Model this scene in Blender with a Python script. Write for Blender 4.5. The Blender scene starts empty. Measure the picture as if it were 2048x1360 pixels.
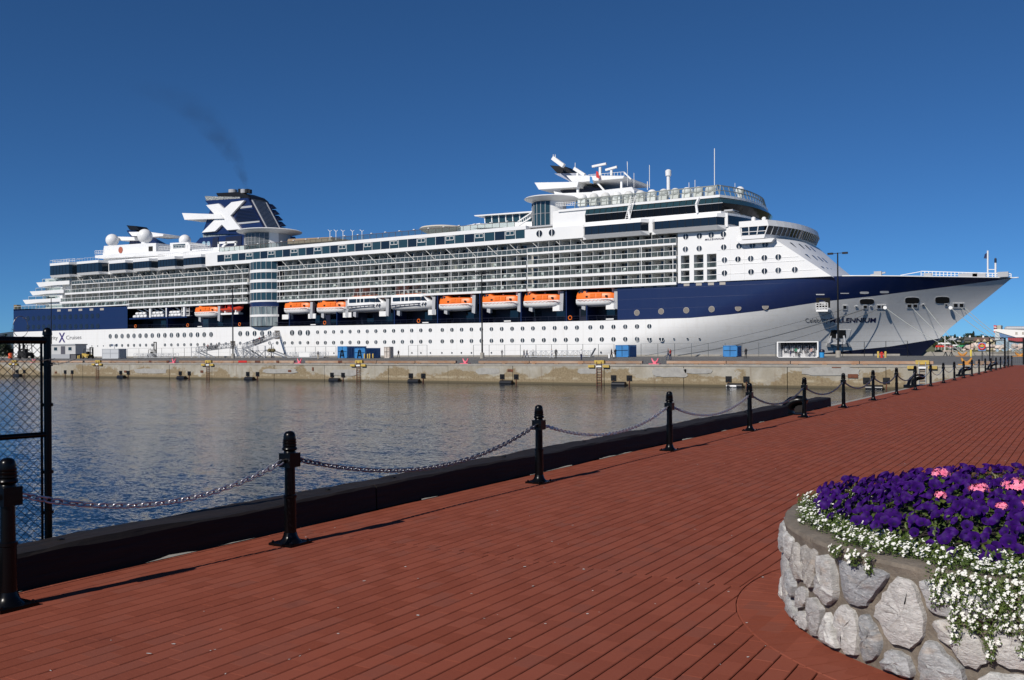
import bpy, bmesh, math, random
from mathutils import Vector, Matrix, noise

# ------------------------------------------------------------------ camera, sky, sun, exposure
scene = bpy.context.scene
FPX = 1890.0                                   # focal length in pixels of the 2048 px wide frame
PSI = math.atan(1151 / 1890.0)                 # heading, left of the pier's normal
EYE, HV, RHO = 1.6, 702.0, 0.0059              # eye height, horizon row, camera roll
cam_data = bpy.data.cameras.new('camera')
cam = bpy.data.objects.new('camera', cam_data)
scene.collection.objects.link(cam)
cam_data.sensor_width = 36.0
cam_data.lens = 36.0 * FPX / 2048.0
cam_data.shift_y = (HV - 680.0) / 2048.0
cam_data.clip_start, cam_data.clip_end = 0.1, 20000.0
cam.matrix_world = (Matrix.Translation((0, 0, EYE)) @ Matrix.Rotation(PSI, 4, 'Z') @
                    Matrix.Rotation(math.radians(90), 4, 'X') @ Matrix.Rotation(-RHO, 4, 'Z'))
scene.camera = cam

SUN_EL, SUN_AZ = math.radians(35.5), math.radians(6.6)     # light travels towards +Y and a little +X
world = bpy.data.worlds.new('World')
scene.world = world
world.use_nodes = True
wn = world.node_tree
for n in list(wn.nodes):
    wn.nodes.remove(n)
sky = wn.nodes.new('ShaderNodeTexSky')
sky.sky_type = 'NISHITA'
sky.sun_disc = False
sky.sun_elevation = SUN_EL
sky.sun_rotation = math.radians(180) + SUN_AZ
sky.altitude = 0.0
sky.air_density = 0.5
sky.dust_density = 0.0
sky.ozone_density = 6.0
gam = wn.nodes.new('ShaderNodeGamma')          # the camera's tone for a clear sky: flatter and bluer than the raw model
gam.inputs['Gamma'].default_value = 0.9
hsv = wn.nodes.new('ShaderNodeMix')
hsv.data_type = 'RGBA'
hsv.blend_type = 'MULTIPLY'
hsv.inputs[0].default_value = 1.0
hsv.inputs[7].default_value = (0.385, 0.70, 0.92, 1)
bg = wn.nodes.new('ShaderNodeBackground')
bg.inputs['Strength'].default_value = 0.1
wo = wn.nodes.new('ShaderNodeOutputWorld')
wn.links.new(sky.outputs[0], gam.inputs['Color'])
wn.links.new(gam.outputs[0], hsv.inputs[6])
wn.links.new(hsv.outputs[2], bg.inputs['Color'])
wn.links.new(bg.outputs[0], wo.inputs['Surface'])

sun_data = bpy.data.lights.new('sun', 'SUN')
sun_data.energy = 4.3
sun_data.angle = math.radians(0.53)
sun_data.color = (1.0, 0.94, 0.86)
sun = bpy.data.objects.new('sun', sun_data)
scene.collection.objects.link(sun)
sun_dir = Vector((math.sin(SUN_AZ) * math.cos(SUN_EL), math.cos(SUN_AZ) * math.cos(SUN_EL), -math.sin(SUN_EL)))
sun.rotation_euler = sun_dir.to_track_quat('-Z', 'Y').to_euler()
sun.location = (0, -30, 60)

scene.view_settings.view_transform = 'Standard'
scene.view_settings.look = 'None'
scene.view_settings.exposure = 0.0
scene.view_settings.gamma = 1.0
scene.render.engine = 'CYCLES'
scene.cycles.use_denoising = True
scene.cycles.max_bounces = 6
scene.cycles.transparent_max_bounces = 12
scene.cycles.caustics_reflective = False
scene.cycles.caustics_refractive = False
scene.cycles.volume_step_rate = 1.0
scene.cycles.volume_max_steps = 128

# ------------------------------------------------------------------ measuring helpers (photo row/column -> metres)
_c, _s, _cr, _sr = math.cos(PSI), math.sin(PSI), math.cos(RHO), math.sin(RHO)


def ray(u, v):
    du, dv = u - 1024.0, HV - v
    a, b = (du * _cr + dv * _sr) / FPX, (-du * _sr + dv * _cr) / FPX
    return (_c * a - _s, _s * a + _c, b)


def at(u, v, Y):                                # the point of that sight line on the plane y = Y
    d = ray(u, v)
    t = Y / d[1]
    return Vector((d[0] * t, Y, EYE + d[2] * t))


def gr(u, v, z=0.0):                            # ... on the level z
    d = ray(u, v)
    t = (z - EYE) / d[2]
    return Vector((d[0] * t, d[1] * t, z))


def deck_z(y):                                  # the pier deck rises slightly towards the ship
    return 0.0045 * max(0.0, y - 100.0)


def deckp(u, v):
    d = ray(u, v)
    t = (-0.45 - EYE) / (d[2] - 0.0045 * d[1])
    return Vector((d[0] * t, d[1] * t, EYE + d[2] * t))


# ------------------------------------------------------------------ object helpers
COL = scene.collection
RND = random.Random(11)


def tag(o, label=None, cat=None, group=None, kind=None):
    if label:
        o['label'] = label
    if cat:
        o['category'] = cat
    if group:
        o['group'] = group
    if kind:
        o['kind'] = kind
    return o


def thing(name, loc, label, cat, group=None):
    o = bpy.data.objects.new(name, None)
    COL.objects.link(o)
    o.location = loc
    o.empty_display_size = 0.2
    return tag(o, label, cat, group)


def wloc(o):
    p = Vector((0, 0, 0))
    while o is not None:
        p += o.location
        o = o.parent
    return p


class MB:
    """collects geometry in world coordinates; build() links it as ONE mesh object"""

    def __init__(self):
        self.v, self.f, self.m = [], [], []
        self.mi = 0

    def add(self, verts, faces):
        n = len(self.v)
        self.v.extend([tuple(p) for p in verts])
        for fc in faces:
            self.f.append(tuple(i + n for i in fc))
            self.m.append(self.mi)
        return self

    def box(self, x0, x1, y0, y1, z0, z1):
        return self.add([(x0, y0, z0), (x1, y0, z0), (x1, y1, z0), (x0, y1, z0), (x0, y0, z1), (x1, y0, z1), (x1, y1, z1), (x0, y1, z1)],
                        [(0, 3, 2, 1), (4, 5, 6, 7), (0, 1, 5, 4), (1, 2, 6, 5), (2, 3, 7, 6), (3, 0, 4, 7)])

    def prism(self, front, back):
        n = len(front)
        return self.add(list(front) + list(back),
                        [tuple(range(n)), tuple(range(2 * n - 1, n - 1, -1))] +
                        [((i + 1) % n, i, n + i, n + (i + 1) % n) for i in range(n)])

    def tube(self, pts, r, n=6, caps=True, r1=None):
        pts = [Vector(p) for p in pts]
        k = len(pts)
        rings = []
        ref = None
        for i, p in enumerate(pts):
            if i == 0:
                d = pts[1] - pts[0]
            elif i == k - 1:
                d = pts[-1] - pts[-2]
            else:
                d = (pts[i + 1] - pts[i - 1])
            d.normalize()
            if ref is None:
                ref = Vector((0, 0, 1)) if abs(d.z) < 0.9 else Vector((1, 0, 0))
            a = d.cross(ref)
            if a.length < 1e-6:
                a = d.orthogonal()
            a.normalize()
            b = a.cross(d)
            rr = r if r1 is None else r + (r1 - r) * i / (k - 1)
            rings.append([p + (a * math.cos(2 * math.pi * j / n) + b * math.sin(2 * math.pi * j / n)) * rr for j in range(n)])
        vs = [q for rg in rings for q in rg]
        fs = []
        for i in range(k - 1):
            for j in range(n):
                fs.append((i * n + j, i * n + (j + 1) % n, (i + 1) * n + (j + 1) % n, (i + 1) * n + j))
        if caps:
            fs.append(tuple(range(n - 1, -1, -1)))
            fs.append(tuple((k - 1) * n + j for j in range(n)))
        return self.add(vs, fs)

    def bar(self, p, q, w, h=None):
        """square bar from p to q"""
        h = h or w
        p, q = Vector(p), Vector(q)
        d = (q - p).normalized()
        up = Vector((0, 0, 1)) if abs(d.z) < 0.95 else Vector((1, 0, 0))
        a = d.cross(up).normalized() * w / 2
        b = a.cross(d).normalized() * h / 2
        f = [p + a + b, p - a + b, p - a - b, p + a - b]
        g = [q + a + b, q - a + b, q - a - b, q + a - b]
        return self.prism(f, g)

    def lathe(self, prof, c=(0, 0, 0), n=16, cap=True):
        c = Vector(c)
        vs, fs = [], []
        for r, z in prof:
            for j in range(n):
                t = 2 * math.pi * j / n
                vs.append((c.x + r * math.cos(t), c.y + r * math.sin(t), c.z + z))
        for i in range(len(prof) - 1):
            for j in range(n):
                fs.append((i * n + j, i * n + (j + 1) % n, (i + 1) * n + (j + 1) % n, (i + 1) * n + j))
        if cap:
            fs.append(tuple(range(n - 1, -1, -1)))
            fs.append(tuple((len(prof) - 1) * n + j for j in range(n)))
        return self.add(vs, fs)

    def sphere(self, c, r, n=16, m=10, sz=1.0):
        return self.lathe([(max(1e-4, r * math.sin(math.pi * i / m)), -r * sz * math.cos(math.pi * i / m)) for i in range(m + 1)], c, n, True)

    def disc(self, c, nrm, r, n=16, thick=0.02):
        c, nrm = Vector(c), Vector(nrm).normalized()
        return self.tube([c - nrm * thick * .5, c + nrm * thick * .5], r, n)

    def mesh(self, name, mats, off=(0, 0, 0), smooth=False, fix=True):
        me = bpy.data.meshes.new(name)
        ox, oy, oz = off
        me.from_pydata([(a - ox, b - oy, c - oz) for a, b, c in self.v], [], self.f)
        for mt in (mats if isinstance(mats, (list, tuple)) else [mats]):
            me.materials.append(mt)
        if any(self.m):
            me.polygons.foreach_set('material_index', self.m)
        if fix:
            bm = bmesh.new()
            bm.from_mesh(me)
            bmesh.ops.recalc_face_normals(bm, faces=bm.faces)
            bm.to_mesh(me)
            bm.free()
        if smooth:
            me.polygons.foreach_set('use_smooth', [True] * len(me.polygons))
        me.update()
        return me

    def build(self, name, mats, parent=None, smooth=False, loc=None, fix=True):
        if loc is None:
            loc = wloc(parent) if parent is not None else Vector((0, 0, 0))
        me = self.mesh(name, mats, loc, smooth, fix)
        if smooth == 'auto':
            autosmooth(me)
        o = bpy.data.objects.new(name, me)
        COL.objects.link(o)
        if parent is not None:
            o.parent = parent
            o.location = Vector(loc) - wloc(parent)
        else:
            o.location = loc
        return o


def autosmooth(me, ang=40):
    me.polygons.foreach_set('use_smooth', [True] * len(me.polygons))
    bm = bmesh.new()
    bm.from_mesh(me)
    lim = math.radians(ang)
    for e in bm.edges:
        if len(e.link_faces) == 2:
            e.smooth = e.calc_face_angle(0) < lim
    bm.to_mesh(me)
    bm.free()


def inst(name, me, loc, parent=None, rot=None, scale=None):
    """another object on shared mesh data; loc in world coordinates"""
    o = bpy.data.objects.new(name, me)
    COL.objects.link(o)
    if parent is not None:
        o.parent = parent
        o.location = Vector(loc) - wloc(parent)
    else:
        o.location = loc
    if rot is not None:
        o.rotation_euler = rot
    if scale is not None:
        o.scale = scale
    return o


def copy_tree(o, parent=None):
    c = o.copy()
    COL.objects.link(c)
    if parent is not None:
        c.parent = parent
    for ch in list(o.children):
        copy_tree(ch, c)
    return c


# ------------------------------------------------------------------ materials
def new_mat(name):
    m = bpy.data.materials.new(name)
    m.use_nodes = True
    nt = m.node_tree
    b = nt.nodes['Principled BSDF']
    return m, nt, b


def nd(nt, t, **kw):
    n = nt.nodes.new(t)
    for k, v in kw.items():
        setattr(n, k, v)
    return n


def math_n(nt, op, a, b=None, c=None):
    n = nt.nodes.new('ShaderNodeMath')
    n.operation = op
    for i, x in enumerate((a, b, c)):
        if x is None:
            continue
        if isinstance(x, (int, float)):
            n.inputs[i].default_value = x
        else:
            nt.links.new(x, n.inputs[i])
    return n.outputs[0]


def mixc(nt, fac, a, b, mode='MIX'):
    n = nt.nodes.new('ShaderNodeMix')
    n.data_type = 'RGBA'
    n.blend_type = mode
    for sock, x in ((n.inputs[0], fac), (n.inputs[6], a), (n.inputs[7], b)):
        if isinstance(x, (int, float)):
            sock.default_value = x
        elif isinstance(x, tuple):
            sock.default_value = (x[0], x[1], x[2], 1)
        else:
            nt.links.new(x, sock)
    return n.outputs[2]


def ramp(nt, fac, stops):
    n = nt.nodes.new('ShaderNodeValToRGB')
    el = n.color_ramp.elements
    while len(el) < len(stops):
        el.new(0.5)
    for e, (p, c) in zip(el, stops):
        e.position = p
        e.color = (c[0], c[1], c[2], 1) if isinstance(c, tuple) else (c, c, c, 1)
    nt.links.new(fac, n.inputs[0])
    return n.outputs[0]


def pos_noise(nt, scale, detail=3, rough=.55, stretch=(1, 1, 1), out=0):
    g = nd(nt, 'ShaderNodeNewGeometry')
    mp = nd(nt, 'ShaderNodeMapping')
    mp.inputs['Scale'].default_value = stretch
    nt.links.new(g.outputs['Position'], mp.inputs[0])
    n = nd(nt, 'ShaderNodeTexNoise')
    n.inputs['Scale'].default_value = scale
    n.inputs['Detail'].default_value = detail
    n.inputs['Roughness'].default_value = rough
    nt.links.new(mp.outputs[0], n.inputs['Vector'])
    return n.outputs[out]


def add_bump(nt, b, h, strength=.3, dist=.01):
    bn = nd(nt, 'ShaderNodeBump')
    bn.inputs['Strength'].default_value = strength
    bn.inputs['Distance'].default_value = dist
    nt.links.new(h, bn.inputs['Height'])
    nt.links.new(bn.outputs[0], b.inputs['Normal'])
    return bn


def M(name, col, rough=.5, metal=0.0, col2=None, vs=1.0, stretch=(1, 1, 1), bump=0, bs=20, bd=.01, spec=None, lo=.35, hi=.65, rnd=0, coat=0):
    m, nt, b = new_mat(name)
    b.inputs['Roughness'].default_value = rough
    b.inputs['Metallic'].default_value = metal
    if spec is not None:
        b.inputs['Specular IOR Level'].default_value = spec
    if coat:
        b.inputs['Coat Weight'].default_value = coat
    src = None
    if col2 is not None:
        f = pos_noise(nt, vs, 4, .6, stretch)
        f = ramp(nt, f, [(lo, 0.0), (hi, 1.0)])
        src = mixc(nt, f, col, col2)
    if rnd:
        oi = nd(nt, 'ShaderNodeObjectInfo')
        k = math_n(nt, 'MULTIPLY_ADD', oi.outputs['Random'], 2 * rnd, 1 - rnd)
        cc = nd(nt, 'ShaderNodeCombineColor')
        for i in range(3):
            nt.links.new(k, cc.inputs[i])
        src = mixc(nt, 1.0, src if src is not None else col, cc.outputs[0], 'MULTIPLY')
    if src is None:
        b.inputs['Base Color'].default_value = (col[0], col[1], col[2], 1)
    else:
        nt.links.new(src, b.inputs['Base Color'])
    if bump:
        add_bump(nt, b, pos_noise(nt, bs, 4), bump, bd)
    return m

# ------------------------------------------------------------------ shared materials
WHITE = M('white_paint', (.80, .80, .79), .38, col2=(.76, .765, .77), vs=.25)
WHITE_FLAT = M('white_coat', (.78, .78, .77), .55)
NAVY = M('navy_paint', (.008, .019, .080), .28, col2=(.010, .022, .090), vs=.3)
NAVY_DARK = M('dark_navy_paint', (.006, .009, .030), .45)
BLACK_IRON = M('black_gloss_iron', (.002, .002, .0025), .26, bump=.12, bs=60, bd=.003, spec=.22)
BLACK_PAINT = M('black_paint', (.005, .005, .006), .45, spec=.35)
BLACK_MATT = M('black_matt', (.008, .008, .009), .8)
GLASS = M('dark_glass', (.010, .016, .024), .06, spec=.7)
GLASS_TEAL = M('teal_glass', (.020, .050, .062), .08, spec=.7)
GREY_STEEL = M('galvanised_steel', (.42, .43, .44), .45, .6, col2=(.33, .34, .35), vs=3)
GREY_PAINT = M('grey_paint', (.36, .37, .39), .5)
YELLOW = M('yellow_paint', (.58, .40, .07), .6, col2=(.42, .30, .08), vs=2.5)
PINK = M('pink_paint', (.75, .16, .22), .5)
ORANGE = M('orange_hull_paint', (.82, .17, .015), .42)
RED = M('red_paint', (.55, .03, .02), .45)
BLUE = M('blue_paint', (.035, .22, .52), .5, col2=(.03, .17, .42), vs=.8)
CONC = M('pale_concrete', (.34, .32, .28), .85, col2=(.27, .25, .22), vs=1.2, bump=.3, bs=15, bd=.02)
ASPHALT = M('asphalt', (.115, .113, .11), .9, col2=(.15, .147, .14), vs=.25, bump=.2, bs=30, bd=.01)
SKIN = M('skin', (.52, .30, .21), .55)
ROPE = M('mooring_rope', (.42, .44, .42), .8, bump=.4, bs=80, bd=.01)
ROPE_DARK = M('dark_rope', (.10, .11, .12), .8)

# ------------------------------------------------------------------ water
WZ = -2.455
m, nt, b = new_mat('harbour_water')
b.inputs['Base Color'].default_value = (.003, .015, .032, 1)
b.inputs['Roughness'].default_value = .09
b.inputs['IOR'].default_value = 1.333
# wavelets: the normal is tilted directly, so far ripples keep their slope
gust = ramp(nt, pos_noise(nt, .035, 2, .5, (1.0, 1.6, 1)), [(.36, .55), (.62, 1.0)])
tilt = None
for sc_, k_, st_ in ((9.0, .46, (1.0, 1.3, 1)), (2.6, .36, (1.0, 1.5, 1)), (.40, .15, (1.0, 1.8, 1))):
    vm = nd(nt, 'ShaderNodeVectorMath', operation='SUBTRACT')
    nt.links.new(pos_noise(nt, sc_, 3, .6, st_, 1), vm.inputs[0])
    vm.inputs[1].default_value = (.5, .5, .5)
    vs_ = nd(nt, 'ShaderNodeVectorMath', operation='SCALE')
    nt.links.new(vm.outputs[0], vs_.inputs[0])
    vs_.inputs['Scale'].default_value = k_
    if tilt is None:
        tilt = vs_.outputs[0]
    else:
        va = nd(nt, 'ShaderNodeVectorMath', operation='ADD')
        nt.links.new(tilt, va.inputs[0])
        nt.links.new(vs_.outputs[0], va.inputs[1])
        tilt = va.outputs[0]
vg = nd(nt, 'ShaderNodeVectorMath', operation='SCALE')
nt.links.new(tilt, vg.inputs[0])
nt.links.new(gust, vg.inputs['Scale'])
vm = nd(nt, 'ShaderNodeVectorMath', operation='MULTIPLY')
nt.links.new(vg.outputs[0], vm.inputs[0])
vm.inputs[1].default_value = (1.0, 1.0, 0.0)
va = nd(nt, 'ShaderNodeVectorMath', operation='ADD')
nt.links.new(vm.outputs[0], va.inputs[0])
va.inputs[1].default_value = (0, 0, 1)
vn = nd(nt, 'ShaderNodeVectorMath', operation='NORMALIZE')
nt.links.new(va.outputs[0], vn.inputs[0])
nt.links.new(vn.outputs[0], b.inputs['Normal'])
WATER = m
mb = MB()
mb.add([(-6000, -400, WZ), (3000, -400, WZ), (3000, 9000, WZ), (-6000, 9000, WZ)], [(0, 1, 2, 3)])
tag(mb.build('water', WATER, fix=False), kind='structure')

# ------------------------------------------------------------------ brick walkway
PX, LB, X0, YBREAK = .115, .203, -6.15, 6.24
PC, PR, PH, RING = Vector((0.0, 6.4, 0)), 1.70, .56, 1.985      # planter centre, radius, height, brick ring
YN, YF, XR = 1.2, 42.0, 4.0


def row_shift(y):
    return PX * .5 if y < YBREAK else 0.0


m, nt, b = new_mat('red_clay_brick')
g = nd(nt, 'ShaderNodeNewGeometry')
sx = nd(nt, 'ShaderNodeSeparateXYZ')
nt.links.new(g.outputs['Position'], sx.inputs[0])
px, py = sx.outputs[0], sx.outputs[1]
near = math_n(nt, 'LESS_THAN', py, YBREAK)
xr = math_n(nt, 'DIVIDE', math_n(nt, 'SUBTRACT', math_n(nt, 'SUBTRACT', px, X0), math_n(nt, 'MULTIPLY', near, PX * .5)), PX)
row = math_n(nt, 'FLOOR', xr)
half = math_n(nt, 'MULTIPLY', math_n(nt, 'MODULO', math_n(nt, 'ADD', row, 1000), 2), .5)
yc = math_n(nt, 'ADD', math_n(nt, 'DIVIDE', math_n(nt, 'SUBTRACT', py, YBREAK), LB), half)
colm = math_n(nt, 'FLOOR', yc)
cv = nd(nt, 'ShaderNodeCombineXYZ')
nt.links.new(row, cv.inputs[0])
nt.links.new(colm, cv.inputs[1])
wnz = nd(nt, 'ShaderNodeTexWhiteNoise')
wnz.noise_dimensions = '2D'
nt.links.new(cv.outputs[0], wnz.inputs['Vector'])
c1 = ramp(nt, wnz.outputs['Value'], [(0.0, (.210, .052, .029)), (.4, (.242, .062, .036)), (.8, (.272, .074, .044)), (1.0, (.214, .067, .045))])
c2 = mixc(nt, math_n(nt, 'MULTIPLY', ramp(nt, pos_noise(nt, .55, 4, .6), [(.38, 0.0), (.7, 1.0)]), .38), c1, (.178, .062, .045))
c3 = mixc(nt, math_n(nt, 'MULTIPLY', ramp(nt, pos_noise(nt, 55, 4, .7), [(.35, 0.0), (.75, 1.0)]), .45), c2, (.280, .084, .048))
c3 = mixc(nt, math_n(nt, 'MULTIPLY', ramp(nt, pos_noise(nt, 3.1, 5, .7), [(.60, 0.0), (.74, 1.0)]), .35), c3, (.105, .034, .028))
# beyond the built bricks the joints are only a pattern
fx = math_n(nt, 'FRACT', xr)
jx = math_n(nt, 'MULTIPLY', math_n(nt, 'LESS_THAN', fx, .06), .35)
jy = math_n(nt, 'MULTIPLY', math_n(nt, 'LESS_THAN', math_n(nt, 'FRACT', yc), .02), .5)
far = math_n(nt, 'GREATER_THAN', py, YF)
jj = math_n(nt, 'MULTIPLY', math_n(nt, 'MAXIMUM', jx, jy), far)
c4 = mixc(nt, jj, c3, (.035, .018, .015))
nt.links.new(c4, b.inputs['Base Color'])
b.inputs['Roughness'].default_value = .86
b.inputs['Specular IOR Level'].default_value = .08
add_bump(nt, b, pos_noise(nt, 90, 4, .7), .35, .004)
BRICK = m
JOINT = M('joint_sand', (.022, .012, .010), .95, col2=(.040, .026, .022), vs=6)

mb = MB()
mb.add([(X0, -30, -.016), (60, -30, -.016), (60, YF, -.016), (X0, YF, -.016)], [(0, 1, 2, 3)])
walk = mb.build('brick_walkway', JOINT, fix=False)
tag(walk, kind='structure')
mb = MB()
mb.add([(X0, YF, -.001), (60, YF, -.001), (60, 99.6, -.001), (X0, 99.6, -.001)], [(0, 1, 2, 3)])
tag(mb.build('far_brick_paving', BRICK, walk, fix=False), kind='structure')


def brick_mesh(lx, ly):
    q = MB()
    c, cy = .0045, .0006
    x, y = lx / 2, ly / 2
    q.add([(-x, -y, -.03), (x, -y, -.03), (x, y, -.03), (-x, y, -.03),
           (-x, -y, -.004), (x, -y, -.004), (x, y, -.004), (-x, y, -.004),
           (-x + c, -y + cy, 0), (x - c, -y + cy, 0), (x - c, y - cy, 0), (-x + c, y - cy, 0)],
          [(0, 1, 5, 4), (1, 2, 6, 5), (2, 3, 7, 6), (3, 0, 4, 7), (4, 5, 9, 8), (5, 6, 10, 9), (6, 7, 11, 10), (7, 4, 8, 11), (8, 9, 10, 11)])
    return q


GX, GY = .0072, .0009
full_me = brick_mesh(PX - GX, LB - GY).mesh('brick', BRICK, fix=False)


def clip_circle(poly, cx, cy, r):
    """keep the part of a small convex polygon outside a circle (clipped by the tangent at its middle)"""
    mx = sum(p[0] for p in poly) / len(poly) - cx
    my = sum(p[1] for p in poly) / len(poly) - cy
    L = math.hypot(mx, my)
    nx, ny = mx / L, my / L
    out = []
    for i in range(len(poly)):
        a, c = poly[i], poly[(i + 1) % len(poly)]
        da = (a[0] - cx) * nx + (a[1] - cy) * ny - r
        dc = (c[0] - cx) * nx + (c[1] - cy) * ny - r
        if da >= 0:
            out.append(a)
        if (da >= 0) != (dc >= 0):
            t = da / (da - dc)
            out.append((a[0] + (c[0] - a[0]) * t, a[1] + (c[1] - a[1]) * t))
    return out


def project(x, y, z):
    dx, dy = x, y
    dep = -_s * dx + _c * dy
    lat = _c * dx + _s * dy
    if dep < .2:
        return None
    return 1024 + FPX * lat / dep, HV - FPX * (z - EYE) / dep, dep


bricks, odd = [], []
for zone in (0, 1):
    y0, y1 = (YN, YBREAK) if zone == 0 else (YBREAK, YF)
    sh = PX * .5 if zone == 0 else 0
    r0 = -1 if zone == 0 else 0
    for r in range(r0, int((XR - X0) / PX)):
        x = X0 + sh + (r + .5) * PX
        off = ((r + 1000) % 2) * .5
        k0 = int(math.floor((y0 - YBREAK) / LB)) - 1
        k1 = int(math.ceil((y1 - YBREAK) / LB)) + 1
        for k in range(k0, k1):
            ya, yb = YBREAK + (k - off) * LB + GY / 2, YBREAK + (k + 1 - off) * LB - GY / 2
            a, c = max(ya, y0), min(yb, y1)
            xa, xb = max(X0 + .002, x - PX / 2 + GX / 2), x + PX / 2 - GX / 2
            if c - a < .03 or xb - xa < .02:
                continue
            poly = [(xa, a), (xb, a), (xb, c), (xa, c)]
            dmin = min(math.hypot(p[0] - PC.x, p[1] - PC.y) for p in poly)
            dmax = max(math.hypot(p[0] - PC.x, p[1] - PC.y) for p in poly)
            if dmax < RING + .01:
                continue
            if dmin < RING + .003:
                poly = clip_circle(poly, PC.x, PC.y, RING + .003)
                if len(poly) >= 3:
                    odd.append(poly)
                continue
            if c - a > LB - GY - .001 and xb - xa > PX - GX - .001:
                bricks.append((x, (a + c) / 2))
            else:
                odd.append(poly)
# the soldier course round the planter
nring = 104
for i in range(nring):
    t0, t1 = 2 * math.pi * (i + .015) / nring, 2 * math.pi * (i + .985) / nring
    odd.append([(PC.x + r * math.cos(t), PC.y + r * math.sin(t)) for r, t in ((PR - .03, t0), (RING, t0), (RING, t1), (PR - .03, t1))])

vis = []
for i, (x, y) in enumerate(bricks):
    p = project(x, y, 0)
    if p and -10 < p[0] < 2058 and p[1] < 1368 and not (x > -.75 and y < 8.5):
        vis.append((p[2], i))
vis.sort()
single = set(i for _, i in vis[:285])
rest = MB()
bq = brick_mesh(PX - GX, LB - GY)
BR = random.Random(5)
for i, (x, y) in enumerate(bricks):
    dz = BR.uniform(-.0007, .0007)
    if i in single:
        inst('brick', full_me, (x, y, dz), walk, rot=(BR.uniform(-.002, .002), BR.uniform(-.004, .004), BR.uniform(-.002, .002)))
    else:
        rest.add([(vx + x, vy + y, vz + dz) for vx, vy, vz in bq.v], bq.f)
for poly in odd:
    n = len(poly)
    cx, cy = sum(p[0] for p in poly) / n, sum(p[1] for p in poly) / n
    dz = BR.uniform(-.0007, .0007)
    lo = [(p[0], p[1], -.03) for p in poly]
    mi = [(p[0], p[1], -.004 + dz) for p in poly]
    hi = [(cx + (p[0] - cx) * .95, cy + (p[1] - cy) * .975, dz) for p in poly]
    rest.add(lo + mi + hi, [(j, (j + 1) % n, n + (j + 1) % n, n + j) for j in range(n)] +
             [(n + j, n + (j + 1) % n, 2 * n + (j + 1) % n, 2 * n + j) for j in range(n)] + [tuple(range(2 * n, 3 * n))])
tag(rest.build('brick_field', BRICK, walk, fix=False), kind='stuff')

# white specks: petals and droppings
SPECK = M('pale_speck', (.62, .60, .56), .8)
mb = MB()
for i in range(240):
    if i < 90:
        u, v = BR.uniform(100, 2040), BR.uniform(900, 1350)
        p = gr(u, v)
    else:
        p = Vector((BR.uniform(-5.9, 1.5), 6 + 30 * BR.random() ** 1.5, 0))
    if (p - PC).length < PR + .05 or p.x < -6.05:
        continue
    r = BR.uniform(.004, .013) * (1.4 if BR.random() < .1 else 1)
    e, t0 = BR.uniform(.3, .9), BR.uniform(0, 6.28)
    pts = []
    for j in range(7):
        t = 6.283 * j / 7
        rr = r * BR.uniform(.7, 1.2)
        x, y = rr * math.cos(t), rr * e * math.sin(t)
        pts.append((p.x + x * math.cos(t0) - y * math.sin(t0), p.y + x * math.sin(t0) + y * math.cos(t0), .0035))
    mb.add(pts, [tuple(range(7))])
o = mb.build('petal_litter', SPECK, fix=False)
tag(o, 'white petals and droppings speckling the red brick paving', 'litter', kind='stuff')

# land under the walkway, sea wall and its concrete edge
mb = MB()
mb.add([(X0 - .6, -60, -.11), (X0 + .02, -60, -.11), (X0 + .02, 99.8, -.11), (X0 - .6, 99.8, -.11),
        (X0 - .6, -60, -4), (X0 - .6, 99.8, -4), (X0 + .02, -60, -.018), (X0 + .02, 99.8, -.018)],
       [(0, 1, 2, 3), (0, 3, 5, 4), (1, 6, 7, 2)])
tag(mb.build('sea_wall', CONC), 'concrete sea wall edge carrying the brick walkway', 'wall', kind='structure')

# ------------------------------------------------------------------ creosoted timber beam along the edge
m, nt, b = new_mat('creosoted_timber')
gn = pos_noise(nt, 9, 5, .7, (1, .06, 1))
c1 = mixc(nt, ramp(nt, gn, [(.35, 0.0), (.65, 1.0)]), (.006, .005, .005), (.020, .013, .011))
c1 = mixc(nt, ramp(nt, pos_noise(nt, 1.1, 4, .6), [(.5, 0.0), (.75, 1.0)]), c1, (.013, .009, .009))
nt.links.new(c1, b.inputs['Base Color'])
b.inputs['Roughness'].default_value = .75
b.inputs['Specular IOR Level'].default_value = .3
add_bump(nt, b, gn, .9, .02)
TIMBER = m


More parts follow.
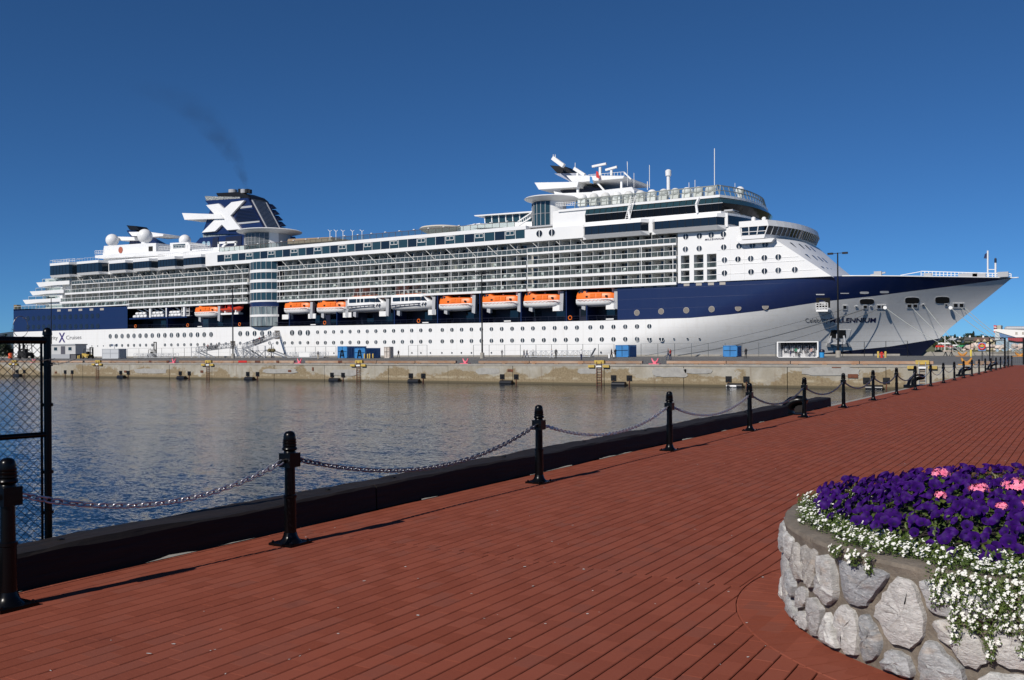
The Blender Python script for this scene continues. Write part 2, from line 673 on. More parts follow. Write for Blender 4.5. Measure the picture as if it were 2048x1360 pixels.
def timber(y0, y1, label):
    root = thing('timber_beam', ((-6.345), y0, 0), label, 'beam', 'timber beams along the walkway edge')
    q = MB()
    n = max(4, int((y1 - y0) / .09))
    prof = [(-6.16, .0), (-6.16, .225), (-6.185, .25), (-6.515, .25), (-6.54, .225), (-6.54, .0)]
    k = len(prof)
    vs, fs = [], []
    for i in range(n + 1):
        y = y0 + (y1 - y0) * i / n
        for j, (x, z) in enumerate(prof):
            w = noise.noise(Vector((y * 2.3, j * 3.1, 1.7))) * .018 + noise.noise(Vector((y * .6, j * 1.3, 5.0))) * .020 + noise.noise(Vector((y * 7.0, j * 2.0, 3.0))) * .007
            zz = z + w * (1.0 if z > .1 else 1.2)
            xx = x + noise.noise(Vector((y * 1.7, j * 2.2, 9.0))) * .016
            vs.append((xx, y, zz))
    for i in range(n):
        for j in range(k):
            fs.append((i * k + j, i * k + (j + 1) % k, (i + 1) * k + (j + 1) % k, (i + 1) * k + j))
    fs += [tuple(range(k)), tuple(n * k + j for j in range(k))]
    q.add(vs, fs)
    q.build('baulk', TIMBER, root)
    nb = max(2, int((y1 - y0) / 1.9))
    for i in range(nb):
        y = y0 + .35 + (y1 - y0 - .7) * i / max(1, nb - 1)
        ln = RND.choice((.3, .5, .9))
        q = MB().box(-6.50, -6.20, y - ln / 2, y + ln / 2, -.109, .012)
        q.build('support_block', TIMBER, root)
    for i in range(nb):
        y = y0 + .5 + (y1 - y0 - 1.0) * i / max(1, nb - 1)
        MB().lathe([(.028, .24), (.028, .262), (.015, .268)], (-6.35, y, 0), 8).build('bolt', BLACK_PAINT, root)


timber(-2.0, 7.45, 'long black timber beam at the left edge behind the two nearest bollards')
timber(7.47, 15.2, 'black timber beam running behind the third and fourth bollards')
timber(15.22, 22.85, 'black timber beam ending at the round mooring bollard')
timber(24.35, 27.3, 'short last piece of black timber beam beyond the round mooring bollard')

# ------------------------------------------------------------------ bollards and chains
BX = -5.69


def make_bollard():
    root = thing('chain_bollard', (0, 0, 0), '', 'bollard', 'chain bollards along the walkway edge')
    base = MB().box(-.125, .125, -.125, .125, 0, .022)
    base.lathe([(.098, .02), (.086, .034), (.069, .05), (.059, .075), (.053, .10)], n=16)
    base.build('base_plate', BLACK_IRON, root, smooth='auto')
    for sx_ in (-1, 1):
        for sy_ in (-1, 1):
            MB().lathe([(.012, .02), (.012, .034), (.006, .04)], (sx_ * .1, sy_ * .1, 0), 6).build('bolt', BLACK_IRON, root)
    MB().lathe([(.051, .09), (.050, .385), (.056, .39), (.056, .41), (.045, .418), (.043, .66)], n=12).build('shaft', BLACK_IRON, root, smooth='auto')
    bl = MB()
    bl.box(-.062, .062, -.062, .062, .645, .762)
    bl.build('chain_block', BLACK_IRON, root)
    for sy_ in (-1, 1):
        e = MB()
        e.tube([(0, sy_ * .06, .70), (0, sy_ * .085, .70)], .02, 10)
        e.build('chain_eye', BLACK_IRON, root)
    cp = [(.050, .76), (.050, .772), (.045, .778), (.058, .786), (.064, .797), (.060, .808), (.052, .815), (.058, .822), (.058, .834), (.052, .838),
          (.057, .845), (.057, .856), (.051, .860), (.055, .866), (.055, .876), (.050, .880), (.050, .900), (.047, .918), (.038, .933), (.022, .942), (.001, .945)]
    MB().lathe(cp, n=18).build('cap', BLACK_IRON, root, smooth='auto')
    return root


ORD = ['first', 'second', 'third', 'fourth', 'fifth', 'sixth', 'seventh', 'eighth', 'ninth', 'tenth', 'eleventh', 'twelfth', 'thirteenth',
       'fourteenth', 'fifteenth', 'sixteenth', 'seventeenth', 'eighteenth', 'nineteenth', 'twentieth', 'twenty-first', 'twenty-second', 'twenty-third']
BYS = [3.44] + [5.77 + 4.19 * k for k in range(22)]
proto = make_bollard()
for i, y in enumerate(BYS):
    o = proto if i == 0 else copy_tree(proto)
    o.location = (BX if i else -5.83, y, 0)
    if i == 0:
        o['label'] = 'nearest black iron bollard, cut by the left edge of the picture'
    elif i == len(BYS) - 1:
        o['label'] = 'farthest black iron bollard at the end of the row by the gate'
    else:
        o['label'] = ORD[i] + ' black iron chain bollard counted along the edge from the left'
    o.rotation_euler = (RND.uniform(-.008, .008), RND.uniform(-.008, .008), RND.uniform(-.05, .05))

CHAIN = M('chain_steel', (.20, .20, .23), .32, .85)
CHAIN_W = M('worn_chain_steel', (.46, .46, .50), .35, .75)


def link_mb(L=.072, w=.044, r=.0072, ns=12, nc=5):
    q = MB()
    path = []
    for j in range(ns):
        t = 2 * math.pi * j / ns
        x, y = math.cos(t), math.sin(t)
        path.append(Vector((x * w / 2 * .9, (y * w / 2) + (L - w) / 2 * (1 if y > .01 else -1 if y < -.01 else 0), 0)))
    vs, fs = [], []
    for j in range(ns):
        d = (path[(j + 1) % ns] - path[j - 1]).normalized()
        a = d.cross(Vector((0, 0, 1)))
        for k in range(nc):
            t = 2 * math.pi * k / nc
            vs.append(path[j] + a * math.cos(t) * r + Vector((0, 0, 1)) * math.sin(t) * r)
    for j in range(ns):
        for k in range(nc):
            fs.append((j * nc + k, j * nc + (k + 1) % nc, ((j + 1) % ns) * nc + (k + 1) % nc, ((j + 1) % ns) * nc + k))
    q.add(vs, fs)
    return q


link_lo = link_mb(ns=8, nc=4)
link_me = [link_mb().mesh('link', CHAIN_W, smooth=True), link_mb().mesh('link', CHAIN, smooth=True)]
for i in range(len(BYS) - 1):
    ya, yb = BYS[i] + .085, BYS[i + 1] - .085
    span = yb - ya
    sag = [.19, .275, .26, .25, .27, .24][i] if i < 6 else RND.uniform(.22, .29)
    far_ = i > 8
    pts = []
    N = 60
    for k in range(N + 1):
        t = k / N
        pts.append(Vector(((-5.83 if i == 0 else BX) * (1 - t) + BX * t + .01 * math.sin(t * 3.1), ya + span * t, .70 - sag * 4 * t * (1 - t))))
    lab = ('chain hanging between the ' + ORD[i] + ' and ' + ORD[i + 1] + ' bollards from the left')
    root = thing('chain', (BX, (ya + yb) / 2, 0), lab, 'chain', 'chains between the bollards')
    if far_:
        q = MB()
        q.tube(pts[::5], .014, 4)
        q.build('link_run', CHAIN, root)
        continue
    # walk along the curve link by link
    Ltot = sum((pts[k + 1] - pts[k]).length for k in range(N))
    pitch = .054
    n = int(Ltot / pitch)
    pitch = Ltot / n
    seg, acc = 0, 0.0
    q = MB()
    for j in range(n):
        target = (j + .5) * pitch
        while seg < N - 1 and acc + (pts[seg + 1] - pts[seg]).length < target:
            acc += (pts[seg + 1] - pts[seg]).length
            seg += 1
        d = pts[seg + 1] - pts[seg]
        p = pts[seg] + d * ((target - acc) / d.length)
        pitch_ang = math.atan2(d.z, d.y)
        rot = Matrix.Rotation(pitch_ang, 4, 'X') @ Matrix.Rotation(math.radians(45 if j % 2 else -45) + RND.uniform(-.2, .2), 4, 'Y')
        if i < 2:
            inst('link', link_me[0 if i in (0, 2) else 1], p, root, rot=rot.to_euler())
        else:
            q.add([(rot @ Vector(vv)) + p for vv in link_lo.v], link_lo.f)
    if i >= 2:
        q.build('link_run', CHAIN_W if i in (2, 3) else CHAIN, root, fix=False)


def y_on(u, x):
    d = ray(u, 760)
    return x * d[1] / d[0]


# cast mooring bollards with a bowed, hooked head
def mooring_bollard(x, y, s, label):
    root = thing('mooring_bollard', (x, y, 0), label, 'mooring bollard', 'black mooring bollards on the walkway edge')
    q = MB()
    q.box(x - .42 * s, x + .36 * s, y - .36 * s, y + .36 * s, -.1, .03 * s)
    q.build('base_plate', BLACK_IRON, root)
    q = MB()
    # head sweeps from a thick stem towards the land side
    path = [(0, 0, .0), (.01, 0, .12), (.05, 0, .24), (.15, 0, .33), (.29, 0, .37), (.43, 0, .37), (.53, 0, .33)]
    rad = [.25, .215, .20, .18, .16, .15, .08]
    rings = []
    nn = 14
    for i, (a, b_, c) in enumerate(path):
        p0 = Vector(path[max(0, i - 1)])
        p1 = Vector(path[min(len(path) - 1, i + 1)])
        d = (p1 - p0).normalized()
        e1 = Vector((0, 1, 0))
        e2 = d.cross(e1)
        rings.append([Vector((x - .14 * s, y, 0)) + (Vector((a, b_, c)) + e1 * math.cos(6.2832 * j / nn) * rad[i] * 1.1 + e2 * math.sin(6.2832 * j / nn) * rad[i] * .85) * s for j in range(nn)])
    vs = [p for r_ in rings for p in r_]
    fs = [(i * nn + j, i * nn + (j + 1) % nn, (i + 1) * nn + (j + 1) % nn, (i + 1) * nn + j) for i in range(len(rings) - 1) for j in range(nn)]
    fs += [tuple(range(nn)), tuple((len(rings) - 1) * nn + j for j in range(nn))]
    q.add(vs, fs)
    q.build('hooked_head', BLACK_IRON, root, smooth='auto')


mooring_bollard(-6.25, 23.6, .92, 'hooked black mooring bollard standing in the gap of the timber beam')
mooring_bollard(-6.42, y_on(1830, -6.42), 1.0, 'hooked black mooring bollard behind the ninth chain bollard')
mooring_bollard(-6.42, y_on(1928, -6.42), 1.0, 'hooked black mooring bollard behind the thirteenth chain bollard')
mooring_bollard(-6.42, y_on(1984, -6.42), 1.0, 'farthest hooked black mooring bollard near the end of the walkway')

# ------------------------------------------------------------------ chain-link fence panel at the left edge
FP = Vector((-6.63, 4.22, 0))
fd = Vector((-.10, -1.0, 0)).normalized()
fence = thing('chain_link_fence', FP + Vector((0, 0, -.1)), 'black chain-link fence panel with barbed wire at the left edge', 'fence')
MB().lathe([(.027, -2.2), (.027, 1.735), (.034, 1.74), (.034, 1.75), (.031, 1.775), (.018, 1.792), (.001, 1.797)], FP, 14).build('post', BLACK_IRON, fence, smooth='auto')
FL = 3.2
for nm, z, r in (('top_rail', 1.70, .028), ('middle_rail', 1.0, .021), ('bottom_rail', -.62, .021)):
    MB().tube([FP + fd * .02 + Vector((0, 0, z)), FP + fd * FL + Vector((0, 0, z))], r, 10).build(nm, BLACK_IRON, fence, smooth='auto')
MB().bar(FP + fd * .045 + Vector((0, 0, -.6)), FP + fd * .045 + Vector((0, 0, 1.69)), .018, .006).build('tension_bar', BLACK_IRON, fence)
for z in (1.52, 1.22, .72, .42):
    MB().tube([FP + Vector((0, 0, z - .012)), FP + Vector((0, 0, z + .012))], .038, 12).build('clamp_band', BLACK_IRON, fence)
mb = MB()
pd = .062
zb, zt = -.62, 1.70
n = int((FL + zt - zb) / pd) + 2
for i in range(-int((zt - zb) / pd) - 1, int(FL / pd) + 1):
    for sgn in (1, -1):
        # wires run at 45 degrees in the plane of the panel
        s0 = i * pd if sgn == 1 else i * pd + (zt - zb)
        a, c = (s0, zb), (s0 + sgn * (zt - zb), zt)
        t0, t1 = 0.0, 1.0
        for lim, hi_ in ((.05, False), (FL, True)):
            d = c[0] - a[0]
            tt = (lim - a[0]) / d
            if (d > 0) != hi_:
                t0 = max(t0, tt)
            else:
                t1 = min(t1, tt)
        if t1 - t0 < .02:
            continue
        P = lambda t: FP + fd * (a[0] + (c[0] - a[0]) * t) + Vector((.004 * sgn, 0, a[1] + (c[1] - a[1]) * t))
        mb.tube([P(t0), P(t1)], .0021, 4, caps=False)
tag(mb.build('wire_mesh', BLACK_PAINT, fence, fix=False), kind='stuff')
# barbed wire: sloping strand, coil and cut end round the post
WIRE = M('barbed_wire', (.16, .15, .15), .5, .7)
mb = MB()


def barbed(pts, r=.0022):
    mb.tube(pts, r, 4, caps=False)
    acc = 0
    for k in range(len(pts) - 1):
        acc += (Vector(pts[k + 1]) - Vector(pts[k])).length
        if acc > .07:
            acc = 0
            p = Vector(pts[k])
            for _ in range(2):
                d = Vector((RND.uniform(-1, 1), RND.uniform(-1, 1), RND.uniform(-1, 1))).normalized() * .017
                mb.tube([p - d, p + d], .0015, 3, caps=False)


barbed([FP + fd * (1.6 - 1.45 * t) + Vector((0, 0, 2.02 - .31 * t + .02 * math.sin(5 * t))) for t in [k / 24 for k in range(25)]])
barbed([FP + fd * (.20 + .05 * math.cos(a)) + Vector((.03 * a / 6, 0, 1.80 + .075 * math.sin(a))) for a in [-1.2 + k * .28 for k in range(22)]])
barbed([FP + Vector((.19 * t, .09 * t, 1.52 + .045 * t * t)) + Vector((.04, 0, 0)) for t in [k / 14 for k in range(15)]])
barbed([FP + Vector((.05 * math.cos(a), .05 * math.sin(a), 1.52 + .006 * a)) for a in [k * .4 for k in range(20)]])
mb.build('barbed_wire', WIRE, fence, fix=False)

# ------------------------------------------------------------------ stone planter
planter = thing('stone_planter', PC, 'round stone planter with mortared grey fieldstones at lower right', 'planter')
m, nt, b = new_mat('lime_mortar')
f = ramp(nt, pos_noise(nt, 7, 5, .65), [(.3, 0.0), (.7, 1.0)])
c1 = mixc(nt, f, (.13, .108, .085), (.25, .21, .165))
c1 = mixc(nt, math_n(nt, 'MULTIPLY', ramp(nt, pos_noise(nt, 60, 4, .7), [(.4, 0.0), (.7, 1.0)]), .5), c1, (.15, .13, .11))
nt.links.new(c1, b.inputs['Base Color'])
b.inputs['Roughness'].default_value = .95
bn = add_bump(nt, b, math_n(nt, 'ADD', pos_noise(nt, 45, 5, .7), math_n(nt, 'MULTIPLY', pos_noise(nt, 9, 3), 1.5)), .9, .012)
MORTAR = m
prof = [(PR - .02, -.05), (PR - .025, .10), (PR - .02, .25), (PR - .022, .40), (PR - .012, .50), (PR - .005, .535), (PR - .015, .553), (PR - .04, PH),
        (PR - .19, PH + .002), (PR - .22, PH - .01), (PR - .23, PH - .10)]
mb = MB()
NA = 220
vs, fs = [], []
for j in range(NA):
    t = 2 * math.pi * j / NA
    for i, (r, z) in enumerate(prof):
        w = noise.noise(Vector((math.cos(t) * 9, math.sin(t) * 9, z * 14))) * .010
        vs.append((PC.x + (r + w) * math.cos(t), PC.y + (r + w) * math.sin(t), z + (w * .5 if z > .5 else 0)))
k = len(prof)
for j in range(NA):
    for i in range(k - 1):
        fs.append((j * k + i, ((j + 1) % NA) * k + i, ((j + 1) % NA) * k + i + 1, j * k + i + 1))
mb.add(vs, fs)
mb.build('mortar_wall', MORTAR, planter, smooth='auto')
SOIL = M('dark_soil', (.030, .021, .015), .95, bump=.8, bs=30, bd=.02)
mb = MB()
mb.lathe([(PR - .21, PH - .02), (1.0, PH + .03), (.01, PH + .05)], PC, 40, cap=False)
mb.build('soil', SOIL, planter, fix=False)

m, nt, b = new_mat('fieldstone')
oi = nd(nt, 'ShaderNodeObjectInfo')
basec = ramp(nt, oi.outputs['Random'], [(0.0, (.36, .37, .38)), (.15, (.62, .62, .61)), (.3, (.46, .43, .39)), (.45, (.70, .68, .65)), (.6, (.40, .41, .43)), (.75, (.80, .79, .75)), (.9, (.50, .49, .48)), (1.0, (.70, .69, .66))])
g = nd(nt, 'ShaderNodeNewGeometry')
vadd = nd(nt, 'ShaderNodeVectorMath', operation='ADD')
sc3 = nd(nt, 'ShaderNodeCombineXYZ')
for i in range(3):
    nt.links.new(math_n(nt, 'MULTIPLY', oi.outputs['Random'], 37.0 + 11 * i), sc3.inputs[i])
nt.links.new(g.outputs['Position'], vadd.inputs[0])
nt.links.new(sc3.outputs[0], vadd.inputs[1])
rot = nd(nt, 'ShaderNodeVectorRotate', rotation_type='Z_AXIS')
nt.links.new(vadd.outputs[0], rot.inputs['Vector'])
nt.links.new(math_n(nt, 'MULTIPLY', oi.outputs['Random'], 6.0), rot.inputs['Angle'])
mp = nd(nt, 'ShaderNodeMapping')
mp.inputs['Scale'].default_value = (1, 1, 2.6)
nt.links.new(rot.outputs[0], mp.inputs[0])


def vnoise(scale, det, rough, dist=0):
    n = nd(nt, 'ShaderNodeTexNoise')
    n.inputs['Scale'].default_value = scale
    n.inputs['Detail'].default_value = det
    n.inputs['Roughness'].default_value = rough
    n.inputs['Distortion'].default_value = dist
    nt.links.new(mp.outputs[0], n.inputs['Vector'])
    return n.outputs[0]


v1 = vnoise(14, 6, .7, 1.2)
v2 = vnoise(42, 6, .75, .6)
v3 = vnoise(6, 3, .5)
cc_ = mixc(nt, ramp(nt, v1, [(.35, 0.0), (.66, 1.0)]), basec, (.55, .55, .55), 'MULTIPLY')
cc_ = mixc(nt, math_n(nt, 'MULTIPLY', ramp(nt, v2, [(.52, 0.0), (.66, 1.0)]), .55), cc_, (.74, .73, .70))
cc_ = mixc(nt, math_n(nt, 'MULTIPLY', ramp(nt, v2, [(.34, 1.0), (.43, 0.0)]), .6), cc_, (.18, .18, .19))
cc_ = mixc(nt, math_n(nt, 'MULTIPLY', ramp(nt, v3, [(.60, 0.0), (.72, 1.0)]), .5), cc_, (.50, .41, .33))
nt.links.new(cc_, b.inputs['Base Color'])
b.inputs['Roughness'].default_value = .82
add_bump(nt, b, math_n(nt, 'ADD', math_n(nt, 'MULTIPLY', v1, .8), math_n(nt, 'MULTIPLY', v2, .5)), .9, .018)
STONE = m

# irregular stones: relaxed Voronoi cells on the unrolled wall
SR = random.Random(23)
CIRC = 2 * math.pi * PR
ZLO, ZHI = .005, .515
pts = []
tries = 0
while len(pts) < 128 and tries < 20000:
    tries += 1
    p = (SR.uniform(0, CIRC), SR.uniform(ZLO + .03, ZHI - .03))
    dm = .10 + .16 * SR.random()
    if all(math.hypot(min(abs(p[0] - q[0]), CIRC - abs(p[0] - q[0])) * .85, p[1] - q[1]) > dm for q in pts):
        pts.append(p)


def cell(i):
    p = pts[i]
    poly = [(p[0] - .45, ZLO), (p[0] + .45, ZLO), (p[0] + .45, ZHI), (p[0] - .45, ZHI)]
    for j, q in enumerate(pts):
        if j == i:
            continue
        qx = q[0]
        if qx - p[0] > CIRC / 2:
            qx -= CIRC
        if p[0] - qx > CIRC / 2:
            qx += CIRC
        if abs(qx - p[0]) > .9:
            continue
        nx, ny = qx - p[0], q[1] - p[1]
        mx, my = (qx + p[0]) / 2, (q[1] + p[1]) / 2
        out = []
        for a in range(len(poly)):
            u, v = poly[a], poly[(a + 1) % len(poly)]
            du = (u[0] - mx) * nx + (u[1] - my) * ny
            dv = (v[0] - mx) * nx + (v[1] - my) * ny
            if du <= 0:
                out.append(u)
            if (du <= 0) != (dv <= 0):
                t = du / (du - dv)
                out.append((u[0] + (v[0] - u[0]) * t, u[1] + (v[1] - u[1]) * t))
        poly = out
        if len(poly) < 3:
            return None
    return poly


for i in range(len(pts)):
    poly = cell(i)
    if not poly:
        continue
    cx = sum(p[0] for p in poly) / len(poly)
    cz = sum(p[1] for p in poly) / len(poly)
    # resample the outline, pull it in for the joint, roughen it
    per = sum(math.hypot(poly[a][0] - poly[a - 1][0], poly[a][1] - poly[a - 1][1]) for a in range(len(poly)))
    ol = []
    for a in range(len(poly)):
        u, v = poly[a], poly[(a + 1) % len(poly)]
        L = math.hypot(v[0] - u[0], v[1] - u[1])
        ns = max(1, int(round(L / .036)))
        for q in range(ns):
            t = q / ns
            x, z = u[0] + (v[0] - u[0]) * t, u[1] + (v[1] - u[1]) * t
            ol.append((x, z))
    # round the corners a little
    for _ in range(2):
        ol = [((ol[a - 1][0] + 2 * ol[a][0] + ol[(a + 1) % len(ol)][0]) / 4, (ol[a - 1][1] + 2 * ol[a][1] + ol[(a + 1) % len(ol)][1]) / 4) for a in range(len(ol))]
    res = []
    for x, z in ol:
        d = math.hypot(x - cx, z - cz)
        gap = SR.uniform(.007, .025)
        s = max(.3, (d - gap) / max(d, 1e-4))
        res.append((cx + (x - cx) * s, cz + (z - cz) * s))
    n = len(res)
    if n < 4:
        continue
    bul = SR.uniform(.022, .048)
    tx, tz = SR.uniform(-.08, .08), SR.uniform(-.10, .05)

    def sp(x, z, d):
        t = x / PR
        r = PR - .02 + d + (x - cx) * tx + (z - cz) * tz
        return (PC.x + r * math.cos(t), PC.y + r * math.sin(t), z)
    vs = [sp(x, z, -.03 - (x - cx) * tx - (z - cz) * tz) for x, z in res]
    vs += [sp(cx + (x - cx) * .97, cz + (z - cz) * .97, bul * SR.uniform(.55, .9)) for x, z in res]
    vs += [sp(cx + (x - cx) * .74, cz + (z - cz) * .74, bul * SR.uniform(.85, 1.25)) for x, z in res]
    vs += [sp(cx + (x - cx) * .36 + SR.uniform(-.01, .01), cz + (z - cz) * .36, bul * SR.uniform(.95, 1.35)) for x, z in res]
    vs.append(sp(cx, cz, bul * 1.15))
    fs = []
    for rg in range(3):
        fs += [(rg * n + a, rg * n + (a + 1) % n, (rg + 1) * n + (a + 1) % n, (rg + 1) * n + a) for a in range(n)]
    fs += [(3 * n + a, 3 * n + (a + 1) % n, 4 * n) for a in range(n)]
    q = MB()
    q.add(vs, fs)
    t = cx / PR
    q.build('stone', STONE, planter, smooth='auto', loc=Vector((PC.x + PR * math.cos(t), PC.y + PR * math.sin(t), cz)))

# ------------------------------------------------------------------ flowers
FR = random.Random(77)


def leaf_mat(name, c1, c2, c3):
    m, nt, b = new_mat(name)
    f = pos_noise(nt, 28, 2, .5)
    col = ramp(nt, f, [(.3, c1), (.5, c2), (.72, c3)])
    nt.links.new(col, b.inputs['Base Color'])
    b.inputs['Roughness'].default_value = .55
    tr = nd(nt, 'ShaderNodeBsdfTranslucent')
    nt.links.new(col, tr.inputs['Color'])
    ms = nd(nt, 'ShaderNodeMixShader')
    ms.inputs[0].default_value = .3
    nt.links.new(b.outputs[0], ms.inputs[1])
    nt.links.new(tr.outputs[0], ms.inputs[2])
    nt.links.new(ms.outputs[0], nt.nodes['Material Output'].inputs['Surface'])
    return m


LEAF = leaf_mat('petunia_leaf', (.035, .068, .010), (.075, .120, .018), (.14, .18, .030))
LEAF2 = leaf_mat('alyssum_leaf', (.050, .090, .015), (.095, .15, .028), (.16, .21, .05))
LEAF_RED = leaf_mat('bronze_leaf', (.07, .022, .012), (.12, .05, .02), (.10, .09, .025))
LEAF_CREAM = leaf_mat('cream_leaf', (.30, .32, .12), (.42, .40, .20), (.20, .26, .07))
m, nt, b = new_mat('purple_petal')
oi = nd(nt, 'ShaderNodeObjectInfo')
f = pos_noise(nt, 35, 2)
c1 = ramp(nt, f, [(.3, (.024, .003, .090)), (.55, (.046, .005, .155)), (.8, (.085, .014, .24))])
nt.links.new(c1, b.inputs['Base Color'])
b.inputs['Roughness'].default_value = .6
b.inputs['Specular IOR Level'].default_value = .15
tr = nd(nt, 'ShaderNodeBsdfTranslucent')
nt.links.new(c1, tr.inputs['Color'])
ms = nd(nt, 'ShaderNodeMixShader')
ms.inputs[0].default_value = .25
nt.links.new(b.outputs[0], ms.inputs[1])
nt.links.new(tr.outputs[0], ms.inputs[2])
nt.links.new(ms.outputs[0], nt.nodes['Material Output'].inputs['Surface'])
PETAL = m
THROAT = M('petal_throat', (.018, .004, .06), .7)
PETAL_IN = M('inner_petal', (.030, .004, .115), .65, spec=.15)
WHITEPETAL = M('white_petal', (.82, .82, .76), .7)
PINKPETAL = M('pink_petal', (.86, .16, .30), .6, col2=(.90, .30, .42), vs=30)


def petunia_mb(seed):
    r_ = random.Random(seed)
    q = MB()
    n = 15
    R_ = r_.uniform(.030, .036)
    cup = r_.uniform(.002, .010)
    rings = [(0.004, -.024), (.010, -.008), (.55 * R_, .001), (R_, cup)]
    vs = []
    ph = r_.uniform(0, 6)
    for i, (r, z) in enumerate(rings):
        for j in range(n):
            t = 2 * math.pi * j / n
            lob = 1 - .13 * (abs(math.cos(2.5 * t + ph)) ** 3) if i == 3 else 1
            ruf = r_.uniform(-.003, .003) if i == 3 else r_.uniform(-.0008, .0008) if i == 2 else 0
            vs.append((r * lob * math.cos(t), r * lob * math.sin(t), z + ruf))
    q.add(vs, [])
    q.mi = 1
    q.add([], [])
    for i in range(3):
        for j in range(n):
            q.f.append((i * n + j, i * n + (j + 1) % n, (i + 1) * n + (j + 1) % n, (i + 1) * n + j))
            q.m.append((1, 2, 0)[i])
    return q


pet = [petunia_mb(i) for i in range(5)]
pet_me = [q.mesh('flower', [PETAL, THROAT, PETAL_IN], smooth=True, fix=False) for q in pet]


def mound(r, t):
    return PH + .07 + .19 * max(0, 1 - (r / 1.55) ** 2.6) + .035 * noise.noise(Vector((r * 3.1 * math.cos(t), r * 3.1 * math.sin(t), 2.0)))


def leafq(q, p, nrm, L, W, fold=.25):
    """a pointed two-sided leaf of four triangles"""
    nrm = nrm.normalized()
    a = nrm.orthogonal().normalized()
    a = (Matrix.Rotation(FR.uniform(0, 6.283), 3, nrm) @ a)
    bb = nrm.cross(a)
    q.add([p - a * L * .5, p + bb * W * .5 + nrm * W * fold, p + a * L * .5, p - bb * W * .5 + nrm * W * fold, p], [(0, 1, 4), (1, 2, 4), (2, 3, 4), (3, 0, 4)])


bed = thing('petunia_bed', PC + Vector((0, 0, PH)), 'mass of deep purple petunias filling the stone planter', 'flowers')
mb = MB()
for i in range(9500):
    r = 1.56 * math.sqrt(FR.random())
    t = FR.uniform(0, 6.2832)
    z = mound(r, t) - .015 - .11 * FR.random() ** 1.6
    if r > 1.40:
        z = PH + FR.uniform(0, .09)
    p = Vector((PC.x + r * math.cos(t), PC.y + r * math.sin(t), z))
    nn = Vector((math.cos(t) * r * .8 + FR.uniform(-.9, .9), math.sin(t) * r * .8 + FR.uniform(-.9, .9), FR.uniform(.2, 1.1)))
    leafq(mb, p, nn, FR.uniform(.022, .042), FR.uniform(.012, .022))
tag(mb.build('foliage', LEAF, bed, fix=False), kind='stuff')
fl = []
cell_d = .053
grid = {}
for i in range(26000):
    r = 1.50 * math.sqrt(FR.random())
    t = FR.uniform(0, 6.2832)
    x, y = PC.x + r * math.cos(t), PC.y + r * math.sin(t)
    # the middle of the bed holds pink geraniums and bronze leaves instead
    if (x - .12) ** 2 / .62 + (y - 6.75) ** 2 / .22 < 1.0 and FR.random() < .93:
        continue
    # sparse towards the rim, where the leaves show
    if r > 1.18 and FR.random() < .80:
        continue
    if noise.noise(Vector((x * 2.6, y * 2.6, 4.0))) < -.22 and FR.random() < .8:
        continue
    key = (int(x / cell_d), int(y / cell_d))
    if any((gx, gy) in grid and math.hypot(grid[(gx, gy)][0] - x, grid[(gx, gy)][1] - y) < cell_d * .95
           for gx in range(key[0] - 1, key[0] + 2) for gy in range(key[1] - 1, key[1] + 2)):
        continue
    grid[key] = (x, y)
    z = mound(r, t) + FR.uniform(-.040, .034)
    p = Vector((x, y, z))
    nn = Vector((math.cos(t) * r * .55, math.sin(t) * r * .55, .75)) + Vector((FR.uniform(-.75, .75), -.30 + FR.uniform(-.7, .6), FR.uniform(-.2, .4)))
    fl.append((p, nn.normalized()))
inview = []
for i, (p, nn) in enumerate(fl):
    pr = project(p.x, p.y, p.z)
    if pr and pr[0] < 2058 and pr[1] < 1368:
        inview.append((pr[2], i))
inview.sort()
solo = set(i for _, i in inview[:270])
mb = MB()
for i, (p, nn) in enumerate(fl):
    q = nn.to_track_quat('Z', 'Y') @ Matrix.Rotation(FR.uniform(0, 6.28), 3, 'Z').to_quaternion()
    s = FR.uniform(.80, 1.12)
    k = FR.randrange(5)
    if i in solo:
        inst('flower', pet_me[k], p, bed, rot=q.to_euler(), scale=(s, s, s))
    else:
        mb.m.extend(pet[k].m)
        n0 = len(mb.v)
        mb.v.extend([tuple(p + q @ (Vector(v) * s)) for v in pet[k].v])
        mb.f.extend([tuple(a + n0 for a in f_) for f_ in pet[k].f])
tag(mb.build('flower_mass', [PETAL, THROAT, PETAL_IN], bed, smooth=True, fix=False), kind='stuff')

# white alyssum along the rim and trailing down the stones
aly = thing('alyssum_border', PC + Vector((0, -PR, PH)), 'white alyssum edging the planter rim and trailing over its stones', 'flowers')


def blossom_mb(seed):
    r_ = random.Random(seed)
    q = MB()
    for k in range(6):
        t = k * 1.047 + r_.uniform(-.3, .3)
        rr = .0095 if k else 0
        c = Vector((rr * math.cos(t), rr * math.sin(t), r_.uniform(-.002, .003)))
        w = r_.uniform(.0055, .0075)
        t2 = r_.uniform(0, 3)
        q.add([c + Vector((w * math.cos(t2 + a * 1.5708), w * math.sin(t2 + a * 1.5708), .0015 * (a % 2))) for a in range(4)] + [c + Vector((0, 0, .004))],
              [(0, 1, 4), (1, 2, 4), (2, 3, 4), (3, 0, 4)])
    return q


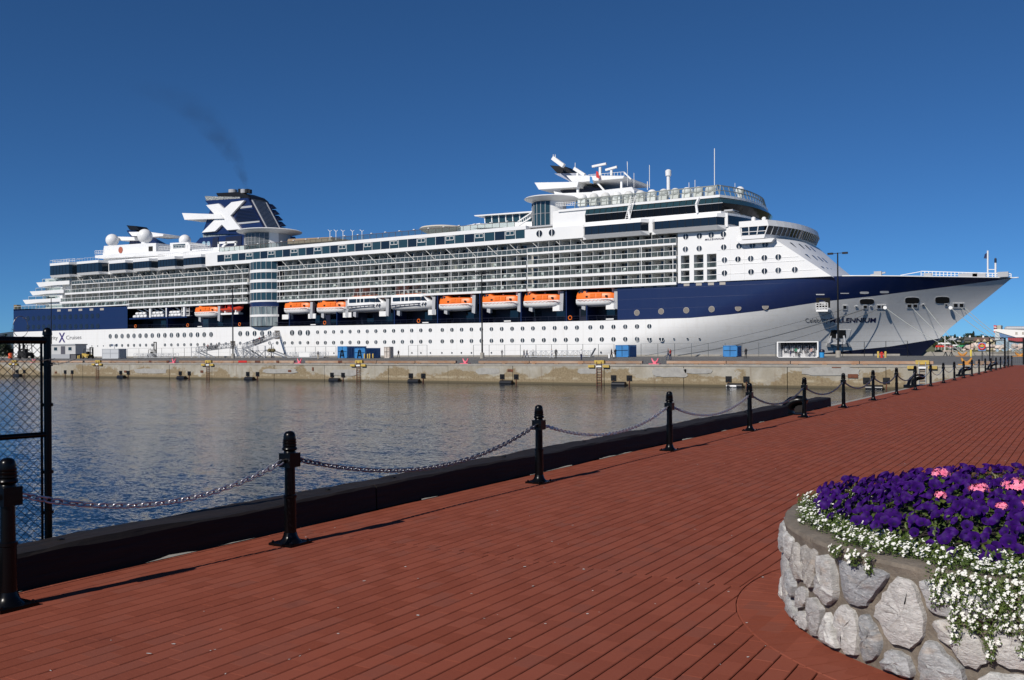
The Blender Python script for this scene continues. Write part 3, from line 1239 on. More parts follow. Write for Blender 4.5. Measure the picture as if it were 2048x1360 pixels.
blo = [blossom_mb(i) for i in range(4)]
blo_me = [q.mesh('blossom', WHITEPETAL, fix=False) for q in blo]
mbl, mbb = MB(), MB()
bl = []
TR = [(math.radians(a), w, L) for a, w, L in ((250, .018, .17), (252.5, .016, .33), (255, .022, .25), (257.5, .016, .36), (259.5, .02, .24), (262.5, .026, .34), (266, .03, .27), (271, .03, .36),
      (279, .05, .22), (300, .06, .28), (229.5, .012, .05), (234, .014, .07), (237.5, .008, .09))]
for i in range(7600):
    t = FR.uniform(math.radians(150), math.radians(330))
    r = PR - .36 + .33 * FR.random()
    lim = PR - .085 + .09 * noise.noise(Vector((t * 7, 7.7, 0))) + (.1 if 4.33 < t < 4.9 else 0)
    if r > lim:
        continue
    z = PH + .012 + .06 * FR.random() - max(0, r - PR + .02) * .8
    bl.append((Vector((PC.x + r * math.cos(t), PC.y + r * math.sin(t), z)), Vector((math.cos(t) * .5, math.sin(t) * .5 - .1, .8)), t))
for t0, w, L in TR:
    for i in range(int(720 * w * (L + .2) * 20)):
        dz = L * FR.random() ** 1.3
        t = t0 + FR.gauss(0, w * (1.0 - .65 * dz / L))
        r = PR + .015 + .035 * FR.random() + .02 * math.sin(3.14 * dz / L)
        bl.append((Vector((PC.x + r * math.cos(t), PC.y + r * math.sin(t), PH + .02 - dz)), Vector((math.cos(t), math.sin(t), .45)), t))
FR.shuffle(bl)
nb_, solo_n = 0, 0
for i, (p, nn, t) in enumerate(bl):
    nn = (nn + Vector((FR.uniform(-.5, .5), FR.uniform(-.5, .5), FR.uniform(-.2, .5)))).normalized()
    if i % 4 == 0:
        q = nn.to_track_quat('Z', 'Y')
        pr = project(p.x, p.y, p.z)
        k = FR.randrange(4)
        s = FR.uniform(.55, .82)
        if pr and pr[0] < 2050 and pr[1] < 1365 and solo_n < 280 and t < 4.75:
            inst('blossom', blo_me[k], p, aly, rot=q.to_euler(), scale=(s, s, s))
            solo_n += 1
        else:
            mbb.add([p + q @ (Vector(v) * s) for v in blo[k].v], blo[k].f)
    for _ in range(3):
        leafq(mbl, p - nn * .010 + Vector((FR.uniform(-.015, .015), FR.uniform(-.015, .015), FR.uniform(-.02, .004))), nn + Vector((FR.uniform(-.8, .8), FR.uniform(-.8, .8), 0)), FR.uniform(.012, .024), FR.uniform(.005, .009))
tag(mbb.build('blossom_mass', WHITEPETAL, aly, fix=False), kind='stuff')
tag(mbl.build('foliage', LEAF2, aly, fix=False), kind='stuff')

# pink geraniums, bronze leaves, cream grass
GER = [(1880, 948, .84, .055, 'pink geranium head standing at the back left of the bronze leaves'),
       (1958, 980, .82, .055, 'wide pink geranium head in front of the bronze leaves'),
       (2034, 975, .83, .085, 'largest pink geranium head, cut by the right edge of the picture'),
       (1881, 991, .79, .030, 'small pink geranium head low among the left petunias'),
       (2004, 1014, .78, .028, 'small pink geranium head below the bronze leaves'),
       (2044, 1012, .78, .035, 'low pink geranium head at the right edge under the largest one')]
for u, v, z, rad, lab in GER:
    p = gr(u, v, z)
    root = thing('geranium', Vector((p.x, p.y, PH)), lab, 'flower', 'pink geraniums')
    q = MB()
    q.tube([Vector((p.x, p.y, PH + .02)), p - Vector((0, 0, .01))], .004, 5)
    q.build('stem', LEAF, root)
    q = MB()
    for i in range(int(26 * rad / .04)):
        d = Vector((FR.gauss(0, 1), FR.gauss(0, 1), abs(FR.gauss(0, .8)))).normalized()
        c = p + Vector((d.x * rad, d.y * rad, d.z * rad * .7)) * FR.uniform(.6, 1.05)
        qq = d.to_track_quat('Z', 'Y')
        for k in range(5):
            t = k * 1.2566
            e1 = qq @ Vector((math.cos(t), math.sin(t), .15))
            e2 = qq @ Vector((-math.sin(t), math.cos(t), 0))
            q.add([c, c + e1 * .008 + e2 * .006, c + e1 * .017, c + e1 * .008 - e2 * .006], [(0, 1, 2, 3)])
    q.build('petal_head', PINKPETAL, root, fix=False)
    q = MB()
    for i in range(26):
        t = FR.uniform(0, 6.28)
        leafq(q, Vector((p.x + FR.gauss(0, .05), p.y + FR.gauss(0, .05), p.z - FR.uniform(.02, .11))), Vector((FR.uniform(-.5, .5), FR.uniform(-.7, .3), 1)), .045, .035, .1)
    q.build('leaves', LEAF, root, fix=False)
q = MB()
for i in range(1300):
    a = FR.uniform(0, 6.28)
    r = math.sqrt(FR.random())
    x, y = .12 + .80 * r * math.cos(a), 6.75 + .47 * r * math.sin(a)
    rr = math.hypot(x - PC.x, y - PC.y)
    z = mound(rr, math.atan2(y - PC.y, x - PC.x)) - .06 + .065 * FR.random()
    leafq(q, Vector((x, y, z)), Vector((FR.uniform(-.7, .7), FR.uniform(-.9, .4), 1)), FR.uniform(.03, .05), FR.uniform(.02, .03), .15)
tag(q.build('bronze_bedding', LEAF_RED, None, fix=False), 'patch of bronze-red bedding leaves amid the petunias', 'plants', kind='stuff')
p = gr(2030, 985, .75)
root = thing('variegated_grass', Vector((p.x, p.y, PH)), 'tuft of cream striped spiky leaves at the right of the planter', 'plant')
q = MB()
for i in range(90):
    a = FR.uniform(0, 6.28)
    L = FR.uniform(.10, .20)
    o_ = Vector((math.cos(a), math.sin(a), 0))
    side = Vector((-math.sin(a), math.cos(a), 0)) * .004
    b0 = Vector((p.x + FR.gauss(0, .06), p.y + FR.gauss(0, .03) + .12, .70))
    b1 = b0 + o_ * L * .3 + Vector((0, 0, L * .65))
    b2 = b0 + o_ * L * .75 + Vector((0, 0, L * .78))
    q.add([b0 - side, b0 + side, b1 + side, b1 - side, b2], [(0, 1, 2, 3), (3, 2, 4)])
q.build('blades', LEAF_CREAM, root, fix=False)

# ================================================================== the cruise ship
D, CL, HB = 182.0, 198.0, 16.0                 # near side, centre line, half beam
ship = thing('cruise_ship', (-160, CL, WZ), 'huge white and navy cruise ship moored along the pier', 'cruise ship')
SHIP_GREY = M('ship_grey', (.40, .41, .43), .5)
CABIN = M('cabin_wall_panel', (.38, .36, .33), .6)
CURTAIN = M('curtained_glass', (.030, .034, .040), .12, spec=.6, rnd=.6)
PORTGLASS = M('porthole_glass', (.030, .036, .045), .10, spec=.6, rnd=.7)
m, nt, b = new_mat('balcony_glass')
b.inputs['Base Color'].default_value = (.10, .13, .14, 1)
b.inputs['Roughness'].default_value = .08
tb = nd(nt, 'ShaderNodeBsdfTransparent')
tb.inputs['Color'].default_value = (.86, .91, .90, 1)
ms = nd(nt, 'ShaderNodeMixShader')
ms.inputs[0].default_value = .12
nt.links.new(tb.outputs[0], ms.inputs[1])
nt.links.new(b.outputs[0], ms.inputs[2])
nt.links.new(ms.outputs[0], nt.nodes['Material Output'].inputs['Surface'])
RAILGLASS = m
m = RAILGLASS.copy()
m.name = 'tinted_balcony_glass'
for n_ in m.node_tree.nodes:
    if n_.type == 'MIX_SHADER':
        n_.inputs[0].default_value = .55
    if n_.type == 'BSDF_TRANSPARENT':
        n_.inputs['Color'].default_value = (.45, .62, .68, 1)
RAILGLASS_D = m
BEIGE = M('beige_plate', (.40, .37, .33), .6)


def lerp(a, b_, t):
    return a + (b_ - a) * t


def interp(x, tab):
    if x <= tab[0][0]:
        return tab[0][1]
    for (a, fa), (c, fc) in zip(tab, tab[1:]):
        if x <= c:
            return lerp(fa, fc, (x - a) / (c - a))
    return tab[-1][1]


STEM = [(-6, -33), (.16, -27.8), (3.61, -24.21), (5.51, -22.45), (9.94, -17.26), (14.59, -11.89), (16.5, -9.8)]


def half_breadth(X, Z):
    tz = min(1, max(0, Z / 15.0))
    xs = lerp(-94, -50, tz)
    xe = interp(Z, STEM)
    if X <= xs:
        return HB
    t = min(1, (X - xs) / (xe - xs))
    return HB * (1 - t ** lerp(1.3, 2.5, tz))


def on_hull(u, v):
    """where the sight line of that picture point meets the near side of the hull"""
    y = D
    for _ in range(60):
        p = at(u, v, y)
        yn = CL - half_breadth(p.x, p.z)
        if abs(yn - y) < .002:
            break
        y = lerp(y, yn, .6)
    return at(u, v, y)


def hull_y(X, Z):
    return CL - half_breadth(X, Z)


def curve_of(px_pts):
    tab = sorted((p.x, p.z) for p in (on_hull(u, v) for u, v in px_pts))
    return lambda X: interp(X, tab)


XST = -304.6


def plated(name, col, dark, rough):
    """ship's paint over steel plates: faint strakes, butts and weather streaks"""
    m, nt, b = new_mat(name)
    g = nd(nt, 'ShaderNodeNewGeometry')
    s_ = nd(nt, 'ShaderNodeSeparateXYZ')
    nt.links.new(g.outputs['Position'], s_.inputs[0])
    c_ = nd(nt, 'ShaderNodeCombineXYZ')
    nt.links.new(s_.outputs[0], c_.inputs[0])
    nt.links.new(s_.outputs[2], c_.inputs[1])
    bt = nd(nt, 'ShaderNodeTexBrick')
    bt.inputs['Scale'].default_value = 1.0
    bt.inputs['Brick Width'].default_value = 9.0
    bt.inputs['Row Height'].default_value = 2.05
    bt.inputs['Mortar Size'].default_value = .035
    bt.inputs['Mortar Smooth'].default_value = .6
    nt.links.new(c_.outputs[0], bt.inputs['Vector'])
    st_ = ramp(nt, pos_noise(nt, .9, 4, .7, (1, 1, .06)), [(.52, 0.0), (.75, 1.0)])
    k = mixc(nt, math_n(nt, 'MULTIPLY', st_, .35), col, dark)
    k = mixc(nt, math_n(nt, 'MULTIPLY', bt.outputs['Fac'], .30), k, dark)
    nt.links.new(k, b.inputs['Base Color'])
    b.inputs['Roughness'].default_value = rough
    wv = math_n(nt, 'ADD', math_n(nt, 'MULTIPLY', bt.outputs['Fac'], -.4), math_n(nt, 'MULTIPLY', pos_noise(nt, .35, 2, .5), 1.2))
    add_bump(nt, b, wv, .25, .08)
    return m


HULLW = plated('hull_white', (.80, .80, .79), (.62, .60, .56), .36)
NAVY = plated('hull_navy', (.008, .019, .080), (.018, .030, .085), .30)
top_aft = lambda X: 16.45 - .85 * (X - XST) / 59.0
z_top = curve_of([(1235, 570.5), (1450, 560), (1690, 552), (1860, 553.5), (1960, 555), (2024, 556)])
z_band = curve_of([(27, 664), (255, 657.5), (700, 650.5), (1218, 641), (1380, 636), (1460, 629), (1540, 619.5), (1640, 604), (1750, 592), (1900, 573), (1975, 563), (2018, 557)])
z_boot_ = curve_of([(1400, 719), (1500, 716), (1560, 713), (1636, 707.5), (1780, 693), (1885, 676)])
z_boot = lambda X: z_boot_(X) if X > -66 else lerp(-.9, z_boot_(-66), max(0, (X + 110) / 44))
X_R0, X_R1 = -245.7, -84.7                      # lifeboat recess


def hull_strip(name, zlo, zhi, x0, x1, mat, nx, nz, stem=False):
    for side in (-1, 1):
        q = MB()
        vs = []
        for i in range(nx + 1):
            s = i / nx
            s = 1 - (1 - s) ** 1.6 if stem else s
            for j in range(nz + 1):
                X = lerp(x0, x1 if not stem else -20, s)
                for _ in range(6):
                    zl, zh = zlo(X), zhi(X)
                    Z = lerp(zl, zh, j / nz)
                    if stem:
                        X = lerp(x0, interp(Z, STEM), s)
                hbv = half_breadth(X, Z) if s < 1 or not stem else 0.0
                vs.append((X, CL + side * hbv, Z))
        fs = [(i * (nz + 1) + j, (i + 1) * (nz + 1) + j, (i + 1) * (nz + 1) + j + 1, i * (nz + 1) + j + 1) for i in range(nx) for j in range(nz)]
        if side == 1:
            fs = [tuple(reversed(f_)) for f_ in fs]
        q.add(vs, fs)
        q.build(name, mat, ship, smooth=True, fix=False)


hull_strip('hull', z_boot, z_band, XST, 0, HULLW, 110, 10, True)
hull_strip('boot_topping', lambda X: -4.5, z_boot, XST, 0, NAVY_DARK, 80, 5, True)
hull_strip('hull_band', z_band, top_aft, XST, X_R0, NAVY, 14, 4)
hull_strip('hull_band', z_band, z_top, X_R1, 0, NAVY, 80, 8, True)
# transom
q = MB().add([(XST, D, -4.5), (XST, 2 * CL - D, -4.5), (XST, 2 * CL - D, 16.45), (XST, D, 16.45)], [(0, 3, 2, 1)])
q.build('transom', NAVY, ship, fix=False)
# foredeck and its bulwark cap
q = MB()
xs_ = [lerp(X_R1, -10.6, 1 - (1 - i / 40) ** 1.6) for i in range(41)]
vs = []
for X in xs_:
    hb_ = max(.05, half_breadth(X, z_top(X)) - .25)
    vs += [(X, CL - hb_, z_top(X) - .08), (X, CL + hb_, z_top(X) - .08)]
q.add(vs, [(2 * i, 2 * i + 2, 2 * i + 3, 2 * i + 1) for i in range(40)])
q.build('foredeck', SHIP_GREY, ship, fix=False)
q = MB()
q.tube([(X, hull_y(X, z_top(X)) + .05, z_top(X) + .04) for X in xs_[18:-1]], .12, 6)
q.build('bulwark_rail', WHITE, ship, smooth=True)


def prism_xz(q, pts, yf, yb):
    q.prism([(x, yf, z) for x, z in pts], [(x, yb, z) for x, z in pts])
    return q


def plate(name, px_pts, yf, yb, mat, parent=None, ref=None):
    """a solid whose outline was read off the photograph on the plane y = yf"""
    q = MB()
    pts = [at(u, v, yf if ref is None else ref) for u, v in px_pts]
    prism_xz(q, [(p.x, p.z) for p in pts], yf, yb)
    return q.build(name, mat, parent or ship)


def xbox(name, x0, x1, y0, y1, z0, z1, mat, parent=None):
    return MB().box(x0, x1, y0, y1, z0, z1).build(name, mat, parent or ship)


# ---------------------------------------------------------------- portholes
def port_mesh(rad, split):
    q = MB()
    n = 20
    q.tube([(0, .25, 0), (0, -.03, 0)], rad * 1.08, n)
    q.mi = 1
    q.tube([(0, .0, 0), (0, -.05, 0)], rad * .96, n)
    q.mi = 2
    if split:
        q.box(-rad * .10, rad * .10, -.075, -.04, -rad * .97, rad * .97)
    return q


port_me = {}


def porthole(u, v, dia, kind='white', surf=None, name='porthole'):
    p = on_hull(u, v) if surf is None else at(u, v, surf)
    key = (round(dia, 2), kind)
    if key not in port_me:
        mats = {'white': [WHITE_FLAT, PORTGLASS, WHITE_FLAT], 'navy': [NAVY, PORTGLASS_N, NAVY], 'plain': [WHITE_FLAT, PORTGLASS, WHITE_FLAT], 'beige': [BEIGE, BEIGE_D, BEIGE]}[kind]
        port_me[key] = port_mesh(dia / 2, kind in ('white', 'navy')).mesh('porthole', mats)
    nrm_ang = 0.0
    if surf is None:
        e = .5
        dy = hull_y(p.x + e, p.z) - hull_y(p.x - e, p.z)
        nrm_ang = math.atan2(dy, 2 * e)
    return inst(name, port_me[key], p, ship, rot=(0, 0, nrm_ang))


PORTGLASS_N = M('dark_porthole_glass', (.012, .014, .022), .12, spec=.6)
BEIGE_D = M('port_shadow', (.20, .18, .16), .7)
aft_u = [x / 3.4 for x in (750, 791, 831, 872, 912, 953, 994, 1036, 1079, 1122, 1166, 1210, 1254, 1299, 1344, 1389, 1436)]
for i, u in enumerate(aft_u):
    porthole(u, 672.6 - 3.6 * i / 16, 1.55)
    if i not in (8,):
        porthole(u, 691 - 2.2 * i / 16, .98)
for u in (438.5, 452, 466):
    porthole(u, 687.5, .95)
for u in (480.6, 495, 509.4, 524.4, 539.4):
    porthole(u, 667.2 - (u - 480) * .01, 1.55)
for u in (480.6, 495, 539.4, 554.5, 569.4, 584.7, 600.3, 615.9):
    porthole(u, 686.4 - (u - 480) * .008, .98)
for u in (584.4, 600.3, 615.9):
    porthole(u, 665.6, 1.6)
mid_u = [635.3, 650.9, 667.4, 683.8, 700.3, 717.6, 734.7, 752, 769.7, 787.4, 805, 823.6, 841.8, 860.6, 884.7, 904, 923.4, 943, 962.8, 983, 1003.6, 1024.3,
         1045.2, 1066, 1087.8, 1109.5, 1131.7, 1154, 1180.7, 1203.8, 1227, 1250.6, 1274.2, 1298.8]
for u in mid_u:
    t = (u - 635) / (1298.8 - 635)
    porthole(u, 664.3 - 11.8 * t, 1.02)
    porthole(u, 685.6 - 7.9 * t, 1.05)
porthole(1323, 677.3, 1.15)
for u, v in ((1348, 677.5), (1375, 677), (1399, 677), (569, 707), (616, 706.5), (668, 706.3), (824, 705.8), (842, 705.8), (861, 705.8), (884, 705.8), (904, 705.7), (923, 705.7), (943, 705.7),
             (983, 705.6), (1202, 704.7), (184, 692), (195.5, 692), (207, 691.7)):
    porthole(u, v, .45, 'plain')
for r_, (va, vb) in enumerate(((636.8, 631.4), (654.2, 652))):
    for i, x in enumerate((191, 227, 262, 297, 332, 367, 404, 440, 478, 515, 551, 589, 627, 665)):
        porthole(x / 3.4, va + (vb - va) * i / 13, 1.62, 'navy')
for x, y in ((495, 422), (689, 411), (890, 402), (1093, 393), (1305, 383), (1523, 371)):
    porthole(1150 + x / 4, 520 + y / 4, 1.15, 'beige')
for i, (x, y) in enumerate(((495, 213), (590, 210), (688, 206), (787, 202), (893, 197), (991, 193), (1088, 190), (1180, 187))):
    p = on_hull(1150 + x / 4, 520 + y / 4)
    w = 1.0 if i < 3 else .6
    MB().box(p.x - w, p.x + w, p.y - .04, p.y + .2, p.z - .28, p.z + .28).build('vent_plate', BEIGE, ship)
for x in (118, 140, 161, 183, 204):
    p = at(x, 621 - (x - 118) * .03, D)
    MB().box(p.x - .9, p.x + .9, p.y - .04, p.y + .2, p.z - .32, p.z + .32).build('vent_plate', BEIGE, ship)

# ---------------------------------------------------------------- lifeboat recess, promenade
zf = lambda X: z_band(X)
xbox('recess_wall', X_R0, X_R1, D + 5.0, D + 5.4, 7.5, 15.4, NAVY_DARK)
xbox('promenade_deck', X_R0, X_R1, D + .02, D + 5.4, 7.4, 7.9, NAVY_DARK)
q = MB()
n = 40
for i in range(n):
    xa, xb = lerp(X_R0, X_R1, i / n), lerp(X_R0, X_R1, (i + 1) / n)
    q.prism([(xa, D + .03, zf(xa) - .6), (xb, D + .03, zf(xb) - .6), (xb, D + .03, zf(xb)), (xa, D + .03, zf(xa))],
            [(xa, D + .3, zf(xa) - .6), (xb, D + .3, zf(xb) - .6), (xb, D + .3, zf(xb)), (xa, D + .3, zf(xa))])
q.build('promenade_bulwark', WHITE, ship)
q = MB()
q.tube([(X, D + .15, zf(X) + 1.05) for X in (X_R0, -205, -183, -150, -120, X_R1)], .05, 5)
q.tube([(X, D + .15, zf(X) + .55) for X in (X_R0, -205, -183, -150, -120, X_R1)], .025, 4)
for i in range(82):
    X = lerp(X_R0 + 1, X_R1 - 1, i / 81)
    q.bar((X, D + .15, zf(X)), (X, D + .15, zf(X) + 1.05), .05)
q.build('promenade_rail', NAVY_DARK, ship)
for i in range(26):
    X = lerp(X_R0 + 4, X_R1 - 4, i / 25)
    MB().box(X - 1.1, X + 1.1, D + 4.93, D + 5.05, 9.2, 11.3).build('promenade_window', GLASS, ship)
for X in (-228, -201, -179.5, -163, -144.5, -131.5, -119.5, -108.5, -97, -92):
    MB().box(X - .12, X + .12, D + .1, D + 5, 7.9, 15.2).build('recess_frame', NAVY, ship)
for X, w in ((-181.5, 2.2), (-172, 2.6), (-160, 2.8), (-148.5, 2.2), (-133.5, 2.2), (-99.5, 2.3), (-86.6, 2.2)):
    MB().box(X - w / 2, X + w / 2, D + .6, D + 1.0, 10.35, 11.6).build('embarkation_box', WHITE_FLAT, ship)
for X in (-214, -171, -135, -112, -86.5):
    MB().box(X - .9, X + .9, D - .02, D + .05, zf(X) + .18, zf(X) + .42).build('name_strip', WHITE_FLAT, ship)
for X in (-242, -219, -198, -167, -137, -96):
    q = MB()
    for k in range(16):
        a0, a1 = 6.2832 * k / 16, 6.2832 * (k + 1) / 16
        q.tube([(X + .42 * math.cos(a0), D - .02, zf(X) + .75 + .42 * math.sin(a0)), (X + .42 * math.cos(a1), D - .02, zf(X) + .75 + .42 * math.sin(a1))], .09, 5, caps=False)
    q.build('lifebuoy', ORANGE, ship)

# ---------------------------------------------------------------- superstructure core and balconies
Z6, Z7, Z8, Z9, ZT = 15.45, 18.08, 20.78, 23.42, 25.85
xbox('deckhouse_core', -279, -60, D + 2.1, 2 * CL - D - 2.1, 15.2, 29.4, CABIN)
door_me = None
CW = 2.68


def cabin_door_mesh():
    q = MB()
    q.box(-.78, .78, -.04, .05, 0, 2.02)
    q.mi = 1
    q.box(-.72, -.03, -.06, -.03, .06, 1.96)
    q.box(.03, .72, -.06, -.03, .06, 1.96)
    return q


STRUT_P = M('partition_paint', (.58, .58, .55), .6)
door_me = cabin_door_mesh().mesh('cabin_door', [SHIP_GREY, CURTAIN])
part_me = MB().box(-.035, .035, 0, 1.85, 0, 2.25).mesh('partition', STRUT_P)
chair_mb = MB()
chair_mb.box(-.3, .3, -.3, .3, .3, .42)
chair_mb.box(-.3, .3, .22, .3, .42, .9)
for sx_ in (-.26, .26):
    for sy_ in (-.26, .26):
        chair_mb.box(sx_ - .03, sx_ + .03, sy_ - .03, sy_ + .03, 0, .3)
chair_me = chair_mb.mesh('deck_chair', WHITE_FLAT)
BAL = random.Random(3)


def balcony_row(x0, x1, zfloor, band, glass_dark=False, edge=0.0, chairs=True, doors=True):
    yf = D + edge
    slab = MB().box(x0, x1, yf, D + 2.2, zfloor - band, zfloor).build('balcony_deck', WHITE, ship)
    n = max(1, int(round((x1 - x0) / CW)))
    w = (x1 - x0) / n
    g = MB()
    g.box(x0 + .05, x1 - .05, yf + .06, yf + .085, zfloor + .10, zfloor + .95)
    g.build('balcony_glass', RAILGLASS_D if glass_dark else RAILGLASS, slab)
    r_ = MB()
    r_.box(x0, x1, yf + .03, yf + .12, zfloor + .98, zfloor + 1.07)
    for i in range(n * 2 + 1):
        X = x0 + (x1 - x0) * i / (2 * n)
        r_.box(X - .03, X + .03, yf + .04, yf + .11, zfloor, zfloor + .98)
    r_.build('hand_rail', WHITE_FLAT, slab)
    for i in range(n):
        X = x0 + w * (i + .5)
        if doors:
            inst('cabin_door', door_me, (X + (.42 if i % 2 else -.42), D + 2.1, zfloor + .02), slab)
        if i:
            inst('partition', part_me, (x0 + w * i, yf + .22, zfloor), slab)
        if chairs and BAL.random() < .45:
            inst('deck_chair', chair_me, (X + BAL.uniform(-.7, .7), yf + .75, zfloor), slab, rot=(0, 0, BAL.uniform(-1, 1)))
    return slab


XS0, XS1 = -194.6, -184.2                        # stair tower between the two blocks
# aft block
balcony_row(-273.5, XS0 - .3, Z9, .22, True, .35, chairs=False)
balcony_row(-276.5, XS0 - .3, Z8, .55, False, 0)
balcony_row(-279.3, XS0 - .3, Z7, .55, False, 0)
balcony_row(-246.0, XS0 - .3, Z6, .50, False, 0)
# middle block
balcony_row(XS1 + .3, -107.0, Z9, .22, True, .35, chairs=False)
for z in (Z8, Z7, Z6):
    balcony_row(XS1 + .3, -107.0, z, .5, False, .02)
# forward block stands a little proud
balcony_row(-106.4, -71.3, Z9, .42, True, -.55, chairs=False)
for z in (Z8, Z7, Z6):
    balcony_row(-106.4, -71.3, z, .55, False, -.6)
# slanted struts under the overhang
STRUT = M('strut_paint', (.52, .52, .50), .6)
q = MB()
for i in range(34):
    X = lerp(-270, -76, i / 33)
    if XS0 - 2 < X < XS1 + 2:
        continue
    MB().bar((X, D - .15, ZT - .05), (X + 2.5, D + .25, Z9 + .05), .13).build('strut', STRUT, ship)
for i in range(30):
    X = lerp(-273, -72, i / 29)
    if XS0 - 1 < X < XS1 + 1:
        continue
    for za, zb_ in ((Z6, Z7 - .5), (Z7, Z8 - .5), (Z8, Z9 - .2)):
        if za == Z6 and X < -246:
            continue
        MB().box(X - .06, X + .06, D - .02 - (.6 if X > -106 else 0), D + .10 - (.6 if X > -106 else 0), za, zb_).build('balcony_post', WHITE_FLAT, ship)

# aft terrace under deck seven, with raked supports and glass screens
xbox('terrace_deck', XST, -245, D, 2 * CL - D, 16.0, 16.30, WHITE)
q = MB()
q.box(XST + .3, -246, D + .12, D + .15, 16.35, 17.3)
q.build('terrace_glass', RAILGLASS, ship)
q = MB()
q.box(XST + .3, -246, D + .08, D + .18, 17.32, 17.40)
for i in range(30):
    X = lerp(XST + .3, -246.2, i / 29)
    q.box(X - .03, X + .03, D + .10, D + .17, 16.3, 17.32)
q.box(XST + .25, XST + .33, D + .1, 2 * CL - D, 17.32, 17.40)
q.build('terrace_rail', WHITE_FLAT, ship)
for X in (-271, -266, -261.5, -257, -252.5, -248):
    MB().prism([(X, D + .2, 16.3), (X + .5, D + .2, 16.3), (X + 1.4, D + .2, 17.6), (X + .7, D + .2, 17.6)],
               [(X, D + .7, 16.3), (X + .5, D + .7, 16.3), (X + 1.4, D + .7, 17.6), (X + .7, D + .7, 17.6)]).build('raked_support', WHITE, ship)
xbox('terrace_house', -281, -246, D + 2.6, 2 * CL - D - 2.6, 16.3, 17.6, WHITE)
for i in range(9):
    X = lerp(-279, -249, i / 8)
    MB().box(X - 1.2, X + 1.2, D + 2.5, D + 2.65, 16.45, 17.4).build('terrace_window', GLASS_TEAL, ship)
xbox('stern_house', -290, -276, D + 2.0, 2 * CL - D - 2, 16.3, 25.9, WHITE)

# winged stern decks
for (u, v, z0, z1, xr) in ((46, 601, 18.15, 19.35, -278.5), (60, 584, 20.85, 22.0, -277), (73, 567, 23.45, 24.75, -274)):
    p = at(u, v, D)
    q = MB()
    prism_xz(q, [(p.x, z1), (xr, z1 - .1), (xr, z0), (p.x + 9.5, z0 + .05), (p.x + 1.6, z0 - .25)], D - .1, 2 * CL - D + .1)
    q.build('stern_wing_deck', WHITE, ship)
    q = MB()
    q.box(p.x + 3, xr - 2, D + .15, D + .18, z1, z1 + .9)
    q.build('stern_screen', RAILGLASS, ship)
    q = MB()
    q.box(p.x + 3, xr - 2, D + .1, D + .2, z1 + .9, z1 + .98)
    for k in range(5):
        X = lerp(p.x + 3, xr - 2, k / 4)
        q.box(X - .04, X + .04, D + .11, D + .19, z1, z1 + .9)
    q.bar((p.x + 7, D + .4, z0 - 1.6), (p.x + 7, D + .4, z0), .2)
    q.build('stern_rail', WHITE_FLAT, ship)
xbox('stern_stair_house', -286, -279, D + .8, D + 6, 16.3, 25.5, WHITE)
# winding gear at the transom corner
q = MB().box(XST - .2, XST + 1.6, D + .2, D + 1.6, 16.5, 17.9)
q.build('stern_light_box', M('weathered_bronze', (.20, .14, .06), .7), ship)

# deck ten: six glazed bays and the long window strip
xbox('deck_ten_house', -283.5, -206, D + 1.2, 2 * CL - D - 1.2, 25.85, 30.0, WHITE)
BAYS = [(-283.2, -270.9, 25.75, 30.3), (-269.3, -256.2, 25.85, 30.1), (-253.5, -243.4, 25.75, 29.4), (-242.2, -232.6, 25.8, 29.3), (-231.1, -221.4, 25.7, 29.3), (-220.1, -210.3, 25.65, 29.2)]
for x0, x1, z0, z1 in BAYS:
    root = MB()
    yb = D - 1.5
    c = 1.2
    plan = [(x0, D + 1.3), (x0 + c, yb), (x1 - c, yb), (x1, D + 1.3)]
    zz = [(z0, z0 + .75, .85, 1), (z1 - .75, z1, 1, 1)]
    for a, b_, s0, s1 in zz:
        f0 = [(x, lerp(D + 1.3, y, s0), a) for x, y in plan]
        f1 = [(x, y, b_) for x, y in plan]
        root.prism(f0, f1)
    bay = root.build('glazed_bay', WHITE, ship)
    g = MB()
    pl = [(x0 + .05, D + 1.2), (x0 + c, yb + .06), (x1 - c, yb + .06), (x1 - .05, D + 1.2)]
    g.prism([(x, y, z0 + .74) for x, y in pl], [(x, y, z1 - .74) for x, y in pl])
    g.build('bay_glass', GLASS, bay)
    for k in range(1, 6):
        X = lerp(x0 + c, x1 - c, k / 6)
        MB().box(X - .025, X + .025, yb + .02, yb + .07, z0 + .75, z1 - .75).build('mullion', BLACK_PAINT, bay)
    rr = MB()
    for zz_ in (z1 + .95,):
        rr.tube([(x, y + .1, zz_) for x, y in plan], .04, 4)
    for k in range(9):
        X = lerp(x0 + c, x1 - c, k / 8)
        rr.bar((X, yb + .1, z1), (X, yb + .1, z1 + .95), .04)
    rr.build('bay_rail', WHITE_FLAT, bay)

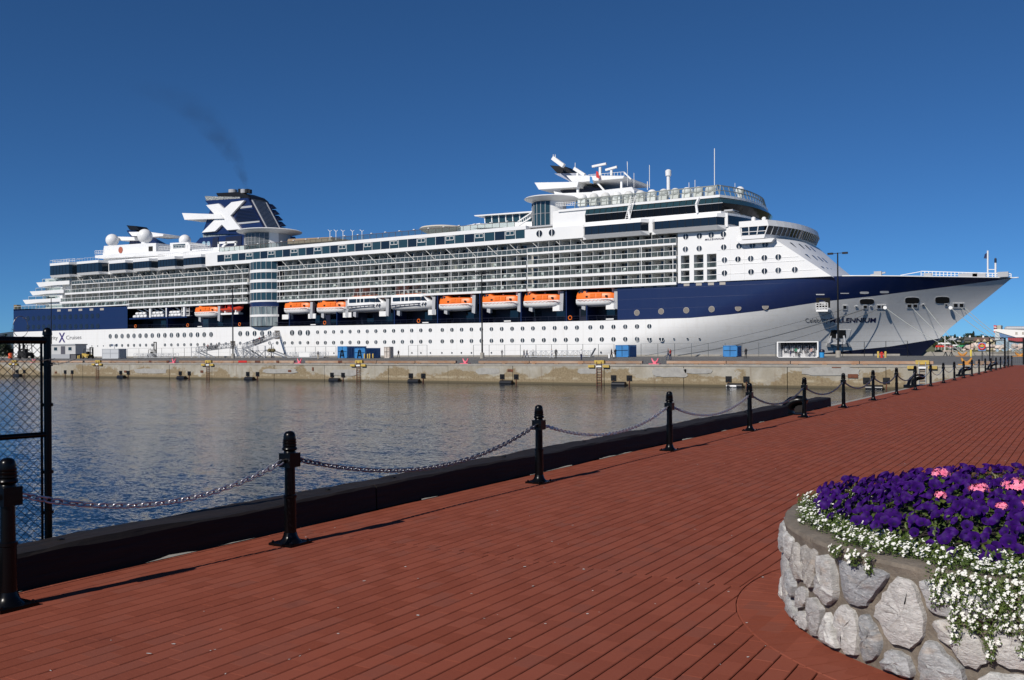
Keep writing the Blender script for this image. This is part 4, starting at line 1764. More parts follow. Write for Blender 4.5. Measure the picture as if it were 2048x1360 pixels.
sxx0, sxx1 = -206.2, -106.8
xbox('overhang', sxx0, sxx1, D - .4, D + 2.2, ZT, 26.75, WHITE)
xbox('roof_band', sxx0, sxx1, D - .4, D + 3.0, 28.72, 29.55, WHITE)
xbox('overhang_end', -211, sxx0, D - .4, D + 3, ZT, 29.55, WHITE)
xbox('sun_deck', -283, -60, D + 1, 2 * CL - D - 1, 29.2, 29.5, SHIP_GREY)
nw = 36
for i in range(nw):
    xa, xb = lerp(sxx0, sxx1, i / nw), lerp(sxx0, sxx1, (i + 1) / nw)
    w = MB().box(xa + .06, xb - .06, D - .30, D - .22, 26.76, 28.71)
    pane = w.build('strip_window', GLASS_TEAL if i % 3 else GLASS, ship)
    if i % 3 == 1:
        f_ = MB()
        a, c = xa + .3, xb - .3
        for (p0, p1) in (((a, 27.7), (c, 27.7)), ((a, 28.55), (c, 28.55)), ((a, 27.7), (a, 28.55)), ((c, 27.7), (c, 28.55)), (((a + c) / 2, 27.7), ((a + c) / 2, 28.55))):
            f_.bar((p0[0], D - .34, p0[1]), (p1[0], D - .34, p1[1]), .11)
        f_.build('opening_frame', WHITE_FLAT, pane)
    MB().box(xb - .05, xb + .05, D - .33, D - .2, 26.75, 28.72).build('window_post', WHITE_FLAT, ship)
# railing with glass above the roof band
q = MB()
q.box(-206, -110, D + .1, D + .13, 29.55, 30.75)
q.build('sun_deck_glass', RAILGLASS, ship)
q = MB()
q.box(-206, -110, D + .06, D + .17, 30.75, 30.84)
for i in range(49):
    X = lerp(-206, -110, i / 48)
    q.box(X - .04, X + .04, D + .08, D + .15, 29.55, 30.78)
q.build('sun_deck_rail', M('dark_rail', (.10, .07, .06), .6), ship)
for i in range(22):
    X = lerp(-204, -112, i / 21)
    MB().box(X - .25, X + .25, D - .1, D + .3, 30.9, 31.05).build('deck_lamp', WHITE_FLAT, ship)

# ---------------------------------------------------------------- glazed stair tower and the round lounges above
TX, TY, TR_ = (XS0 + XS1) / 2, D + 4.6, 6.4


def arc_prism(q, cx, cy, r, z0, z1, a0, a1, n=14, thick=.3):
    out, inn = [], []
    for i in range(n + 1):
        a = math.radians(lerp(a0, a1, i / n))
        out.append((cx + r * math.cos(a), cy + r * math.sin(a)))
        inn.append((cx + (r - thick) * math.cos(a), cy + (r - thick) * math.sin(a)))
    pl = out + inn[::-1]
    q.prism([(x, y, z0) for x, y in pl], [(x, y, z1) for x, y in pl])


def glazed_arc(cx, cy, r, z0, z1, a0, a1, n, mat, parent, rails=1):
    q = MB()
    arc_prism(q, cx, cy, r, z0, z1, a0, a1, n)
    q.build('curved_glass', mat, parent)
    for i in range(n + 1):
        a = math.radians(lerp(a0, a1, i / n))
        x, y = cx + (r + .05) * math.cos(a), cy + (r + .05) * math.sin(a)
        MB().bar((x, y, z0), (x, y, z1), .12).build('glazing_bar', SHIP_GREY, parent)
    for k in range(1, rails + 1):
        q = MB()
        z = lerp(z0, z1, k / (rails + 1))
        q.tube([(cx + (r + .05) * math.cos(math.radians(lerp(a0, a1, i / 24))), cy + (r + .05) * math.sin(math.radians(lerp(a0, a1, i / 24))), z) for i in range(25)], .05, 4)
        q.build('glazing_rail', SHIP_GREY, parent)


PALEGL = M('pale_glass', (.10, .13, .14), .12, spec=.6, col2=(.30, .34, .33), vs=.6, stretch=(1, 1, .1), lo=.45, hi=.55)
q = MB()
for z0, z1 in ((Z6 - 1.6, Z6 + .1), (Z7 - .45, Z7 + .35), (Z8 - .45, Z8 + .35), (Z9 - .45, Z9 + .35)):
    arc_prism(q, TX, TY, TR_ + .12, z0, z1, 215, 325, 16)
tower = q.build('stair_tower', WHITE, ship)
q = MB()
arc_prism(q, TX, TY, TR_ + .14, Z6 - 1.55, Z6 - .35, 215, 325, 16)
q.mi = 1
arc_prism(q, TX, TY, TR_ + .13, 11.15, 11.75, 215, 325, 16)
q.build('tower_band', [NAVY, WHITE_FLAT], tower)
for z0, z1 in ((8.7, 11.2), (11.7, Z6 - 1.6), (Z6 + .1, Z7 - .45), (Z7 + .35, Z8 - .45), (Z8 + .35, Z9 - .45), (Z9 + .35, ZT)):
    glazed_arc(TX, TY, TR_, z0, z1, 218, 322, 8, GLASS_TEAL if z0 > 14 else PALEGL, tower, 0)
xbox('tower_shaft', XS0 - .1, XS1 + .1, D + .8, D + 4, 8, 26, NAVY_DARK)
# aft round lounge
LX, LY, LR = -194.2, D + 7.0, 6.3
lounge = MB().lathe([(LR - .3, 29.5), (LR - .3, 34.3)], (LX, LY, 0), 32).build('round_lounge', SHIP_GREY, ship, smooth='auto')
glazed_arc(LX, LY, LR, 29.6, 34.0, 180, 318, 12, M('bronze_glass', (.10, .11, .11), .12, spec=.6), lounge, 3)
q = MB()
arc_prism(q, LX, LY, LR + .05, 29.6, 34.6, 318, 342, 6, .5)
q.build('white_pier_panel', WHITE, lounge)
MB().lathe([(6.0, 34.2), (8.7, 34.75), (8.9, 34.95), (8.5, 35.2), (3.0, 35.45), (.1, 35.5)], (LX + .6, LY, 0), 40).build('disc_canopy', WHITE, lounge, smooth='auto')
# forward round lounge
FX, FY, FR_ = -104.2, D + 6.0, 4.0
lounge2 = MB().lathe([(FR_ - .25, 29.5), (FR_ - .25, 35.2)], (FX, FY, 0), 28).build('round_lounge', SHIP_GREY, ship, smooth='auto')
glazed_arc(FX, FY, FR_, 29.7, 35.0, 175, 300, 8, GLASS_TEAL, lounge2, 1)
q = MB()
arc_prism(q, FX, FY, FR_ + .06, 29.5, 35.3, 300, 345, 8, .4)
q.build('white_pier_panel', WHITE, lounge2)
MB().lathe([(3.9, 35.1), (5.9, 35.75), (6.2, 35.95), (5.9, 36.2), (2.0, 36.4), (.1, 36.45)], (FX + .4, FY, 0), 36).build('disc_canopy', WHITE, lounge2, smooth='auto')

# ---------------------------------------------------------------- aft top: radar house, domes, fin mast
plate('radar_house', [(208, 492), (283, 487), (312, 486), (312, 505), (205, 515)], D + 4, D + 22, WHITE)
plate('radar_house_wing', [(190, 511), (300, 503), (470, 500), (470, 505), (205, 517), (190, 516)], D + 1.5, D + 28, WHITE)
plate('aft_house', [(207, 517), (440, 500), (440, 512), (420, 530), (207, 532)], D + 3, D + 26, WHITE)
plate('aft_house_door', [(297, 493), (305, 492.5), (305, 502), (297, 502.5)], D + 3.9, D + 4.2, BLACK_MATT)
q = MB()
q.disc(at(241, 500, D + 3.9), (0, 1, 0), 1.0, 20, .08)
q.build('round_emblem', M('red_brown', (.36, .10, .06), .6), ship)
for u, v, Y, r, base in ((224.5, 480.5, 192, 2.0, 490), (290, 472.5, 188, 2.2, 487), (370, 481, 197, 1.8, 488)):
    p = at(u, v, Y)
    dome = MB().sphere(p, r, 28, 18).build('radome', WHITE, ship, smooth=True)
    pb = at(u, base, Y)
    MB().lathe([(r * .55, pb.z - p.z - .6), (r * .5, -r * .8)], (p.x, p.y, p.z), 16).build('radome_base', WHITE, dome)
plate('fin_mast', [(253, 461), (268, 459), (318, 487), (258, 488), (262, 474)], 196, 199, NAVY)
plate('fin_cap', [(253, 450.5), (272, 452), (279, 460), (259, 459.5)], 195.5, 199.5, BLACK_PAINT)
plate('fin_wing', [(257, 464), (282, 463.5), (285, 472.5), (264, 472)], 194.5, 200.5, WHITE)
plate('fin_wing', [(232, 473), (268, 474), (270, 480.5), (236, 481)], 194, 201, WHITE)
plate('fin_wing', [(296, 463.5), (327, 468), (326, 472), (300, 474)], 194, 201, WHITE)
plate('lift_house', [(340, 486), (376, 484), (380, 490), (380, 504), (340, 504)], D + 5, D + 24, WHITE)
plate('lift_house_window', [(346, 489), (370, 487.5), (370, 495), (346, 496.5)], D + 4.9, D + 5.2, GLASS_TEAL)
plate('bulwark', [(384, 498), (500, 490), (500, 500), (440, 505), (384, 512)], D + 3, D + 3.6, WHITE)
q = MB()
for a, c in (((438, 484), (438, 500)), ((472, 483.5), (472, 496)), ((437, 486), (474, 484)), ((445, 494), (455, 485))):
    q.bar(at(a[0], a[1], D + 4), at(c[0], c[1], D + 4), .55)
q.build('davit_frame', WHITE, ship)
q = MB()
for u0, v0, u1, v1, nn in ((190, 508, 208, 507, 5), (105, 527, 150, 524, 8), (318, 500, 420, 494, 18), (1112, 412, 1150, 410, 8)):
    for k in range(nn + 1):
        u = lerp(u0, u1, k / nn)
        v = lerp(v0, v1, k / nn)
        q.bar(at(u, v, D + 2), at(u, v - 6.5, D + 2), .08)
    for dv in (0.1, -3.2, -6.5):
        q.bar(at(u0, v0 + dv, D + 2), at(u1, v1 + dv, D + 2), .08)
q.build('open_deck_rail', WHITE_FLAT, ship)

# ---------------------------------------------------------------- funnel
FN = 194.0
fpx = lambda x, y: (380 + x / 9.31, 370 + y / 9.31)
funnel = plate('funnel', [fpx(*p) for p in ((280, 290), (1075, 240), (1370, 800), (1390, 905), (225, 915), (390, 420))], FN, 202, NAVY)
plate('funnel_base', [fpx(*p) for p in ((190, 980), (1090, 905), (1500, 900), (1560, 1150), (150, 1190), (60, 1130))], FN - .8, 203, NAVY, funnel)
plate('funnel_waist', [fpx(*p) for p in ((235, 910), (1380, 860), (1400, 925), (245, 985))], FN + .5, 201.5, M('lattice_grey', (.33, .38, .40), .6, col2=(.10, .12, .14), vs=3), funnel)
plate('funnel_cap', [fpx(*p) for p in ((485, 150), (880, 130), (1060, 190), (1130, 250), (940, 232), (520, 212))], FN + .6, 201.4, BLACK_PAINT, funnel)
plate('funnel_top_rail', [fpx(*p) for p in ((275, 205), (540, 215), (930, 222), (930, 258), (300, 288))], FN + .3, FN + .5, M('rail_lattice', (.45, .47, .45), .6, col2=(.08, .09, .10), vs=4, lo=.45, hi=.55), funnel)
for p0, p1, p2, p3 in (((940, 400), (1150, 380), (1150, 415), (935, 440)), ((880, 700), (1290, 665), (1295, 690), (885, 735))):
    plate('funnel_lattice', [fpx(*p) for p in (p0, p1, p2, p3)], FN - .15, FN + .1, SHIP_GREY, funnel)
for k in range(9):
    y = 455 + k * 26
    plate('funnel_louvre', [fpx(*p) for p in ((880 - k * 8, y + 12), (1170 + k * 13, y - 10), (1171 + k * 13, y - 4), (880 - k * 8, y + 20))], FN - .25, FN + .1, NAVY_DARK, funnel)
# X emblem
XP = [(300, 375), (530, 345), (635, 440), (770, 320), (1010, 285), (750, 570), (945, 820), (690, 840), (590, 735), (465, 860), (220, 885), (505, 600)]
plate('letter_emblem', [fpx(*p) for p in XP], FN - .75, FN - .05, WHITE, funnel)
cxm = sum(p[0] for p in XP) / len(XP)
plate('funnel_wing', [(364, 426), (440, 428.5), (446, 437), (369, 439.5)], FN - 1.3, FN + 5, WHITE, funnel)
# louvred front of the funnel, built on its sloping forward face
pa, pb_ = at(*fpx(1075, 240), FN), at(*fpx(1370, 800), FN)
for yy in (FN + 1.3, FN + 6.7):
    MB().bar((pa.x + .1, yy, pa.z), (pb_.x + .1, yy, pb_.z), .35).build('funnel_edge', SHIP_GREY, funnel)
for k in range(22):
    t = (k + .5) / 22
    X, Z = lerp(pa.x, pb_.x, t), lerp(pa.z, pb_.z, t)
    MB().bar((X + .12, FN + 1.5, Z), (X + .12, FN + 6.5, Z), .12, .18).build('front_louvre', SHIP_GREY, funnel)
for k in range(5):
    t = (k + .3) / 5
    X, Z = lerp(pa.x, pb_.x, t), lerp(pa.z, pb_.z, t)
    q = MB()
    prism_xz(q, [(X - .6, Z), (X + 1.2, Z - 1.4), (X - .2, Z - 1.5)], 202.05, 204.0)
    q.build('funnel_fin', NAVY_DARK, funnel)
for u, v, r in ((466, 382, 1.3), (480, 380.5, .55), (488, 381.5, 1.0), (495, 381, .7), (500, 382, .6)):
    p = at(u, v + 5, 197)
    MB().lathe([(r, 0), (r, 1.1), (r * .8, 1.1), (r * .8, .6)], p, 16).build('exhaust_pipe', BLACK_PAINT if r < 1 else SHIP_GREY, funnel)
for u in (408, 417):
    q = MB()
    q.disc(at(u, 487.5, FN - .85), (0, 1, 0), .75, 18, .15)
    q.build('funnel_porthole', M('pale_blue_glass', (.25, .38, .46), .2), funnel)
for x0, x1 in ((425, 525), (665, 960)):
    plate('funnel_grille', [fpx(*p) for p in ((x0, 985 - (x0 - 425) * .05), (x1, 965 - (x1 - 525) * .06), (x1 - 10, 1130), (x0 - 20, 1160))], FN - .95, FN - .7, NAVY_DARK, funnel)

# deck bits along the roof, midships
for u in (660, 672, 686, 705, 724):
    a, c = at(u, 480, D + 4), at(u, 463, D + 4)
    q = MB().tube([a, c], .09, 6)
    q.tube([c, c + Vector((-.7, 0, .5))], .06, 5)
    q.tube([c, c + Vector((.6, 0, .3))], .06, 5)
    q.build('deck_mast', WHITE_FLAT, ship)
p = at(884, 458, D + 8)
MB().lathe([(1.2, -2.2), (4.6, -.7), (5.6, 0), (5.2, .35), (2.0, .8), (.1, .9)], p, 30).build('parasol_bar', M('canvas_cream', (.60, .56, .48), .8), ship, smooth='auto')
plate('pool_screen', [(575, 478), (660, 474), (665, 482), (575, 488)], D + 6, D + 24, M('brown_deck_screen', (.30, .22, .15), .8))
plate('pool_roof', [(890, 458), (960, 446), (960, 462), (890, 466)], D + 8, D + 24, WHITE)
pav = plate('glass_pavilion', [(968, 432), (1062, 425), (1062, 446), (972, 446)], D + 5, D + 18, GLASS_TEAL)
plate('pavilion_roof', [(948, 430.5), (1064, 422), (1064, 425), (950, 432.5)], D + 4, D + 19, WHITE, pav)
for u in (968, 982, 996, 1010, 1024, 1038):
    plate('pavilion_post', [(u, 431 - (u - 968) * .065), (u + 1.6, 431 - (u - 968) * .065), (u + 2.6, 446), (u + 1, 446)], D + 4.8, D + 5.1, WHITE_FLAT, pav)
plate('pavilion_base', [(945, 448), (1064, 443), (1064, 453), (945, 456)], D + 3, D + 20, WHITE, pav)
q = MB()
for dz in (0, 1.0):
    q.bar(at(1036, 452, D + 3) + Vector((0, 0, dz)), at(1062, 435, D + 3) + Vector((0, 0, dz)), .25)
for k in range(8):
    a = at(lerp(1036, 1062, k / 7), lerp(452, 435, k / 7), D + 3)
    q.bar(a, a + Vector((0, 0, 1)), .1)
q.build('deck_stair', WHITE_FLAT, ship)

# ---------------------------------------------------------------- forward house
def bowpath(x0, xc, bulge, ys, n=16):
    ye = 2 * CL - ys
    hw = (ye - ys) / 2
    pts = [(x0, ys), (xc, ys)]
    for i in range(1, n):
        y = lerp(ys, ye, i / n)
        t = (y - CL) / hw
        pts.append((xc + bulge * (1 - abs(t) ** 2.4), y))
    pts += [(xc, ye), (x0, ye)]
    return pts


def bowsolid(name, x0, xc, bulge, ys, z0, z1, mat, parent=None, xc1=None, ys1=None):
    a = bowpath(x0, xc, bulge, ys)
    b_ = bowpath(x0, xc if xc1 is None else xc1, bulge, ys if ys1 is None else ys1)
    q = MB()
    q.prism([(x, y, z0) for x, y in a], [(x, y, z1) for x, y in b_])
    return q.build(name, mat, parent or ship)


fh = bowsolid('forward_house', -107.0, -60.5, 2.5, D - .55, ZT, 28.6, WHITE)
bowsolid('forward_upper_house', -100.5, -63.5, 2.5, D + .6, 28.6, 32.3, WHITE, fh)
# big portholes on the plain panel
for x, y in ((188, 599), (268, 593)):
    porthole(1020 + x / 3.2, 280 + y / 3.2, 1.6, 'white', D - .58)
for (xa, xb, za, zb_) in ((-91.2, -78.4, 26.2, 27.95), (-75.3, -62.2, 26.2, 27.8)):
    bay = MB()
    yb = D - 2.2
    c = 1.3
    for z0, z1, s0, s1 in ((za - .85, za, .55, 1), (zb_, zb_ + .75, 1, .8)):
        pl0 = [(xa - c, D - .5), (xa, lerp(D - .5, yb, s0)), (xb, lerp(D - .5, yb, s0)), (xb + c, D - .5)]
        pl1 = [(xa - c, D - .5), (xa, lerp(D - .5, yb, s1)), (xb, lerp(D - .5, yb, s1)), (xb + c, D - .5)]
        bay.prism([(x, y, z0) for x, y in pl0], [(x, y, z1) for x, y in pl1])
    bo = bay.build('glazed_bay', WHITE, ship)
    g = MB()
    pl = [(xa - c + .1, D - .4), (xa, yb + .07), (xb, yb + .07), (xb + c - .1, D - .4)]
    g.prism([(x, y, za - .01) for x, y in pl], [(x, y, zb_ + .01) for x, y in pl])
    g.build('bay_glass', GLASS, bo)
    for k in range(0, 9):
        X = lerp(xa, xb, k / 8)
        MB().box(X - .03, X + .03, yb + .02, yb + .08, za, zb_).build('mullion', BLACK_PAINT, bo)
bowsolid('lower_front_glass', -61.9, -60.3, 2.6, D - .45, 26.4, 28.1, GLASS, fh)
# observation lounge: dark glass wrapping the front, upper row leaning in
bowsolid('lounge_sill', -92.6, -62.0, 2.6, D - .2, 28.6, 29.15, WHITE, fh)
obs = bowsolid('lounge_glass', -92.2, -62.3, 3.6, D + .1, 29.15, 30.75, M('lounge_black_glass', (.006, .008, .012), .12, spec=.15), None, -61.6, D - .1)
bowsolid('lounge_upper_glass', -92.2, -61.6, 3.6, D - .1, 30.78, 32.0, GLASS_TEAL, obs, -62.6, D + .5)
for k in range(22):
    X = lerp(-91.5, -62.5, k / 21)
    MB().bar((X, D + .02, 29.15), (X, D - .18, 30.75), .07).build('mullion', BLACK_PAINT, obs)
    MB().bar((X, D - .18, 30.78), (X, D + .42, 32.0), .07).build('mullion', BLACK_PAINT, obs)
MB().bar((-92, D - .2, 30.77), (-61.6, D - .2, 30.77), .12).build('glazing_rail', SHIP_GREY, obs)
for X in (-66.8, -81.6):
    MB().bar((X, D - .35, 29.1), (X - .2, D - .4, 30.8), .45).build('white_post', WHITE, obs)
    MB().bar((X - .2, D - .4, 30.8), (X + .1, D + .3, 32.2), .45).build('white_post', WHITE, obs)
bowsolid('lounge_roof', -99, -62.4, 3.4, D + .3, 32.0, 32.5, WHITE, fh)
# leaning wind screen on the roof
wsx = [lerp(-95, -62.5, k / 26) for k in range(27)]
q = MB()
for k in range(26):
    q.add([(wsx[k], D + .6, 32.55), (wsx[k + 1], D + .6, 32.55), (wsx[k + 1], D + 1.2, 34.5), (wsx[k], D + 1.2, 34.5)], [(0, 1, 2, 3)])
bp = [p for p in bowpath(-95, -62.5, 3.2, D + .6, 20)][1:-1]
for k in range(len(bp) - 1):
    q.add([(bp[k][0], bp[k][1], 32.55), (bp[k + 1][0], bp[k + 1][1], 32.55), (bp[k + 1][0] - .6, bp[k + 1][1], 34.5), (bp[k][0] - .6, bp[k][1], 34.5)], [(0, 1, 2, 3)])
ws = q.build('wind_screen', RAILGLASS, ship, fix=False)
q = MB()
FRAME = M('olive_frame', (.22, .24, .22), .5)
for X in wsx:
    q.bar((X, D + .55, 32.5), (X, D + 1.15, 34.5), .14)
q.bar((-95, D + 1.15, 34.5), (-62.6, D + 1.15, 34.5), .2)
q.bar((-95, D + .85, 33.5), (-62.6, D + .85, 33.5), .14)
for k in range(len(bp)):
    q.bar((bp[k][0], bp[k][1], 32.5), (bp[k][0] - .6, bp[k][1], 34.5), .14)
    if k:
        q.bar((bp[k - 1][0] - .6, bp[k - 1][1], 34.5), (bp[k][0] - .6, bp[k][1], 34.5), .2)
        q.bar((bp[k - 1][0] - .3, bp[k - 1][1], 33.5), (bp[k][0] - .3, bp[k][1], 33.5), .14)
q.build('screen_frame', FRAME, ws)
q = MB()
for X in (-82.6, -81.6):
    q.bar((X, D - .5, 29), (X + .6, D - .5, 31), .1)
    q.bar((X + .6, D - .5, 31), (X + 1.0, D + .4, 34), .1)
for k in range(12):
    q.bar((-82.6 + k * .12, D - .5 + max(0, k - 5) * .12, 29 + k * .42), (-81.6 + k * .12, D - .5 + max(0, k - 5) * .12, 29 + k * .42), .08)
q.build('roof_ladder', WHITE_FLAT, ship)
# side wall below with portholes and recessed verandahs
xF = lambda z: -41.7 - (z - 15.9) * 1.38
side = MB()
V = [(1357, 1363), (1380, 1389), (1408, 1415)]
xv = lambda u: at(u, 540, D).x
prism_xz(side, [(xv(1434), 15.2), (xF(15.2), 15.2), (xF(22.9), 22.9), (-57.6, 22.9), (-57.6, 25.84), (xv(1434), 25.84)], D - .3, D + 1.7)
prism_xz(side, [(xv(1357), 20.75), (xv(1434), 20.75), (xv(1434), 25.84), (xv(1357), 25.84)], D - .3, D + 1.7)
for a, c in V:
    prism_xz(side, [(xv(a), 15.2), (xv(c), 15.2), (xv(c), 20.75), (xv(a), 20.75)], D - .3, D + 1.7)
sw = side.build('forward_side_wall', WHITE, ship)
for (a, c) in ((1363, 1380), (1389, 1408), (1415, 1434)):
    for z in (15.55, 18.1):
        MB().box(xv(a), xv(c), D - .2, D + 2, z - .4, z).build('verandah_floor', WHITE, sw)
        g = MB().box(xv(a), xv(c), D - .12, D - .10, z + .05, z + .95)
        g.build('verandah_glass', RAILGLASS, sw)
        MB().box(xv(a), xv(c), D - .17, D - .07, z + .96, z + 1.06).build('verandah_rail', WHITE_FLAT, sw)
        inst('cabin_door', door_me, ((xv(a) + xv(c)) / 2, D + 2.1, z + .02), sw)
for z in (16.55, 18.4, 19.2, 21.4, 22.3):
    MB().box(xv(1436) if z < 22 else xv(1500), xF(z) - .6, D - .36, D - .28, z, z + .07).build('rubbing_strip', WHITE_FLAT, sw)
for u in (1461, 1489):
    X = xv(u)
    MB().box(X - .05, X + .05, D - .36, D - .28, 15.4, 23.5).build('pipe', WHITE_FLAT, sw)
for x, y in ((1125, 619), (1212, 614), (1288, 608), (1366, 603), (1123, 699), (1211, 694), (1368, 686), (1466, 679), (1552, 674), (1633, 669), (1373, 768), (1459, 763), (1541, 759), (1628, 754), (1717, 749),
             (1373, 852), (1543, 844), (1629, 839), (1717, 834), (1823, 830)):
    porthole(1020 + x / 3.2, 280 + y / 3.2, 1.18, 'white', D - .32)
# raked front, slightly bowed
q = MB()
ny = 16
vs = []
for j in range(ny + 1):
    y = lerp(D - .3, 2 * CL - D + .3, j / ny)
    t = (y - CL) / (CL - D + .3)
    for z in (15.0, 17.6, 20.3, 23.0):
        vs.append((xF(z) + (.3 + max(0, z - 16) * .42) * (1 - abs(t) ** 3), y, z))
for j in range(ny):
    pass
q.add(vs, [(j * 4 + i, (j + 1) * 4 + i, (j + 1) * 4 + i + 1, j * 4 + i + 1) for j in range(ny) for i in range(3)])
q.build('raked_front', WHITE, ship, fix=False, smooth=True)
for z in (16.9, 19.4, 21.8):
    for y in (185, 188, 191, 194):
        t = (y - CL) / (CL - D + .3)
        X = xF(z) + (.3 + max(0, z - 16) * .42) * (1 - abs(t) ** 3)
        MB().prism([(X + .05 + .5, y - .5, z - .5), (X + .05 + .5, y + .5, z - .5), (X + .05 - .5, y + .5, z + .5), (X + .05 - .5, y - .5, z + .5)],
                   [(X - .2 + .5, y - .5, z - .5), (X - .2 + .5, y + .5, z - .5), (X - .2 - .5, y + .5, z + .5), (X - .2 - .5, y - .5, z + .5)]).build('front_window', GLASS, ship)
# bridge
br = bowsolid('bridge', -57.5, -53.0, 3.8, D - 1.7, 23.0, 23.75, WHITE, None, -52.7)
bowsolid('bridge_roof', -57.8, -52.0, 3.9, D - 1.9, 25.35, 26.5, WHITE_FLAT, br, -52.3)
bowsolid('bridge_interior', -57.3, -53.3, 3.4, D - 1.4, 23.75, 25.35, BLACK_MATT, br)
pb0 = bowpath(-57.4, -52.75, 3.75, D - 1.68, 26)
pb1 = bowpath(-57.7, -52.1, 3.85, D - 1.85, 26)
for k in range(1, len(pb0) - 2):
    a0, a1, c0, c1_ = pb0[k], pb0[k + 1], pb1[k], pb1[k + 1]
    q = MB()
    q.add([(a0[0], a0[1], 23.78), (a1[0], a1[1], 23.78), (c1_[0], c1_[1], 25.34), (c0[0], c0[1], 25.34)], [(0, 1, 2, 3)])
    q.build('bridge_window', GLASS, br, fix=False)
    MB().bar((a0[0] + .03, a0[1] - .02, 23.75), (c0[0] + .03, c0[1] - .02, 25.36), .13).build('window_post', WHITE_FLAT, br)
q = MB()
for t in (0, .33, .66, 1):
    X0_, X1_ = lerp(-57.4, -52.75, t), lerp(-57.7, -52.1, t)
    q.bar((X0_, D - 1.72, 23.75), (X1_, D - 1.9, 25.36), .16)
q.bar((-57.4, D - 1.8, 24.4), (-52.5, D - 1.8, 24.4), .10)
q.build('wing_window_frame', WHITE_FLAT, br)
MB().box(-57.3, -52.9, D - 1.68, D - 1.6, 23.8, 25.3).build('wing_glass', GLASS, br)
q = MB()
prism_xz(q, [(-58.5, 22.9), (-51.0, 22.9), (-51.6, 22.2), (-57.6, 22.2)], D - 1.6, D - .2)
q.build('wing_platform', WHITE, br)
for u, v in ((1507, 444), (1528, 444), (1575, 456)):
    p = at(u, v, D + 2 if u < 1550 else CL - 4)
    MB().lathe([(.5, -1.6), (.5, 0), (.42, .1), (.42, .8), (.2, 1.0)], p, 12).build('search_light', WHITE_FLAT, br)

# ---------------------------------------------------------------- forward mast
mpx = lambda x, y: (1040 + x / 7.877, 290 + y / 7.877)
MY = 194.0
mast = plate('mast', [mpx(*p) for p in ((620, 700), (900, 640), (1380, 690), (1090, 760), (690, 790))], MY, MY + 8, NAVY_DARK)
plate('mast_wing', [mpx(*p) for p in ((228, 592), (920, 580), (900, 660), (295, 700))], MY - 3, MY + 11, WHITE, mast)
plate('mast_platform', [mpx(*p) for p in ((730, 480), (1640, 485), (1620, 525), (980, 580), (820, 580))], MY - 3, MY + 11, WHITE, mast)
plate('mast_fin', [mpx(*p) for p in ((470, 320), (720, 340), (830, 435), (580, 440))], MY + 2, MY + 6, BLACK_PAINT, mast)
plate('mast_body', [mpx(*p) for p in ((540, 450), (930, 440), (1080, 480), (1100, 660), (900, 700), (760, 560))], MY + 1.5, MY + 6.5, M('mast_lattice', (.40, .42, .48), .6, col2=(.25, .27, .34), vs=2), mast)
plate('mast_house', [mpx(*p) for p in ((1140, 730), (1760, 660), (1800, 720), (1800, 790), (1130, 840))], MY - 6, MY + 14, WHITE, mast)
plate('mast_house', [mpx(*p) for p in ((530, 730), (680, 760), (1140, 740), (1140, 860), (560, 800))], MY - 4, MY + 12, WHITE, mast)
q = MB()
for a, c, w in (((520, 205), (690, 330), .9), ((855, 370), (1020, 475), .7), ((910, 440), (915, 840), .5), ((1600, 520), (1600, 700), .45), ((525, 150), (525, 210), .12), ((555, 150), (560, 215), .12), ((870, 280), (870, 360), .1),
                ((1690, 260), (1695, 430), .09), ((1215, 590), (1330, 720), .35), ((1265, 350), (1265, 480), .5), ((1443, 400), (1443, 480), .5), ((1640, 430), (1750, 540), .3)):
    q.bar(at(*mpx(*a), MY - 2), at(*mpx(*c), MY - 2), w)
q.build('mast_spar', WHITE_FLAT, mast)
for a, c in (((1140, 340), (1360, 295)), ((1350, 395), (1530, 345))):
    MB().bar(at(*mpx(*a), MY - 2), at(*mpx(*c), MY - 2), .55, .45).build('radar_scanner', WHITE_FLAT, mast)
q = MB()
for k in range(12):
    u = lerp(1080, 1640, k / 11)
    a, c = at(*mpx(u, 482 - (u - 1080) * .0), MY - 3), at(*mpx(u, 470 - (u - 1080) * .085), MY - 3)
    q.bar(a, c, .07)
q.bar(at(*mpx(1080, 468), MY - 3), at(*mpx(1640, 422), MY - 3), .07)
q.build('mast_rail', WHITE_FLAT, mast)
for (x, y), col in (((1100, 590), BLUE), ((1200, 510), RED)):
    a = at(*mpx(x, y), MY - 4)
    MB().prism([(a.x, a.y, a.z), (a.x + .9, a.y, a.z - .4), (a.x + .5, a.y, a.z + 1.2), (a.x, a.y, a.z + 1.4)], [(a.x, a.y + .04, a.z), (a.x + .9, a.y + .04, a.z - .4), (a.x + .5, a.y + .04, a.z + 1.2), (a.x, a.y + .04, a.z + 1.4)]).build('signal_flag', col, mast)
# white mushroom vent, whip aerials, dome
p0, p1 = at(1337, 395, 192), at(1337, 348, 192)
v_ = MB()
v_.lathe([(.38, 0), (.38, p1.z - p0.z - .5), (.62, p1.z - p0.z - .4), (.66, p1.z - p0.z + .7), (.35, p1.z - p0.z + .95), (.05, p1.z - p0.z + 1)], p0, 14)
v_.build('aerial_column', WHITE, ship, smooth='auto')
q = MB()
for u, v0, v1, w in ((1429, 376, 297, .09), (1299, 376, 330, .07), (1268, 374, 346, .06), (1255, 372, 325, .05), (1295, 380, 363, .1), (1378, 385, 365, .07), (1390, 384, 360, .07), (1470, 380, 366, .05)):
    q.tube([at(u, v0, 190), at(u, v1, 190)], w, 5)
q.build('whip_aerial', WHITE_FLAT, ship)
for u, v, r in ((1480, 382, .95), (1383, 383, .5), (1429, 375, .45)):
    p = at(u, v, 192)
    q = MB().sphere(p, r, 16, 10)
    q.lathe([(r * .5, -r - 1.5), (r * .6, -r * .5)], p, 10)
    q.build('small_dome', WHITE, ship, smooth='auto')
